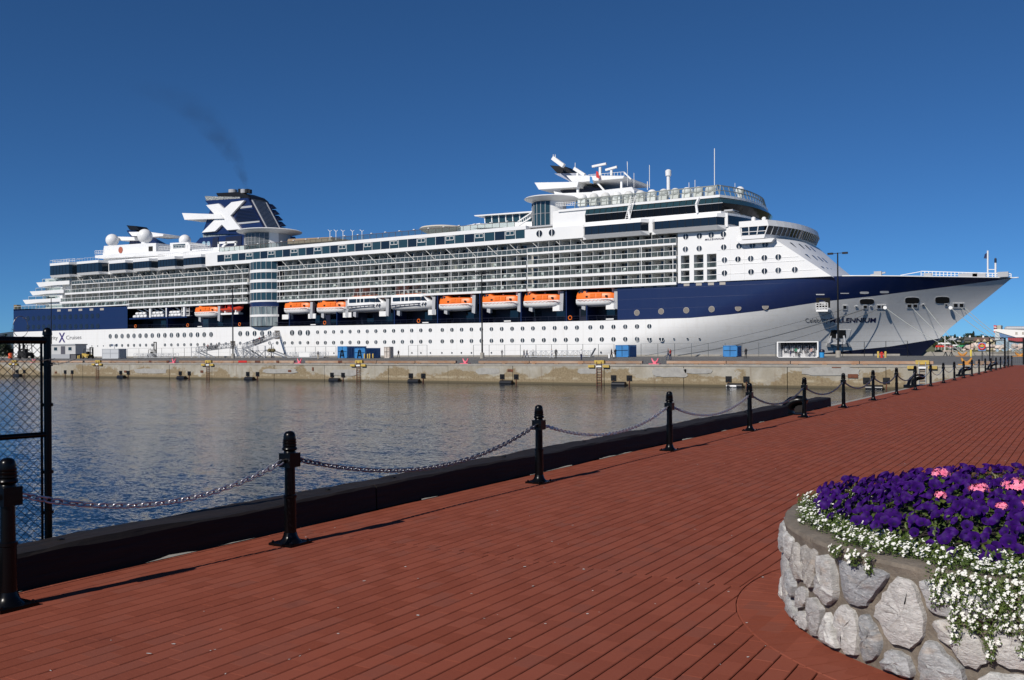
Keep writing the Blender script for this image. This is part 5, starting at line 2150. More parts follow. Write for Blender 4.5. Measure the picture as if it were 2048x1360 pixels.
for k in range(12):
    u = lerp(1165, 1420, k / 11)
    p = at(u, 396 - (u - 1165) * .062, D + 4)
    q = MB().sphere(p, 1.0, 12, 8, .9)
    q.box(p.x - .9, p.x + .9, p.y - .6, p.y + .6, p.z - 1.8, p.z - .4)
    q.build('roof_locker', M('grey_white', (.62, .62, .60), .6) if k % 3 else WHITE_FLAT, ship, smooth='auto')

# ---------------------------------------------------------------- bow gear
def hull_panel(name, u0, v0, u1, v1, mat, proud=.04, round_=False, parent=None):
    q = MB()
    pts = []
    if round_:
        for k in range(16):
            a = 6.2832 * k / 16
            ex = math.copysign(abs(math.cos(a)) ** .55, math.cos(a))
            ez = math.copysign(abs(math.sin(a)) ** .55, math.sin(a))
            pts.append(((u0 + u1) / 2 + (u1 - u0) / 2 * ex, (v0 + v1) / 2 + (v1 - v0) / 2 * ez))
    else:
        pts = [(u0, v0), (u1, v0), (u1, v1), (u0, v1)]
    P = [on_hull(*p) for p in pts]
    q.prism([(p.x, p.y - proud, p.z) for p in P], [(p.x, p.y + .5, p.z) for p in P])
    return q.build(name, mat, parent or ship)


bpx = lambda x, y: (1536 + x / 4, 460 + y / 4)
for x0, y0, x1, y1 in ((735, 552, 850, 595), (1097, 540, 1212, 590), (1338, 535, 1453, 588)):
    a, c = bpx(x0, y0), bpx(x1, y1)
    fr = hull_panel('mooring_port', a[0] - .8, a[1] - .8, c[0] + .8, c[1] + .8, WHITE_FLAT, .05, True)
    hull_panel('port_shade_panel', a[0], a[1], c[0], c[1], BLACK_MATT, .09, True, fr)  # black panel on the plating paints the shade of the opening
for x0, y0, x1, y1 in ((597, 602, 636, 640), (760, 602, 798, 634), (870, 600, 945, 632), (1110, 592, 1202, 628), (1480, 585, 1572, 628)):
    a, c = bpx(x0, y0), bpx(x1, y1)
    fr = hull_panel('fairlead', a[0], a[1], c[0], c[1], WHITE_FLAT, .12)
    n = 1 if x1 - x0 < 50 else 2
    for k in range(n):
        ua = lerp(a[0], c[0], (k + .18) / n)
        ub = lerp(a[0], c[0], (k + .82) / n)
        hull_panel('fairlead_shade_panel', ua, lerp(a[1], c[1], .12), ub, lerp(a[1], c[1], .72), BLACK_MATT, .16, False, fr)  # flat black plates stand for the shaded mouths, no depth behind
for x, y, w in ((708, 616, 12), (825, 614, 11), (1243, 602, 13), (1428, 600, 16)):
    a = bpx(x, y)
    fr = hull_panel('pipe_fairlead', a[0] - w / 4, a[1] - w / 6, a[0] + w / 4, a[1] + w / 6, WHITE_FLAT, .15, True)
    hull_panel('pipe_shade_panel', a[0] - w / 7, a[1] - w / 12, a[0] + w / 7, a[1] + w / 12, BLACK_MATT, .19, True, fr)  # shade inside the pipe painted as a black plate
for x0, x1, y, h in ((735, 808, 502, 9), (895, 968, 497, 9), (385, 452, 516, 4), (580, 648, 507, 3)):
    a, c = bpx(x0, y - h), bpx(x1, y + h)
    hull_panel('draught_plate', a[0], a[1], c[0], c[1], WHITE_FLAT, .05, h > 5)
# shell door with a balcony platform that shades the plating below
a, c = bpx(385, 542), bpx(497, 620)
hull_panel('shell_door', a[0], a[1], c[0], c[1], M('door_shade', (.035, .032, .025), .8), .05)  # flat dark panel in place of the shaded interior
pl0, pl1 = on_hull(*bpx(400, 655)), on_hull(*bpx(500, 655))
q = MB()
q.prism([(pl0.x, pl0.y + .3, pl0.z), (pl1.x, pl1.y + .3, pl1.z), (pl1.x, pl0.y - 1.5, pl1.z), (pl0.x, pl0.y - 1.5, pl0.z)],
        [(pl0.x, pl0.y + .3, pl0.z + .35), (pl1.x, pl1.y + .3, pl1.z + .35), (pl1.x, pl0.y - 1.5, pl1.z + .35), (pl0.x, pl0.y - 1.5, pl0.z + .35)])
for k in range(5):
    X = lerp(pl0.x, pl1.x, k / 4)
    q.bar((X, pl0.y - 1.45, pl0.z + .3), (X, pl0.y - 1.45, pl0.z + 1.6), .1)
for dz in (.75, 1.2, 1.6):
    q.bar((pl0.x, pl0.y - 1.45, pl0.z + dz), (pl1.x, pl0.y - 1.45, pl0.z + dz), .1)
q.build('shell_platform', WHITE_FLAT, ship)
# anchor in its pocket
a, c = bpx(505, 797), bpx(666, 925)
pk = MB()
P = [on_hull(*bpx(*p)) for p in ((505, 797), (666, 797), (640, 895), (655, 925), (470, 925), (490, 860))]
pk.prism([(p.x, p.y - .06, p.z) for p in P], [(p.x, p.y + .6, p.z) for p in P])
pocket = pk.build('anchor_pocket', WHITE_FLAT, ship)
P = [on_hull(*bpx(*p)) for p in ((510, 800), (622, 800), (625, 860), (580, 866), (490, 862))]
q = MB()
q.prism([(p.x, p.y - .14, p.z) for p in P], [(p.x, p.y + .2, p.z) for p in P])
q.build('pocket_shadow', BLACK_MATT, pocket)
P = [on_hull(*bpx(*p)) for p in ((480, 905), (650, 905), (668, 935), (470, 935))]
q = MB()
q.prism([(p.x, p.y - .45, p.z) for p in P], [(p.x, p.y + .2, p.z) for p in P])
q.build('pocket_lip', SHIP_GREY, pocket)
pa_ = on_hull(*bpx(560, 850))
q = MB()
q.bar(pa_ + Vector((0, -.5, 1.4)), pa_ + Vector((0, -.5, -1.4)), .35)
q.bar(pa_ + Vector((-1.5, -.5, -1.3)), pa_ + Vector((1.5, -.5, -1.3)), .45)
q.bar(pa_ + Vector((-1.5, -.5, -1.3)), pa_ + Vector((-1.2, -.5, .1)), .3)
q.bar(pa_ + Vector((1.5, -.5, -1.3)), pa_ + Vector((1.2, -.5, .1)), .3)
q.build('anchor', GREY_PAINT, pocket)
# jackstaff, light mast and railing at the stem
q = MB()
def bow_at(x, y):
    return at(*bpx(x, y), 196.5)
for x in range(1225, 1950, 30):
    q.bar(bow_at(x, 330 + (x - 1225) * .027), bow_at(x, 372 + (x - 1225) * .014), .12)
q.bar(bow_at(1225, 330), bow_at(1945, 350), .14)
q.bar(bow_at(1225, 352), bow_at(1945, 366), .09)
q.bar(bow_at(1060, 362), bow_at(1225, 332), .12)
q.build('bow_rail', WHITE_FLAT, ship)
q = MB()
q.tube([bow_at(1758, 380), bow_at(1758, 165)], .14, 8)
q.tube([bow_at(1820, 380), bow_at(1820, 262)], .16, 8)
q.bar(bow_at(1758, 316), bow_at(1820, 316), .12)
st = q.build('jackstaff', WHITE_FLAT, ship)
a = bow_at(1735, 205)
MB().prism([(a.x - .2, a.y, a.z - .5), (a.x + .5, a.y, a.z - .6), (a.x + .5, a.y, a.z + .6), (a.x, a.y, a.z + .3)], [(a.x - .2, a.y + .04, a.z - .5), (a.x + .5, a.y + .04, a.z - .6), (a.x + .5, a.y + .04, a.z + .6), (a.x, a.y + .04, a.z + .3)]).build('house_flag', NAVY, st)
MB().lathe([(.2, 0), (.2, .7), (.1, .9)], bow_at(1820, 262), 10).build('bow_lamp', NAVY_DARK, st)
q = MB()
for x, y, w in ((1280, 365, .7), (1600, 365, 1.6), (1880, 355, .9), (880, 350, .7), (1690, 368, 1.1)):
    p = bow_at(x, y)
    q.box(p.x - w, p.x + w, p.y - .5, p.y + .5, p.z - .5, p.z + .45)
q.bar(bow_at(820, 362), bow_at(940, 340), .3)
q.build('foredeck_gear', SHIP_GREY, ship)


# ---------------------------------------------------------------- lettering
def text_mesh(s, shear=0.0, bold=0.0, space=1.0):
    cu = bpy.data.curves.new('lettering', 'FONT')
    cu.body = s
    cu.size = 1.0
    cu.shear = shear
    cu.offset = bold
    cu.space_character = space
    cu.resolution_u = 3
    o = bpy.data.objects.new('tmp_text', cu)
    COL.objects.link(o)
    dg = bpy.context.evaluated_depsgraph_get()
    me = bpy.data.meshes.new_from_object(o.evaluated_get(dg))
    bpy.data.objects.remove(o)
    vs = [v.co.copy() for v in me.vertices]
    fs = [tuple(p.vertices) for p in me.polygons]
    bpy.data.meshes.remove(me)
    return vs, fs


def hull_text(s, ul, vl, ur, vr, mat, hpx, shear=0, bold=0, space=1.0, proud=.05, name='lettering', flat=None):
    """letters laid on the plating from the left to the right picture point, hpx the height of a capital in the photograph"""
    vs, fs = text_mesh(s, shear, bold, space)
    x0, x1 = min(v.x for v in vs), max(v.x for v in vs)
    fn = on_hull if flat is None else (lambda u, v: at(u, v, flat))
    a, c, tp = fn(ul, vl), fn(ur, vr), fn(ul, vl - hpx)
    hz = (tp.z - a.z) / .70
    q = MB()
    pts = []
    for v in vs:
        t = (v.x - x0) / (x1 - x0)
        X = lerp(a.x, c.x, t)
        Z = lerp(a.z, c.z, t) + v.y * hz
        Y = hull_y(X, Z) if flat is None else flat
        pts.append((X, Y - proud, Z))
    q.add(pts, fs)
    return q.build(name, mat, ship, fix=False)


DKGREY = M('grey_lettering', (.10, .10, .11), .6)
NAVY_L = M('navy_lettering', (.012, .014, .065), .5)
PURPLE_L = M('violet_lettering', (.045, .03, .16), .5)
hull_text('Celebrity', 1612, 645.5, 1657, 644.5, DKGREY, 9.0)
hull_text('MILLENNIUM', 1660, 645.0, 1754, 644.5, NAVY_L, 8.8, shear=.25, bold=.028)
hull_text('Celebrity', 82, 680, 115.5, 679, DKGREY, 7.6)
hull_text('X', 117.5, 684.5, 130.8, 684.3, PURPLE_L, 19.0, bold=.02)
hull_text('Cruises', 132.5, 679, 163, 678, DKGREY, 7.8)
hull_text('MILLENNIUM', 1410, 481, 1448, 478.5, NAVY_L, 3.4, shear=.2, bold=.02, space=1.25, flat=D - .34)
# shell doors for the gangways
for u0, u1, v0, v1 in ((549.5, 559.5, 661, 678), (461, 470.5, 682, 697)):
    hull_panel('side_door', u0, v0, u1, v1, M('door_dark', (.10, .09, .08), .7), .06)

# ================================================================== boats in the davits
def boat_rings(L, B, H, zoff, stations, prof):
    """hull from stations (t, width, keel lift, bow rake)"""
    vs, k = [], len(prof)
    for t, w, kl, tp in stations:
        for (py_, pz) in prof:
            vs.append((L * (t - .5), B / 2 * w * py_, zoff + H * (kl + (tp - kl) * pz)))
    fs = []
    for i in range(len(stations) - 1):
        for j in range(k - 1):
            fs.append((i * k + j, (i + 1) * k + j, (i + 1) * k + j + 1, i * k + j + 1))
    fs.append(tuple(range(k)))
    fs.append(tuple((len(stations) - 1) * k + j for j in range(k))[::-1])
    fs += [((i + 1) * k, i * k, i * k + k - 1, (i + 1) * k + k - 1) for i in range(len(stations) - 1)]
    return vs, fs


def make_lifeboat():
    root = thing('lifeboat', (0, 0, 0), '', 'lifeboat', 'boats hanging along the ship')
    q = MB()
    prof = [(-1, 1), (-1, .55), (-.85, .25), (-.4, .05), (0, 0), (.4, .05), (.85, .25), (1, .55), (1, 1)]
    st = [(0.0, .75, .18, 1.0), (.08, .92, .10, 1.0), (.3, 1.0, .02, .98), (.6, 1.0, .02, .98), (.82, .82, .12, 1.02), (.94, .45, .35, 1.06), (1.0, .08, .62, 1.10)]
    vs, fs = boat_rings(9.6, 3.4, 1.5, -1.5, st, prof)
    q.add(vs, fs)
    h = q.build('hull', WHITE, root, smooth='auto')
    q = MB()
    q.box(-4.4, 4.2, -1.74, -1.66, -.16, .0)
    q.build('fender_strip', WHITE_FLAT, root)
    q = MB()
    prof2 = [(-1, 0), (-.98, .55), (-.80, .88), (-.4, 1), (.4, 1), (.80, .88), (.98, .55), (1, 0)]
    st2 = [(0.0, .72, 0, .85), (.04, .80, 0, 1.25), (.22, .95, 0, 1.35), (.30, .97, 0, 1.02), (.6, .98, 0, .98), (.85, .78, 0, .92), (.95, .45, 0, .75), (1.0, .10, 0, .35)]
    vs, fs = boat_rings(9.4, 3.4, 1.35, 0.0, st2, prof2)
    q.add(vs, fs)
    q.build('canopy', ORANGE, root, smooth='auto')
    for x in (-3.9, -3.2):
        MB().box(x - .25, x + .25, -1.40, -1.2, 1.18, 1.55).build('wheelhouse_window', GLASS, root)
    for x in (-2.0, 2.6):
        MB().box(x - .25, x + .25, -1.70, -1.5, .30, .62).build('hatch', BLACK_PAINT, root)
    for x in (-.6, .9):
        MB().box(x - .6, x + .6, -1.74, -1.5, .30, 1.0).build('side_hatch', ORANGE, root)
    MB().box(-.15, .15, -.15, .15, 1.1, 1.6).build('fall_block', WHITE_FLAT, root)
    q = MB()
    for k in range(9):
        xa = -4 + k * .95
        q.tube([(xa, -1.78, -.18), (xa + .47, -1.78, -.42), (xa + .95, -1.78, -.18)], .03, 3)
    q.build('grab_line', ORANGE, root)
    return root


def davits(x0, x1, ztop, owner):
    for x in (x0, x1):
        q = MB()
        q.bar((x, D + 1.2, 15.1), (x, D + 1.2, ztop - .2), .35)
        q.bar((x, D + 1.2, 15.0), (x, D + 4.6, 13.2), .6)
        q.build('davit', WHITE_FLAT, ship)
        q = MB()
        q.prism([(x + .6, D + .5, 14.6), (x + 1.5, D + .5, 14.6), (x + 1.3, D + .5, 10.3), (x + .4, D + .5, 10.6)], [(x + .6, D + 1.4, 14.6), (x + 1.5, D + 1.4, 14.6), (x + 1.3, D + 1.4, 10.3), (x + .4, D + 1.4, 10.6)])
        q.build('davit_leg', SHIP_GREY, ship)


BOATS = [(387, 435, 623.5, 'orange and white lifeboat beside the red rescue boat at the stern'), (566, 620, 615.5, 'orange and white lifeboat just right of the glass stair tower'),
         (631, 692, 614.5, 'orange and white lifeboat left of the two white tenders'), (876, 946, 607.5, 'orange and white lifeboat right of the two white tenders'),
         (961, 1038, 603.5, 'orange and white lifeboat behind the lamp post, second right of the tenders'), (1045, 1122, 601, 'second orange and white lifeboat from the bow'), (1150, 1231, 597.5, 'foremost orange and white lifeboat next to the navy bow')]
bp_ = make_lifeboat()
for i, (u0, u1, vg, lab) in enumerate(BOATS):
    o = bp_ if i == 0 else copy_tree(bp_)
    YB = D + 1.5
    a, c = at(u0, vg, YB - 1.7), at(u1, vg, YB - 1.7)
    s = (c.x - a.x) / 9.6
    o.location = ((a.x + c.x) / 2, YB, (a.z + c.z) / 2)
    o.scale = (s, 1, 1.13)
    o['label'] = lab
    davits(a.x + .8 * s, c.x - 1.2 * s, o.location.z + 1.0, None)


def make_tender():
    root = thing('tender_boat', (0, 0, 0), '', 'tender boat', 'boats hanging along the ship')
    q = MB()
    prof = [(-1, 1), (-.98, .6), (-.85, .3), (-.45, .08), (0, 0), (.45, .08), (.85, .3), (.98, .6), (1, 1)]
    st = [(0.0, .88, .12, .92), (.05, .95, .08, .92), (.3, 1, .02, .94), (.6, 1, .02, .98), (.8, .85, .10, 1.05), (.92, .5, .3, 1.15), (1.0, .06, .62, 1.25)]
    vs, fs = boat_rings(13.0, 4.2, 2.0, -2.0, st, prof)
    q.add(vs, fs)
    q.build('hull', WHITE, root, smooth='auto')
    q = MB()
    prof2 = [(-1, 0), (-.96, .75), (-.85, .95), (-.5, 1), (.5, 1), (.85, .95), (.96, .75), (1, 0)]
    st2 = [(0.0, .86, 0, .95), (.05, .92, 0, 1.0), (.6, .95, 0, 1.0), (.72, .85, 0, .92), (.85, .62, 0, .30), (.90, .5, 0, .1)]
    vs, fs = boat_rings(13.0, 4.2, 1.9, -.10, st2, prof2)
    q.add(vs, fs)
    q.build('cabin', WHITE, root, smooth='auto')
    for x0, x1 in ((-5.8, -3.5), (-3.2, -2.3), (-2.0, -1.1), (-.8, .9), (1.0, 2.6)):
        MB().box(x0, x1, -2.03, -1.8, .38, 1.25).build('cabin_window', GLASS, root)
    MB().prism([(2.75, -1.95, .35), (4.1, -1.62, .35), (3.2, -1.70, 1.3), (2.75, -1.85, 1.3)], [(2.75, -1.5, .35), (4.1, -1.2, .35), (3.2, -1.2, 1.3), (2.75, -1.4, 1.3)]).build('windscreen', GLASS, root)
    MB().box(-5.2, 1.2, -1.4, 1.4, 1.80, 2.05).build('roof_canopy', ORANGE, root)
    q = MB()
    q.bar((1.2, -1.3, 2.0), (4.6, -.9, 1.2), .1)
    q.bar((1.2, -1.0, 2.35), (3.6, -.8, 1.9), .08)
    q.build('roof_rail', ORANGE, root)
    q = MB()
    q.bar((-6.2, -2.16, -.50), (2.6, -2.16, -.28), .12)
    q.bar((-6.2, -2.16, -.95), (2.6, -2.16, -.70), .12)
    for k in range(7):
        x = -6.2 + k * 1.4
        q.bar((x, -2.16, -.98 + k * .04), (x, -2.16, -.45 + k * .04), .1)
    for x in (3.0, 3.7):
        q.bar((x, -2.0, -.75), (x + .45, -1.95, -.15), .35, .06)
    q.build('hull_stripe', NAVY_DARK, root)
    return root


tp_ = make_tender()
for i, (u0, u1, vg, lab) in enumerate(((694, 774, 607.5, 'left one of the two white tender boats with dark windows'), (781, 867, 604.5, 'right one of the two white tender boats with dark windows'))):
    o = tp_ if i == 0 else copy_tree(tp_)
    YB = D + 1.6
    a, c = at(u0, vg, YB - 2), at(u1, vg, YB - 2)
    s = (c.x - a.x) / 13.0
    o.location = ((a.x + c.x) / 2, YB, (a.z + c.z) / 2)
    o.scale = (s, 1, 1.05)
    o['label'] = lab
    davits(a.x + .8, c.x - 1.6, o.location.z + 1.6, None)
# red rescue boat on its cradle
a, c = at(441, 625, D + .6), at(482, 617, D + .6)
L = c.x - a.x
mz = (a.z + c.z) / 2 - .1
root = thing('rescue_boat', ((a.x + c.x) / 2, D + 1.5, mz - 1), 'small red rescue boat on a white cradle left of the stair tower', 'rescue boat', 'boats hanging along the ship')
q = MB()
st = [(0.0, .8, .15, .75), (.3, 1, .05, .8), (.65, .95, .05, .9), (.88, .55, .30, 1.15), (1.0, .10, .7, 1.35)]
vs, fs = boat_rings(L, 2.6, 1.3, 0, st, [(-1, 1), (-.95, .5), (-.5, .1), (0, 0), (.5, .1), (.95, .5), (1, 1)])
q.add([(x + (a.x + c.x) / 2, y + D + 1.5, z + mz - .3) for x, y, z in vs], fs)
REDB = M('rescue_red', (.62, .05, .02), .45)
q.build('hull', REDB, root, smooth='auto')
q = MB()
xm = (a.x + c.x) / 2
q.box(xm - 1.6, xm - .4, D + .9, D + 2.1, mz + .6, mz + 1.7)
q.tube([(xm - 2.2, D + .7, mz + .6), (xm - 2.2, D + .7, mz + 2.2), (xm - 2.2, D + 2.3, mz + 2.2), (xm - 2.2, D + 2.3, mz + .6)], .09, 5)
q.build('console', REDB, root)
q = MB().box(xm - 4, xm + 3, D + .6, D + 2.4, mz - 1.0, mz - .5)
q.box(xm - 2.6, xm - 2.2, D + .7, D + 2.3, mz - .5, mz + .3)
q.box(xm + 1.6, xm + 2.0, D + .7, D + 2.3, mz - .5, mz + .3)
q.build('cradle', WHITE_FLAT, root)
# life raft canisters and their launching frames on the aft boat deck
raft = MB()
raft.tube([(-.65, 0, 0), (.65, 0, 0)], .42, 12)
raft_me = raft.mesh('life_raft', WHITE, smooth=False)
shelf_z = at(300, 634.5, D + 1).z
xbox('raft_shelf', X_R0 + .3, at(372, 634, D).x, D + .3, D + 4.9, shelf_z - .5, shelf_z - .12, NAVY)
raft_n = 0
for g0 in (268, 302, 336):
    for rr_, (n, dv) in enumerate(((4, 0), (3, -5.5))):
        for k in range(n):
            p = at(g0 + 3 + k * 7.0 + rr_ * 5, 633.5 + dv - (g0 - 268) * .02, D + 1)
            o = inst('life_raft', raft_me, (p.x, p.y, shelf_z + .32 + rr_ * .85), None)
            raft_n += 1
            grp = {268: 'aftmost', 302: 'middle', 336: 'foremost'}[g0]
            tag(o, ('leftmost', 'second', 'third', 'fourth')[k] + ' white raft canister in the ' + ('lower' if rr_ == 0 else 'upper') + ' row of the ' + grp + ' stack', 'life raft', 'life raft canisters')
for u in (298, 331, 366):
    X = at(u, 620, D).x
    MB().box(X - .35, X + .35, D + .3, D + .9, shelf_z - .1, 15.2).build('boat_deck_post', WHITE, ship)
for u in (275, 308, 341):
    a, c, e = at(u, 618, D + 2), at(u + 15, 625, D + 2), at(u + 16, 634, D + 2)
    q = MB()
    q.bar(a, c, .28)
    q.bar(c, e, .28)
    q.bar(a + Vector((2.2, 0, .4)), c + Vector((1.8, 0, .2)), .28)
    q.build('raft_davit', WHITE_FLAT, ship)
q = MB()
for dz in (0, 1.3, 2.6):
    p = at(372, 632, D + 1)
    q.box(p.x - 1.6, p.x + 1.6, D + .8, D + 2, p.z + dz, p.z + dz + .15)
    q.box(p.x - 1.2, p.x + .4, D + .9, D + 1.9, p.z + dz + .15, p.z + dz + .9)
for sx_ in (-1.6, 1.6):
    q.bar((p.x + sx_, D + .9, p.z), (p.x + sx_, D + .9, p.z + 4), .15)
q.build('gear_rack', WHITE_FLAT, ship)

# ================================================================== the pier
PY = 100.0
m, nt, b = new_mat('weathered_concrete')
g = nd(nt, 'ShaderNodeNewGeometry')
sp_ = nd(nt, 'ShaderNodeSeparateXYZ')
nt.links.new(g.outputs['Position'], sp_.inputs[0])
zz = sp_.outputs[2]
big = pos_noise(nt, .16, 5, .62, (1, 1, 1.6))
mid_ = pos_noise(nt, .75, 5, .65, (1, 1, 1))
fine = pos_noise(nt, 5, 5, .7)
streak = pos_noise(nt, 1.3, 4, .7, (1, 1, .08))
colw = mixc(nt, ramp(nt, mid_, [(.35, 0.0), (.65, 1.0)]), (.31, .29, .24), (.42, .395, .34))
tan_ = mixc(nt, ramp(nt, fine, [(.35, 0.0), (.7, 1.0)]), (.19, .145, .085), (.31, .245, .15))
edge = math_n(nt, 'ADD', math_n(nt, 'MULTIPLY', math_n(nt, 'ADD', zz, 1.25), -.55), math_n(nt, 'MULTIPLY', math_n(nt, 'SUBTRACT', big, .5), 5.0))
edge = math_n(nt, 'ADD', edge, math_n(nt, 'MULTIPLY', math_n(nt, 'SUBTRACT', fine, .5), .7))
colw = mixc(nt, math_n(nt, 'MULTIPLY', ramp(nt, pos_noise(nt, .4, 5, .6, (1, 1, .5)), [(.42, 0.0), (.60, 1.0)]), .55), colw, (.27, .23, .165))
colw = mixc(nt, ramp(nt, math_n(nt, 'ADD', edge, .5), [(.36, 0.0), (.50, 1.0)]), colw, tan_)
# pale run of lime near the tide line, dark wet band at the water
lime = math_n(nt, 'MULTIPLY', ramp(nt, math_n(nt, 'ABSOLUTE', math_n(nt, 'ADD', zz, 1.72)), [(.0, 1.0), (.22, 0.0)]), ramp(nt, mid_, [(.47, 0.0), (.56, 1.0)]))
colw = mixc(nt, math_n(nt, 'MULTIPLY', lime, .6), colw, (.48, .43, .32))
colw = mixc(nt, math_n(nt, 'MULTIPLY', ramp(nt, streak, [(.56, 0.0), (.70, 1.0)]), .55), colw, (.16, .105, .06))
colw = mixc(nt, ramp(nt, math_n(nt, 'ADD', zz, math_n(nt, 'MULTIPLY', fine, .3)), [(.0, 1.0), (.001, 0.0)]), colw, colw)
wet = math_n(nt, 'ADD', math_n(nt, 'MULTIPLY', math_n(nt, 'ADD', zz, 2.20), -5.0), math_n(nt, 'MULTIPLY', fine, 1.0))
colw = mixc(nt, math_n(nt, 'MULTIPLY', ramp(nt, wet, [(.2, 0.0), (.9, 1.0)]), .8), colw, (.060, .052, .030))
nt.links.new(colw, b.inputs['Base Color'])
b.inputs['Roughness'].default_value = .9
add_bump(nt, b, math_n(nt, 'ADD', fine, math_n(nt, 'MULTIPLY', edge, .15)), .6, .05)
WALLC = m
KERB = M('weathered_timber', (.30, .17, .10), .85, col2=(.36, .26, .19), vs=1.4, stretch=(.5, 1, 1), bump=.5, bs=12, bd=.02, rnd=.25)
RUST = M('rusty_iron', (.17, .055, .025), .85, col2=(.09, .035, .02), vs=3)

mb = MB()
XA, XB = -460.0, 120.0
mb.add([(XA, PY - .02, -.03), (XB, PY - .02, -.03), (XB, 177, deck_z(177)), (XA, 177, deck_z(177)), (XA, 177, -4), (XB, 177, -4)], [(0, 1, 2, 3), (3, 2, 5, 4)])
pier = tag(mb.build('pier_deck', ASPHALT, fix=False), kind='structure')
wall = MB().box(XA, -6.78, PY + .3, PY + .8, -4.5, -.05).build('pier_wall', WALLC)
tag(wall, 'long weathered concrete quay wall of the pier above the water', 'wall', kind='structure')
WR = random.Random(31)
x = -430.0
joints = []
while x < -6.9:
    w = WR.choice((11.5, 12.5, 9.8, 13.2))
    x1 = min(-6.80, x + w)
    dy = WR.uniform(-.03, .03)
    q = MB().box(x + .035, x1 - .035, PY + dy, PY + .32, -4.5, -.24)
    q.build('wall_panel', WALLC, wall)
    joints.append(x1)
    x = x1
MB().box(XA, -6.8, PY - .06, PY + .4, -.235, -.002).build('wall_coping', CONC, wall)
# grouted patches, a hand's breadth proud
for u, v, w, h in ((1340, 745, 4.2, 1.15), (1396, 742, 3.4, .6), (560, 742, 7, .7), (690, 745, 5, .9), (975, 742, 3.5, .8), (1175, 742, 2.6, .7), (1660, 743, 6, .9), (300, 742, 8, .8)):
    p = at(u, v, PY)
    pts = []
    for k in range(22):
        a = 6.2832 * k / 22
        ex = math.copysign(abs(math.cos(a)) ** .5, math.cos(a)) * w / 2
        ez = math.copysign(abs(math.sin(a)) ** .5, math.sin(a)) * h / 2
        pts.append((p.x + ex * WR.uniform(.88, 1.06), p.z + ez * WR.uniform(.8, 1.08)))
    q = MB()
    prism_xz(q, pts, PY - .055, PY + .05)
    q.build('render_patch', M('render_patch', (.37, .36, .335), .9, col2=(.30, .29, .27), vs=2.0, bump=.4, bs=20, bd=.02), wall)
for u, v, w, h in ((1673, 735, .45, .10), (112, 745, .3, .3), (251, 743, .3, .35), (404, 743, .3, .35), (580, 742, .32, .32), (1021, 741, .4, .3), (626, 738, .12, .5), (1706, 752, .5, .4)):
    p = at(u, v, PY)
    MB().box(p.x - w, p.x + w, PY - .075, PY + .05, p.z - h / 2, p.z + h / 2).build('rust_plate', RUST, wall)
MB().box(XA, -28, 176.2, 177, deck_z(176.5) - .05, deck_z(176.5) + .36).build('ship_side_kerb', CONC, pier)

# timber kerbs in runs, each baulk on its blocks
RUNS = [(-60, 166, 'weathered timber kerb at the far left of the quay'), (170, 336, 'timber kerb below the grey container at the left of the quay'), (358, 588, 'rust-stained timber kerb below the two gangways'),
        (611, 912, 'timber kerb between the pink cleats below the blue containers'), (957, 1285, 'long orange-brown timber kerb in the middle of the quay'), (1333, 1868, 'long orange-brown timber kerb below the phone kiosk'), (1950, 1990, 'short timber kerb at the right end of the quay')]
for u0, u1, lab in RUNS:
    x0, x1 = at(u0, 725, PY + .3).x, at(u1, 725, PY + .3).x
    root = thing('timber_kerb', ((x0 + x1) / 2, PY + .45, 0), lab, 'kerb', 'timber kerbs along the quay edge')
    n = max(1, int(round((x1 - x0) / 6.5)))
    for k in range(n):
        xa, xb = lerp(x0, x1, k / n) + .04, lerp(x0, x1, (k + 1) / n) - .04
        dy, dz = WR.uniform(-.03, .03), WR.uniform(-.02, .02)
        MB().box(xa, xb, PY + .25 + dy, PY + .62 + dy, .08, .385 + dz).build('baulk', KERB, root)
        for xx in (xa + .5, (xa + xb) / 2, xb - .5):
            if xx > xa and xx < xb:
                MB().box(xx - .25, xx + .25, PY + .3, PY + .58, -.03, .082).build('block', KERB, root)
p = at(600, 725, PY)
for u, w, mt in ((485, 10, RED), (335, 3, RUST), (300, 3, RUST), (515, 6, RUST), (555, 3, RUST), (680, 4, RUST)):
    p = at(u, 724, PY + .2)
    MB().box(p.x - w * .09, p.x + w * .09, PY + .19, PY + .23, .10, .40).build('stained_plate', mt, wall)

# pink and yellow mooring cleats
def cleat(u, y, mat, lab, s=1.0, grp='mooring cleats on the quay edge'):
    x = at(u, 722, y).x
    z = deck_z(y)
    root = thing('mooring_cleat', (x, y, z), lab, 'cleat', grp)
    MB().box(x - .62 * s, x + .62 * s, y - .4, y + .4, z - .03, z + .07).build('base', mat, root)
    q = MB()
    q.prism([(x - .16 * s, y - .16, z + .05), (x + .16 * s, y - .16, z + .05), (x + .22 * s, y - .16, z + .32), (x - .22 * s, y - .16, z + .32)],
            [(x - .16 * s, y + .16, z + .05), (x + .16 * s, y + .16, z + .05), (x + .22 * s, y + .16, z + .32), (x - .22 * s, y + .16, z + .32)])
    q.build('body', mat, root)
    for sg in (-1, 1):
        MB().tube([(x + sg * .12 * s, y, z + .22), (x + sg * .30 * s, y, z + .42), (x + sg * .40 * s, y, z + .68)], .13 * s, 8, r1=.07 * s).build('horn', mat, root, smooth='auto')


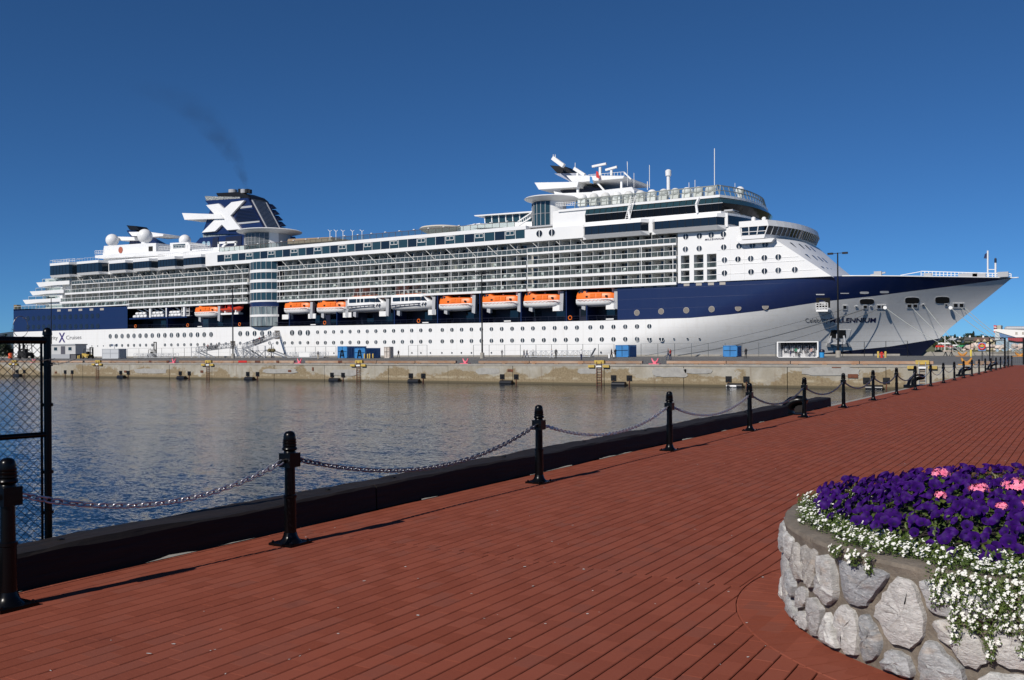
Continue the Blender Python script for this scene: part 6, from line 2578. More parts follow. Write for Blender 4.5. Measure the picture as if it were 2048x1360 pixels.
cleat(68, PY + .6, PINK, 'pink cleat at the far left of the quay behind the fence')
cleat(348, PY + .6, PINK, 'pink mooring cleat right of the grey container')
cleat(599, PY + .6, PINK, 'pink mooring cleat below the gangway door of the ship')
cleat(931, PY + .6, PINK, 'pink mooring cleat left of the tall lamp post')
cleat(1310, PY + .6, PINK, 'pink mooring cleat in the kerb gap below the embracing couple')
ORY = M('amber_paint', (.60, .28, .03), .6, col2=(.42, .17, .03), vs=2)
cleat(1933, PY + 1.2, ORY, 'amber mooring cleat at the right end of the quay edge', 1.15, 'amber cleats')
cleat(1925, 170, ORY, 'amber cleat holding the bow mooring lines', 1.6, 'amber cleats')
cleat(2040, 165, ORY, 'amber cleat behind the black gate', 1.6, 'amber cleats')

# yellow access ladders
LADS = [(29, 'yellow-topped quay ladder at the far left behind the fence'), (196, 'yellow-topped quay ladder below the yellow forklift'), (417, 'yellow-topped quay ladder below the lower gangway'),
        (718, 'yellow-topped quay ladder below the blue containers'), (1199, 'yellow-topped quay ladder left of the pair with white bags'), (1845, 'yellow-topped quay ladder at the right end of the quay')]
for u, lab in LADS:
    x = at(u, 728, PY).x
    root = thing('quay_ladder', (x, PY - .1, 0), lab, 'ladder', 'quay ladders')
    MB().box(x - .62, x + .62, PY - .12, PY + .2, .06, .45).build('top_guard', YELLOW, root)
    for sg in (-1, 1):
        MB().prism([(x + sg * .55, PY - .30, -.10), (x + sg * 1.35, PY - .30, -.10), (x + sg * 1.35, PY - .30, -.38), (x + sg * .55, PY - .30, -.38)],
                   [(x + sg * .55, PY - .06, -.10), (x + sg * 1.35, PY - .06, -.10), (x + sg * 1.35, PY - .06, -.46), (x + sg * .55, PY - .06, -.46)]).build('bracket', YELLOW, root)
        MB().box(x + sg * .30 - .03, x + sg * .30 + .03, PY - .19, PY - .12, -2.9, .30).build('stringer', RUST if u != 1845 else GREY_STEEL, root)
    for k in range(10):
        z = -2.75 + .31 * k
        MB().box(x - .3, x + .3, PY - .17, PY - .13, z - .022, z + .022).build('rung', RUST, root)
    MB().box(x - .34, x + .34, PY - .23, PY - .2, -.36, -.18).build('number_plate', WHITE_FLAT, root)

# fender chains brackets with floating fenders
RUB = M('black_rubber', (.012, .012, .013), .35)
FEN = [(35, 49, 'floating black fender at the far left of the quay wall'), (131, 145, 'pair of fender brackets below the grey booth'), (242, 257, 'floating black fender below the grey container'),
       (361, 379, 'floating black fender left of the lower gangway'), (496, 515.6, 'floating black fender below the upper gangway'), (664.7, 686.8, 'floating black fender below the first blue container'),
       (822, 847, 'floating black fender below the tall wire gate'), (1005, 1033, 'floating black fender right of the tall lamp post'), (1227.6, 1259, 'floating black fender below the single blue container'),
       (1457.5, 1493, 'bright-tipped floating fender below the right blue container'), (1733, 1773, 'floating black fender behind the seventh chain bollard')]
for u0, u1, lab in FEN:
    xa, xb = at(u0, 757, PY).x, at(u1, 757, PY).x
    zt_ = -1.28
    root = thing('floating_fender', ((xa + xb) / 2, PY - .4, WZ), lab, 'fender', 'floating fenders on the quay wall')
    for xx in (xa, xb):
        br_ = MB().box(xx - .33, xx + .33, PY - .10, PY + .02, zt_ - .62, zt_).build('bracket', BLACK_PAINT, root)
        MB().tube([(xx, PY - .2, zt_ - .32), (xx, PY - .05, zt_ - .32)], .10, 10).build('chain_eye', BLACK_PAINT, br_)
        MB().box(xx - .04, xx + .04, PY - .12, PY - .06, WZ - .2, zt_ - .6).build('chain_drop', RUST, root)
    if u0 != 131:
        L2 = (xb - xa) * .36
        xm = (xa + xb) / 2 - .1
        q = MB()
        q.tube([(xm - L2 - .12, PY - .55, WZ + .12), (xm - L2, PY - .55, WZ + .12), (xm + L2, PY - .55, WZ + .12), (xm + L2 + .12, PY - .55, WZ + .12)], .34, 14)
        q.build('float', RUB, root, smooth='auto')
        if u0 == 1457.5:
            MB().tube([(xm - L2 - .2, PY - .7, WZ + .15), (xm + L2 * .4, PY - .9, WZ + .12)], .12, 10).build('bright_float', WHITE_FLAT, root, smooth='auto')


# lamp posts
def lamp_post(u, vt, vb, lab, yy):
    p = at(u, vb, yy)
    zt_ = at(u, vt, yy).z
    x, y, z = p.x, yy, deck_z(yy)
    root = thing('lamp_post', (x, y, z), lab, 'lamp post', 'tall double lamp posts on the pier')
    MB().lathe([(.42, -.1), (.42, 1.05), (.38, 1.1)], (x, y, z), 16).build('concrete_base', CONC, root, smooth='auto')
    MB().tube([(x, y, z + 1.0), (x, y, zt_ + .1)], .17, 10, r1=.10).build('pole', BLACK_PAINT, root, smooth='auto')
    MB().bar((x - .8, y, zt_), (x + .8, y, zt_ + .02), .09).build('cross_arm', BLACK_PAINT, root)
    for sg in (-1, 1):
        q = MB()
        q.box(x + sg * 1.15 - .42, x + sg * 1.15 + .42, y - .22, y + .22, zt_ - .16, zt_ + .14)
        q.build('lamp_head', BLACK_PAINT, root)
    if u == 1677:
        MB().box(x - .15, x + .15, y - .25, y - .15, zt_ - 4, zt_ - 3.3).build('sign_plate', GREY_PAINT, root)


lamp_post(103, 595, 717, 'tall double lamp post at the left in front of the ship lettering', 163)
lamp_post(466, 576.5, 715, 'tall double lamp post beside the gangways', 158)
lamp_post(964.5, 545.5, 715.5, 'tall double lamp post in the middle of the pier', 152)
lamp_post(1676.5, 506.5, 714, 'tall double lamp post right of the phone kiosk', 158)


# boxes standing square to the pier: front columns u0..u1, side to u2
def site_box(u0, u1, vtop, vbot):
    p0, p1 = deckp(u0, vbot), deckp(u1, vbot)
    y = (p0.y + p1.y) / 2
    z = deck_z(y)
    return at(u0, vbot, y).x, at(u1, vbot, y).x, y, z, at((u0 + u1) / 2, vtop, y).z


def side_depth(x1, u2):
    d = ray(u2, 705)
    return x1 * d[1] / d[0]


def container(name, u0, u1, u2, vtop, vbot, mat, lab, cat, grp=None, ribs=10, openfront=False, dark=None):
    x0, x1, y, z, zt_ = site_box(u0, u1, vtop, vbot)
    ye = min(176, side_depth(x1, u2))
    root = thing(name, ((x0 + x1) / 2, (y + ye) / 2, z), lab, cat, grp)
    MB().box(x0 + .06, x1 - .06, y + .06, ye - .06, z + .12, zt_ - .04).build('shell', mat, root)
    q = MB()
    for (xx, yy) in ((x0, y), (x1 - .12, y), (x0, ye - .12), (x1 - .12, ye - .12)):
        q.box(xx, xx + .12, yy, yy + .12, z + .02, zt_)
    for zz_ in (z + .04, zt_ - .12):
        q.box(x0, x1, y, y + .1, zz_, zz_ + .12)
        q.box(x0, x1, ye - .1, ye, zz_, zz_ + .12)
        q.box(x0, x0 + .1, y, ye, zz_, zz_ + .12)
        q.box(x1 - .1, x1, y, ye, zz_, zz_ + .12)
    q.build('corner_frame', mat, root)
    for k in range(ribs):
        yy = lerp(y + .3, ye - .3, k / max(1, ribs - 1))
        MB().box(x1 - .07, x1 + .06, yy - .09, yy + .09, z + .16, zt_ - .13).build('rib', mat, root)
    xm = (x0 + x1) / 2
    MB().box(xm - .03, xm + .03, y - .01, y + .07, z + .14, zt_ - .1).build('door_seam', dark or BLACK_PAINT, root)
    MB().box(x0 + .1, x1 - .1, y - .005, y + .07, z + (zt_ - z) * .55, z + (zt_ - z) * .58).build('door_bar', dark or BLACK_PAINT, root)
    return root, (x0, x1, y, ye, z, zt_)


r1, d1 = container('waste_container', 675, 694, 733, 692.5, 716.5, BLUE, 'left blue steel container with a black A-frame on its end', 'container', 'blue containers on the pier', 12)
r2, d2 = container('waste_container', 709, 730, 761, 696, 717, BLUE, 'second blue steel container in front of the yellow posts', 'container', 'blue containers on the pier', 12)
for rt, (x0, x1, y, ye, z, zt_) in ((r1, d1), (r2, d2)):
    q = MB()
    xm = (x0 + x1) / 2
    q.bar((xm - .55, y - .1, z + .1), (xm - .2, y - .1, z + 1.7), .14)
    q.bar((xm + .55, y - .1, z + .1), (xm + .2, y - .1, z + 1.7), .14)
    q.bar((xm - .45, y - .1, z + .7), (xm + .45, y - .1, z + .7), .14)
    q.bar((xm - .3, y - .1, z + 1.7), (xm + .3, y - .1, z + 1.7), .14)
    q.build('hoist_frame', BLACK_PAINT, rt)
container('waste_container', 1231, 1257, 1273, 690, 714.5, BLUE, 'blue ribbed container beside the pair with white bags', 'container', 'blue containers on the pier', 9)
container('waste_container', 1446, 1474, 1483, 691, 713.8, BLUE, 'blue container beside the lone dark figure at right', 'container', 'blue containers on the pier', 6)
container('storage_container', 204, 237, 253, 697.5, 717.5, M('pale_grey_paint', (.50, .52, .54), .5), 'pale grey storage container at the left of the pier', 'container', None, 8, dark=GREY_PAINT)
container('storage_container', 768, 779, 787, 693.5, 716.5, M('faded_white', (.60, .56, .52), .6, col2=(.45, .38, .33), vs=1.5), 'narrow off-white container with rusty bars right of the blue ones', 'container', None, 5)

# booth on legs
x0, x1, y, z, zt_ = site_box(103, 151, 688, 717)
ye = side_depth(x1, 173)
booth = thing('pier_booth', ((x0 + x1) / 2, (y + ye) / 2, z), 'grey pier booth with a flat roof behind the fence post', 'booth')
BOOTHW = M('booth_wall', (.50, .50, .50), .6)
MB().box(x0, x1, y, ye, z + 1.2, zt_ - .3).build('wall', BOOTHW, booth)
MB().box(x0 - .2, x1 + .2, y - .2, ye + .2, zt_ - .3, zt_).build('roof', GREY_PAINT, booth)
MB().box(x0 + .3, x1 - .3, y + .3, ye - .3, z - .05, z + 1.2).build('plinth', M('booth_plinth', (.10, .10, .11), .8), booth)
MB().box(x0, x1 - 2.6, y - .02, y + .3, z, z + 1.2).build('base_panel', GREY_PAINT, booth)
for a in (.18, .78):
    xx = lerp(x0, x1, a)
    w_ = MB().box(xx - .7, xx + .7, y - .06, y + .05, z + 2.2, zt_ - .9).build('window', GLASS, booth)
    MB().box(xx - .8, xx + .8, y - .1, y - .02, z + 2.12, z + 2.2).build('sill', WHITE_FLAT, w_)
MB().box(lerp(x0, x1, .40), lerp(x0, x1, .58), y - .04, y + .05, z + 1.2, zt_ - .6).build('door', M('booth_door', (.08, .08, .10), .6), booth)

# forklifts and machinery
def forklift(u, v, s, body, mastmat, lab, mast_h, face=1):
    p = deckp(u, v)
    x, y, z = p.x, p.y, deck_z(p.y)
    root = thing('forklift', (x, y, z), lab, 'forklift', 'forklifts on the pier')
    q = MB()
    q.prism([(x - 1.3 * s, y - .65 * s, z + .35 * s), (x + 1.1 * s, y - .65 * s, z + .35 * s), (x + 1.1 * s, y - .65 * s, z + .9 * s), (x + .2 * s, y - .65 * s, z + 1.0 * s), (x - 1.3 * s, y - .65 * s, z + 1.25 * s)],
            [(x - 1.3 * s, y + .65 * s, z + .35 * s), (x + 1.1 * s, y + .65 * s, z + .35 * s), (x + 1.1 * s, y + .65 * s, z + .9 * s), (x + .2 * s, y + .65 * s, z + 1.0 * s), (x - 1.3 * s, y + .65 * s, z + 1.25 * s)])
    q.build('chassis', body, root)
    q = MB()
    for xx in (-.7, .75):
        for yy in (-.6, .6):
            q.bar((x + xx * s, y + yy * s, z + .9 * s), (x + (xx * .8) * s, y + yy * s, z + 2.2 * s), .09 * s)
    q.box(x - .65 * s, x + .7 * s, y - .66 * s, y + .66 * s, z + 2.17 * s, z + 2.26 * s)
    q.build('overhead_guard', mastmat, root)
    MB().box(x - .35 * s, x + .1 * s, y - .3 * s, y + .3 * s, z + 1.0 * s, z + 1.6 * s).build('seat', BLACK_MATT, root)
    q = MB()
    for yy in (-.35, .35):
        q.bar((x + face * 1.3 * s, y + yy * s, z + .1 * s), (x + face * 1.3 * s, y + yy * s, z + mast_h * s), .2 * s)
    for zz_ in (.4, mast_h * .5, mast_h - .1):
        q.bar((x + face * 1.3 * s, y - .4 * s, z + zz_ * s), (x + face * 1.3 * s, y + .4 * s, z + zz_ * s), .22 * s)
    q.build('lift_mast', mastmat, root)
    for yy in (-.3, .3):
        MB().box(min(x + face * 1.4 * s, x + face * 2.5 * s), max(x + face * 1.4 * s, x + face * 2.5 * s), y + yy * s - .07 * s, y + yy * s + .07 * s, z + .12 * s, z + .19 * s).build('fork', mastmat, root)
    for xx in (-.9, .8):
        for yy in (-.62, .62):
            t = MB().tube([(x + xx * s, y + yy * s - .14 * s, z + .36 * s), (x + xx * s, y + yy * s + .14 * s, z + .36 * s)], .36 * s, 14).build('wheel', BLACK_MATT, root)
            MB().tube([(x + xx * s, y + yy * s - .16 * s, z + .36 * s), (x + xx * s, y + yy * s + .16 * s, z + .36 * s)], .17 * s, 10).build('rim', body, t)
    return root


forklift(176, 717.3, 1.15, YELLOW, BLACK_PAINT, 'yellow forklift beside the grey booth', 2.6)
forklift(304, 716, 1.0, GREY_PAINT, BLACK_PAINT, 'black forklift with a raised mast behind the lattice ramp', 4.3)
forklift(52, 717, 1.75, BLACK_MATT, BLACK_PAINT, 'big dark lift truck behind the chain-link fence', 2.9, -1)
p = deckp(20.5, 716.5)
o = MB().lathe([(.55, 0), (.6, .4), (.55, .5), (.6, .9), (.55, 1.0), (.58, 1.5), (.3, 1.6)], (p.x, p.y, deck_z(p.y)), 14).build('orange_drum', M('orange_plastic', (.75, .10, .02), .5), None, smooth='auto')
tag(o, 'orange plastic drum behind the fence at the far left', 'drum')


# lattice ramps and gangways
def truss(q, p0, p1, h, w, n, r=.09):
    p0, p1 = Vector(p0), Vector(p1)
    d = p1 - p0
    for yy in (-w / 2, w / 2):
        o_ = Vector((0, yy, 0))
        up = Vector((0, 0, h))
        q.bar(p0 + o_, p1 + o_, r)
        q.bar(p0 + o_ + up, p1 + o_ + up, r)
        for k in range(n + 1):
            a = p0 + d * (k / n) + o_
            q.bar(a, a + up, r * .8)
            if k < n:
                c = p0 + d * ((k + 1) / n) + o_
                q.bar(a + (up if k % 2 else Vector()), c + (Vector() if k % 2 else up), r * .8)
    q.prism([p0 + Vector((0, -w / 2, 0)), p1 + Vector((0, -w / 2, 0)), p1 + Vector((0, w / 2, 0)), p0 + Vector((0, w / 2, 0))],
            [p0 + Vector((0, -w / 2, .06)), p1 + Vector((0, -w / 2, .06)), p1 + Vector((0, w / 2, .06)), p0 + Vector((0, w / 2, .06))])


ALU = M('aluminium', (.55, .56, .57), .45, .3)
for u0, u1, vb, vt, yy, lab in ((273, 352, 716.5, 707, 162, 'aluminium lattice ramp lying under the black forklift'), (580, 652, 715.5, 704, 162, 'aluminium lattice gangway section lying left of the blue containers'),
                                (1056, 1184, 714.5, 701, 163, 'long aluminium lattice ramp lying behind the strolling people')):
    a, c = at(u0, vb, yy), at(u1, vb, yy)
    z = deck_z(yy) + .15
    h = at((u0 + u1) / 2, vt, yy).z - z
    root = thing('lattice_ramp', ((a.x + c.x) / 2, yy, z), lab, 'ramp', 'lattice ramps on the pier')
    q = MB()
    truss(q, (a.x, yy, z), (c.x, yy, z), h, 1.6, 12, .085)
    q.build('truss', ALU, root)
    for xx in (lerp(a.x, c.x, .1), lerp(a.x, c.x, .9)):
        MB().box(xx - .2, xx + .2, yy - .8, yy + .8, z - .17, z).build('bearer', BLACK_PAINT, root)
    if u0 == 580:
        MB().box(lerp(a.x, c.x, .33), lerp(a.x, c.x, .62), yy - .86, yy - .83, z + .1, z + h - .1).build('banner', WHITE_FLAT, root)
    if u0 == 1056:
        q = MB().bar((c.x, yy - .4, z + .2), (c.x + .9, yy - .4, z + 1.6), .7, .12)
        q.build('end_plate', GREY_PAINT, root)


def gangway(pa, pb, pc, lab, tower_u):
    """pc pier foot, pa landing, pb ship door"""
    root = thing('gangway', (pa.x, pa.y, deck_z(pa.y)), lab, 'gangway', 'gangways to the ship')
    q = MB()
    truss(q, pa, pb, 1.15, 1.7, 14, .10)
    q.build('bridge_span', ALU, root)
    z = deck_z(pa.y)
    q = MB()
    q.bar(pa + Vector((0, -.9, .05)), pc + Vector((0, -.9, .05)), .25)
    q.bar(pa + Vector((0, .9, .05)), pc + Vector((0, .9, .05)), .25)
    q.build('foot_ramp', GREY_STEEL, root)
    q = MB()
    for xx in (-1.6, 1.6):
        for yy in (-1.1, 1.1):
            q.bar((pa.x + xx, pa.y + yy, z), (pa.x + xx, pa.y + yy, pa.z + 1.1), .12)
    for yy in (-1.1, 1.1):
        q.bar((pa.x - 1.6, pa.y + yy, z + .1), (pa.x + 1.6, pa.y + yy, pa.z), .09)
        q.bar((pa.x + 1.6, pa.y + yy, z + .1), (pa.x - 1.6, pa.y + yy, pa.z), .09)
        q.bar((pa.x - 1.6, pa.y + yy, pa.z + 1.1), (pa.x + 1.6, pa.y + yy, pa.z + 1.1), .08)
        q.bar((pa.x - 1.6, pa.y + yy, pa.z), (pa.x + 1.6, pa.y + yy, pa.z), .12)
    q.build('landing_scaffold', ALU, root)
    a, c = pa.lerp(pb, .3), pa.lerp(pb, .62)
    MB().prism([a + Vector((0, -.92, .12)), c + Vector((0, -.92, .12)), c + Vector((0, -.92, 1.05)), a + Vector((0, -.92, 1.05))],
               [a + Vector((0, -.88, .12)), c + Vector((0, -.88, .12)), c + Vector((0, -.88, 1.05)), a + Vector((0, -.88, 1.05))]).build('side_cloth', GREY_PAINT, root)
    return root


g1a, g1b, g1c = at(398, 703, 166), at(466, 694.5, 181.4), at(425, 716, 166)
gangway(g1a, g1b, Vector((g1c.x, 166, deck_z(166))), 'lower aluminium gangway rising to the aft ship door', 398)
g2a, g2b, g2c = at(490, 697, 166), at(556, 672.5, 181.4), at(520, 716, 166)
gangway(g2a, g2b, Vector((g2c.x, 166, deck_z(166))), 'upper aluminium gangway climbing to the forward ship door', 490)
q = MB()
x0 = at(478, 712, 166).x
sc = thing('access_scaffold', (x0 + 4, 166, deck_z(166)), 'scaffold stair tower between the two gangways', 'scaffold')
for k in range(5):
    for yy in (164.6, 167.4):
        xx = x0 + k * 2.6
        q.bar((xx, yy, deck_z(166)), (xx, yy, 3.2), .10)
        if k < 4:
            q.bar((xx, yy, deck_z(166)), (xx + 2.6, yy, 2.2), .08)
            q.bar((xx, yy, 2.2), (xx + 2.6, yy, deck_z(166)), .08)
            for zz_ in (2.2, 2.7, 3.2):
                q.bar((xx, yy, zz_), (xx + 2.6, yy, zz_), .08)
q.box(x0, x0 + 10.4, 164.6, 167.4, 2.12, 2.2)
q.build('lattice', ALU, sc)
q = MB()
q.bar((x0 + 10.4, 165, 2.2), (x0 + 17, 165, deck_z(165) + .05), .28)
q.bar((x0 + 10.4, 167, 2.2), (x0 + 17, 167, deck_z(165) + .05), .28)
q.build('stair_flight', GREY_STEEL, sc)

# pole with hanging baskets, ornamental lamp
p = deckp(543, 716)
root = thing('basket_pole', (p.x, p.y, deck_z(p.y)), 'ornamental lamp pole with two brown hanging baskets', 'lamp pole')
zt_ = at(543, 688, p.y).z
q = MB().tube([(p.x, p.y, deck_z(p.y)), (p.x, p.y, zt_)], .09, 8)
q.bar((p.x - .8, p.y, zt_ - .9), (p.x + .8, p.y, zt_ - .9), .07)
q.build('pole', BLACK_PAINT, root)
for sg in (-1, 1):
    MB().sphere((p.x + sg * .62, p.y, zt_ - 1.5), .55, 12, 8, .85).build('hanging_basket', M('brown_basket', (.12, .09, .05), .9, col2=(.16, .14, .06), vs=4), root)
    MB().sphere((p.x + sg * .4, p.y, zt_ + .15), .22, 10, 8).build('globe_lamp', WHITE_FLAT, root, smooth=True)

# yellow posts, hydrant, bin
for u, v0, v1, lab in ((729, 707, 717, 'yellow post at the corner of the second blue container'), (735.5, 707.5, 717, 'yellow post left of the red one by the blue container'), (739.5, 707, 717.2, 'yellow post in the middle of the blue container side'),
                       (746, 707, 716.8, 'rightmost yellow post by the blue containers'), (1756.5, 702.5, 716, 'yellow post left of the red hydrant'), (1771, 702.5, 716, 'yellow post right of the red hydrant'), (1942, 699, 713.5, 'yellow post in front of the rock bank'), (156, 711, 717.5, 'short yellow post under the grey booth'), (158.8, 710, 717.5, 'short yellow post beside the yellow forklift')):
    p = deckp(u, v1)
    zz_ = deck_z(p.y)
    h = at(u, v0, p.y).z - zz_
    root = thing('yellow_post', (p.x, p.y, zz_), lab, 'post', 'yellow guard posts')
    MB().lathe([(.16, 0), (.16, h - .08), (.12, h - .02), (.02, h)], (p.x, p.y, zz_), 12).build('pipe', YELLOW if u != 1942 else M('lemon_paint', (.62, .48, .08), .6), root, smooth='auto')
    MB().lathe([(.22, 0), (.22, .05)], (p.x, p.y, zz_), 12).build('foot', CONC, root)
p = deckp(1763.5, 715.5)
z = deck_z(p.y)
hyd = thing('fire_hydrant', (p.x, p.y, z), 'red fire hydrant between two yellow posts', 'hydrant')
MB().lathe([(.26, 0), (.26, .08), (.18, .1), (.18, .62), (.24, .66), (.24, .74), (.16, .82), (.05, .92)], (p.x, p.y, z), 14).build('barrel', RED, hyd, smooth='auto')
for sg in (-1, 1):
    MB().tube([(p.x, p.y, z + .52), (p.x + sg * .34, p.y, z + .52)], .12, 10).build('outlet', RED, hyd)
p = deckp(1644, 715)
z = deck_z(p.y)
binn = thing('litter_bin', (p.x, p.y, z), 'blue litter bin with a dark lid beside the kiosk', 'bin')
MB().lathe([(.36, 0), (.40, .85)], (p.x, p.y, z), 16).build('drum', M('bright_blue', (.03, .28, .62), .5), binn, smooth='auto')
MB().lathe([(.44, .85), (.44, 1.1), (.36, 1.25), (.1, 1.32)], (p.x, p.y, z), 16).build('lid', NAVY_DARK, binn, smooth='auto')

# phone kiosk
x0, x1, y, z, zt_ = site_box(1554, 1637, 683, 715)
ye = y + 1.9
kiosk = thing('phone_kiosk', ((x0 + x1) / 2, y + .7, z), 'white open-fronted phone kiosk with five telephones', 'kiosk')
MB().box(x0, x1, y, ye, zt_ - .14, zt_).build('roof', WHITE_FLAT, kiosk)
MB().box(x0, x0 + .2, y, ye, z, zt_ - .14).build('side_wall', WHITE_FLAT, kiosk)
MB().box(x1 - .2, x1, y, ye, z, zt_ - .14).build('side_wall', WHITE_FLAT, kiosk)
MB().box(x0 + .2, x1 - .2, ye - .1, ye, z, zt_ - .14).build('back_wall', M('kiosk_back', (.46, .46, .47), .6), kiosk)
MB().box(x0 + .2, x1 - .2, ye - .13, ye - .1, lerp(z, zt_, .54), zt_ - .14).build('dark_fascia', M('kiosk_fascia', (.045, .045, .05), .6), kiosk)
MB().box(x0, x1, y, ye, z - .02, z + .1).build('threshold', WHITE_FLAT, kiosk)
for k in range(5):
    xx = lerp(x0, x1, .16 + .165 * k)
    h0, h1 = lerp(z, zt_, .36), lerp(z, zt_, .80)
    ph = MB().box(xx - .28, xx + .28, ye - .45, ye - .12, h0, h1).build('phone_hood', M('hood_dark', (.02, .02, .025), .5), kiosk)
    MB().box(xx - .15, xx + .15, ye - .50, ye - .42, h0 + .12, h1 - .3).build('telephone', GREY_PAINT, ph)
    for sg in (-1, 1):
        MB().box(xx + sg * .34 - .035, xx + sg * .34 + .035, ye - .5, ye - .1, h0 - .1, h1 - .1).build('hood_side', GREY_PAINT, ph)

# ------------------------------------------------------------------ wire fence along the ship side of the pier
FENCE = M('fence_grey', (.16, .17, .17), .6, .4)


def pier_fence(u0, u1, step, vt0, vt1, yy, lab, dark=False):
    root = thing('wire_fence', (at((u0 + u1) / 2, 710, yy).x, yy, deck_z(yy)), lab, 'fence', 'wire fences on the pier')
    mt = BLACK_PAINT if dark else FENCE
    n = max(1, int(round((u1 - u0) / step)))
    tops = []
    for k in range(n + 1):
        t = k / n
        p = at(lerp(u0, u1, t), lerp(vt0, vt1, t), yy)
        MB().tube([(p.x, yy, deck_z(yy) - .05), (p.x, yy, p.z)], .05, 6).build('post', mt, root)
        tops.append(p)
    q = MB()
    q.bar(tops[0], tops[-1], .045)
    for f_ in (.02, .5):
        q.bar((tops[0].x, yy, lerp(deck_z(yy) + .1, tops[0].z, f_)), (tops[-1].x, yy, lerp(deck_z(yy) + .1, tops[-1].z, f_)), .02)
    q.build('rail', mt, root)
    return root


pier_fence(817, 854, 18, 691, 690, 171, 'tall wire gate panel right of the blue containers')
pier_fence(947, 1228, 31, 690, 688, 172, 'thin wire fence behind the lattice ramp')
pier_fence(1282, 1551, 34, 687.5, 685, 172, 'thin wire fence behind the embracing couple')
pier_fence(1642, 1815, 42, 684.5, 682, 168, 'dark wire fence in front of the navy bow', True)
pier_fence(1903, 1980, 45, 682, 682, 168, 'dark wire fence in front of the rock bank', True)
pier_fence(255, 460, 22, 697, 695, 173, 'thin pale wire fence in front of the aft portholes')
pier_fence(570, 672, 22, 694, 693, 173, 'thin pale wire fence left of the first blue container')

# gate and board at the right end of the walkway
gy = 104.0
gate = thing('wire_gate', (at(2010, 726, gy).x, gy, 0), 'tall black wire gate across the end of the walkway', 'gate')
for u, r in ((1979, .045), (2010, .085), (2047, .075), (2072, .06)):
    p0, p1 = at(u, 728, gy), at(u, 675.5, gy)
    MB().tube([(p0.x, gy, 0), (p0.x, gy, p1.z)], r, 8).build('post', BLACK_PAINT, gate)
q = MB()
xa, xb = at(1979, 700, gy).x, at(2072, 700, gy).x
for v in (675.5, 706):
    q.bar((xa, gy, at(2010, v, gy).z), (xb, gy, at(2010, v, gy).z), .06)
x2 = at(2008, 700, gy).x
for v in (681, 724):
    q.bar((xa + .3, gy + .02, at(2010, v, gy).z), (x2, gy + .02, at(2010, v, gy).z), .05)
q.bar((xa + .3, gy + .02, 0.2), (xa + .3, gy + .02, at(2010, 681, gy).z), .05)
for u in (2014, 2017):
    xx = at(u, 700, gy).x
    q.bar((xx, gy + .1, .1), (xx, gy + .1, at(u, 683, gy).z), .06)
q.build('frame', BLACK_PAINT, gate)
q = MB()
for k in range(24):
    xx = lerp(xa, xb, (k + .5) / 24)
    q.box(xx - .004, xx + .004, gy - .004, gy + .004, .1, 2.6)
q.build('wires', BLACK_PAINT, gate)
bx0, bx1 = at(1956.5, 695, 104).x, at(1971.5, 695, 104).x
bz0, bz1 = at(1964, 702, 104).z, at(1964, 685, 104).z
lr = thing('lifering_board', ((bx0 + bx1) / 2, 104, 0), 'blue board with a red life ring near the gate', 'life ring')
MB().box(bx0, bx1, 104, 104.05, bz0, bz1).build('board', M('board_blue', (.12, .22, .42), .6), lr)
MB().box((bx0 + bx1) / 2 - .04, (bx0 + bx1) / 2 + .04, 104.05, 104.12, 0, bz0).build('post', BLACK_PAINT, lr)
q = MB()
cx_, cz_ = (bx0 + bx1) / 2, (bz0 + bz1) / 2 + .03
for k in range(20):
    a0, a1 = 6.2832 * k / 20, 6.2832 * (k + 1) / 20
    q.tube([(cx_ + .27 * math.cos(a0), 103.95, cz_ + .27 * math.sin(a0)), (cx_ + .27 * math.cos(a1), 103.95, cz_ + .27 * math.sin(a1))], .07, 6, caps=False)
q.build('ring', M('ring_red', (.70, .06, .05), .5), lr)
q = MB()
for a in (.3, 1.4, 2.8):
    q.bar((cx_, 103.96, cz_), (cx_ + .22 * math.cos(a), 103.94, cz_ + .22 * math.sin(a)), .10)
q.build('rope_coil', M('rope_yellow', (.65, .45, .05), .7), lr)

# ------------------------------------------------------------------ mooring lines
def line(pts_a, pts_b, sag, r, mat, lab):
    a, c = Vector(pts_a), Vector(pts_b)
    pts = []
    for k in range(25):
        t = k / 24
        p = a.lerp(c, t)
        p.z -= sag * 4 * t * (1 - t)
        pts.append(p)
    mid = a.lerp(c, .5)
    q = MB()
    q.tube(pts, r, 6)
    o = q.build('mooring_line', mat, None, smooth=True, loc=c)
    tag(o, lab, 'rope', 'mooring lines at the bow')


def quay(u, v, yy):
    p = at(u, v, yy)
    return Vector((p.x, yy, max(deck_z(yy) + .2, p.z)))


hp = lambda x, y: on_hull(*bpx(x, y)) + Vector((0, -.25, 0))
line(hp(780, 630), quay(1355, 711, 174), .9, .11, ROPE_DARK, 'thick dark mooring line sweeping left past the ship name to the quay')
line(hp(618, 632), quay(1290, 711, 174), .6, .045, ROPE_DARK, 'thin mooring line ending farthest left on the quay')
line(hp(890, 630), quay(1440, 711, 174), 1.0, .05, ROPE_DARK, 'thin mooring line ending behind the right blue container')
cl1 = Vector((at(1925, 705, 170).x, 170, deck_z(170) + .5))
line(hp(945, 625), cl1 + Vector((-.4, 0, 0)), .5, .05, ROPE, 'aftmost of the pale lines led forward to the amber cleat')
line(hp(1150, 615), cl1 + Vector((0, 0, 0)), .4, .05, ROPE, 'second pale line led forward to the amber cleat')
line(hp(1255, 605), cl1 + Vector((.4, 0, .05)), .3, .05, ROPE, 'steepest pale line led down to the amber cleat')
cl2 = Vector((at(2040, 705, 165).x, 165, deck_z(165) + .5))
line(hp(1465, 625), cl2 + Vector((-.3, 0, 0)), .5, .045, ROPE, 'left pale line from the stem to the cleat behind the gate')
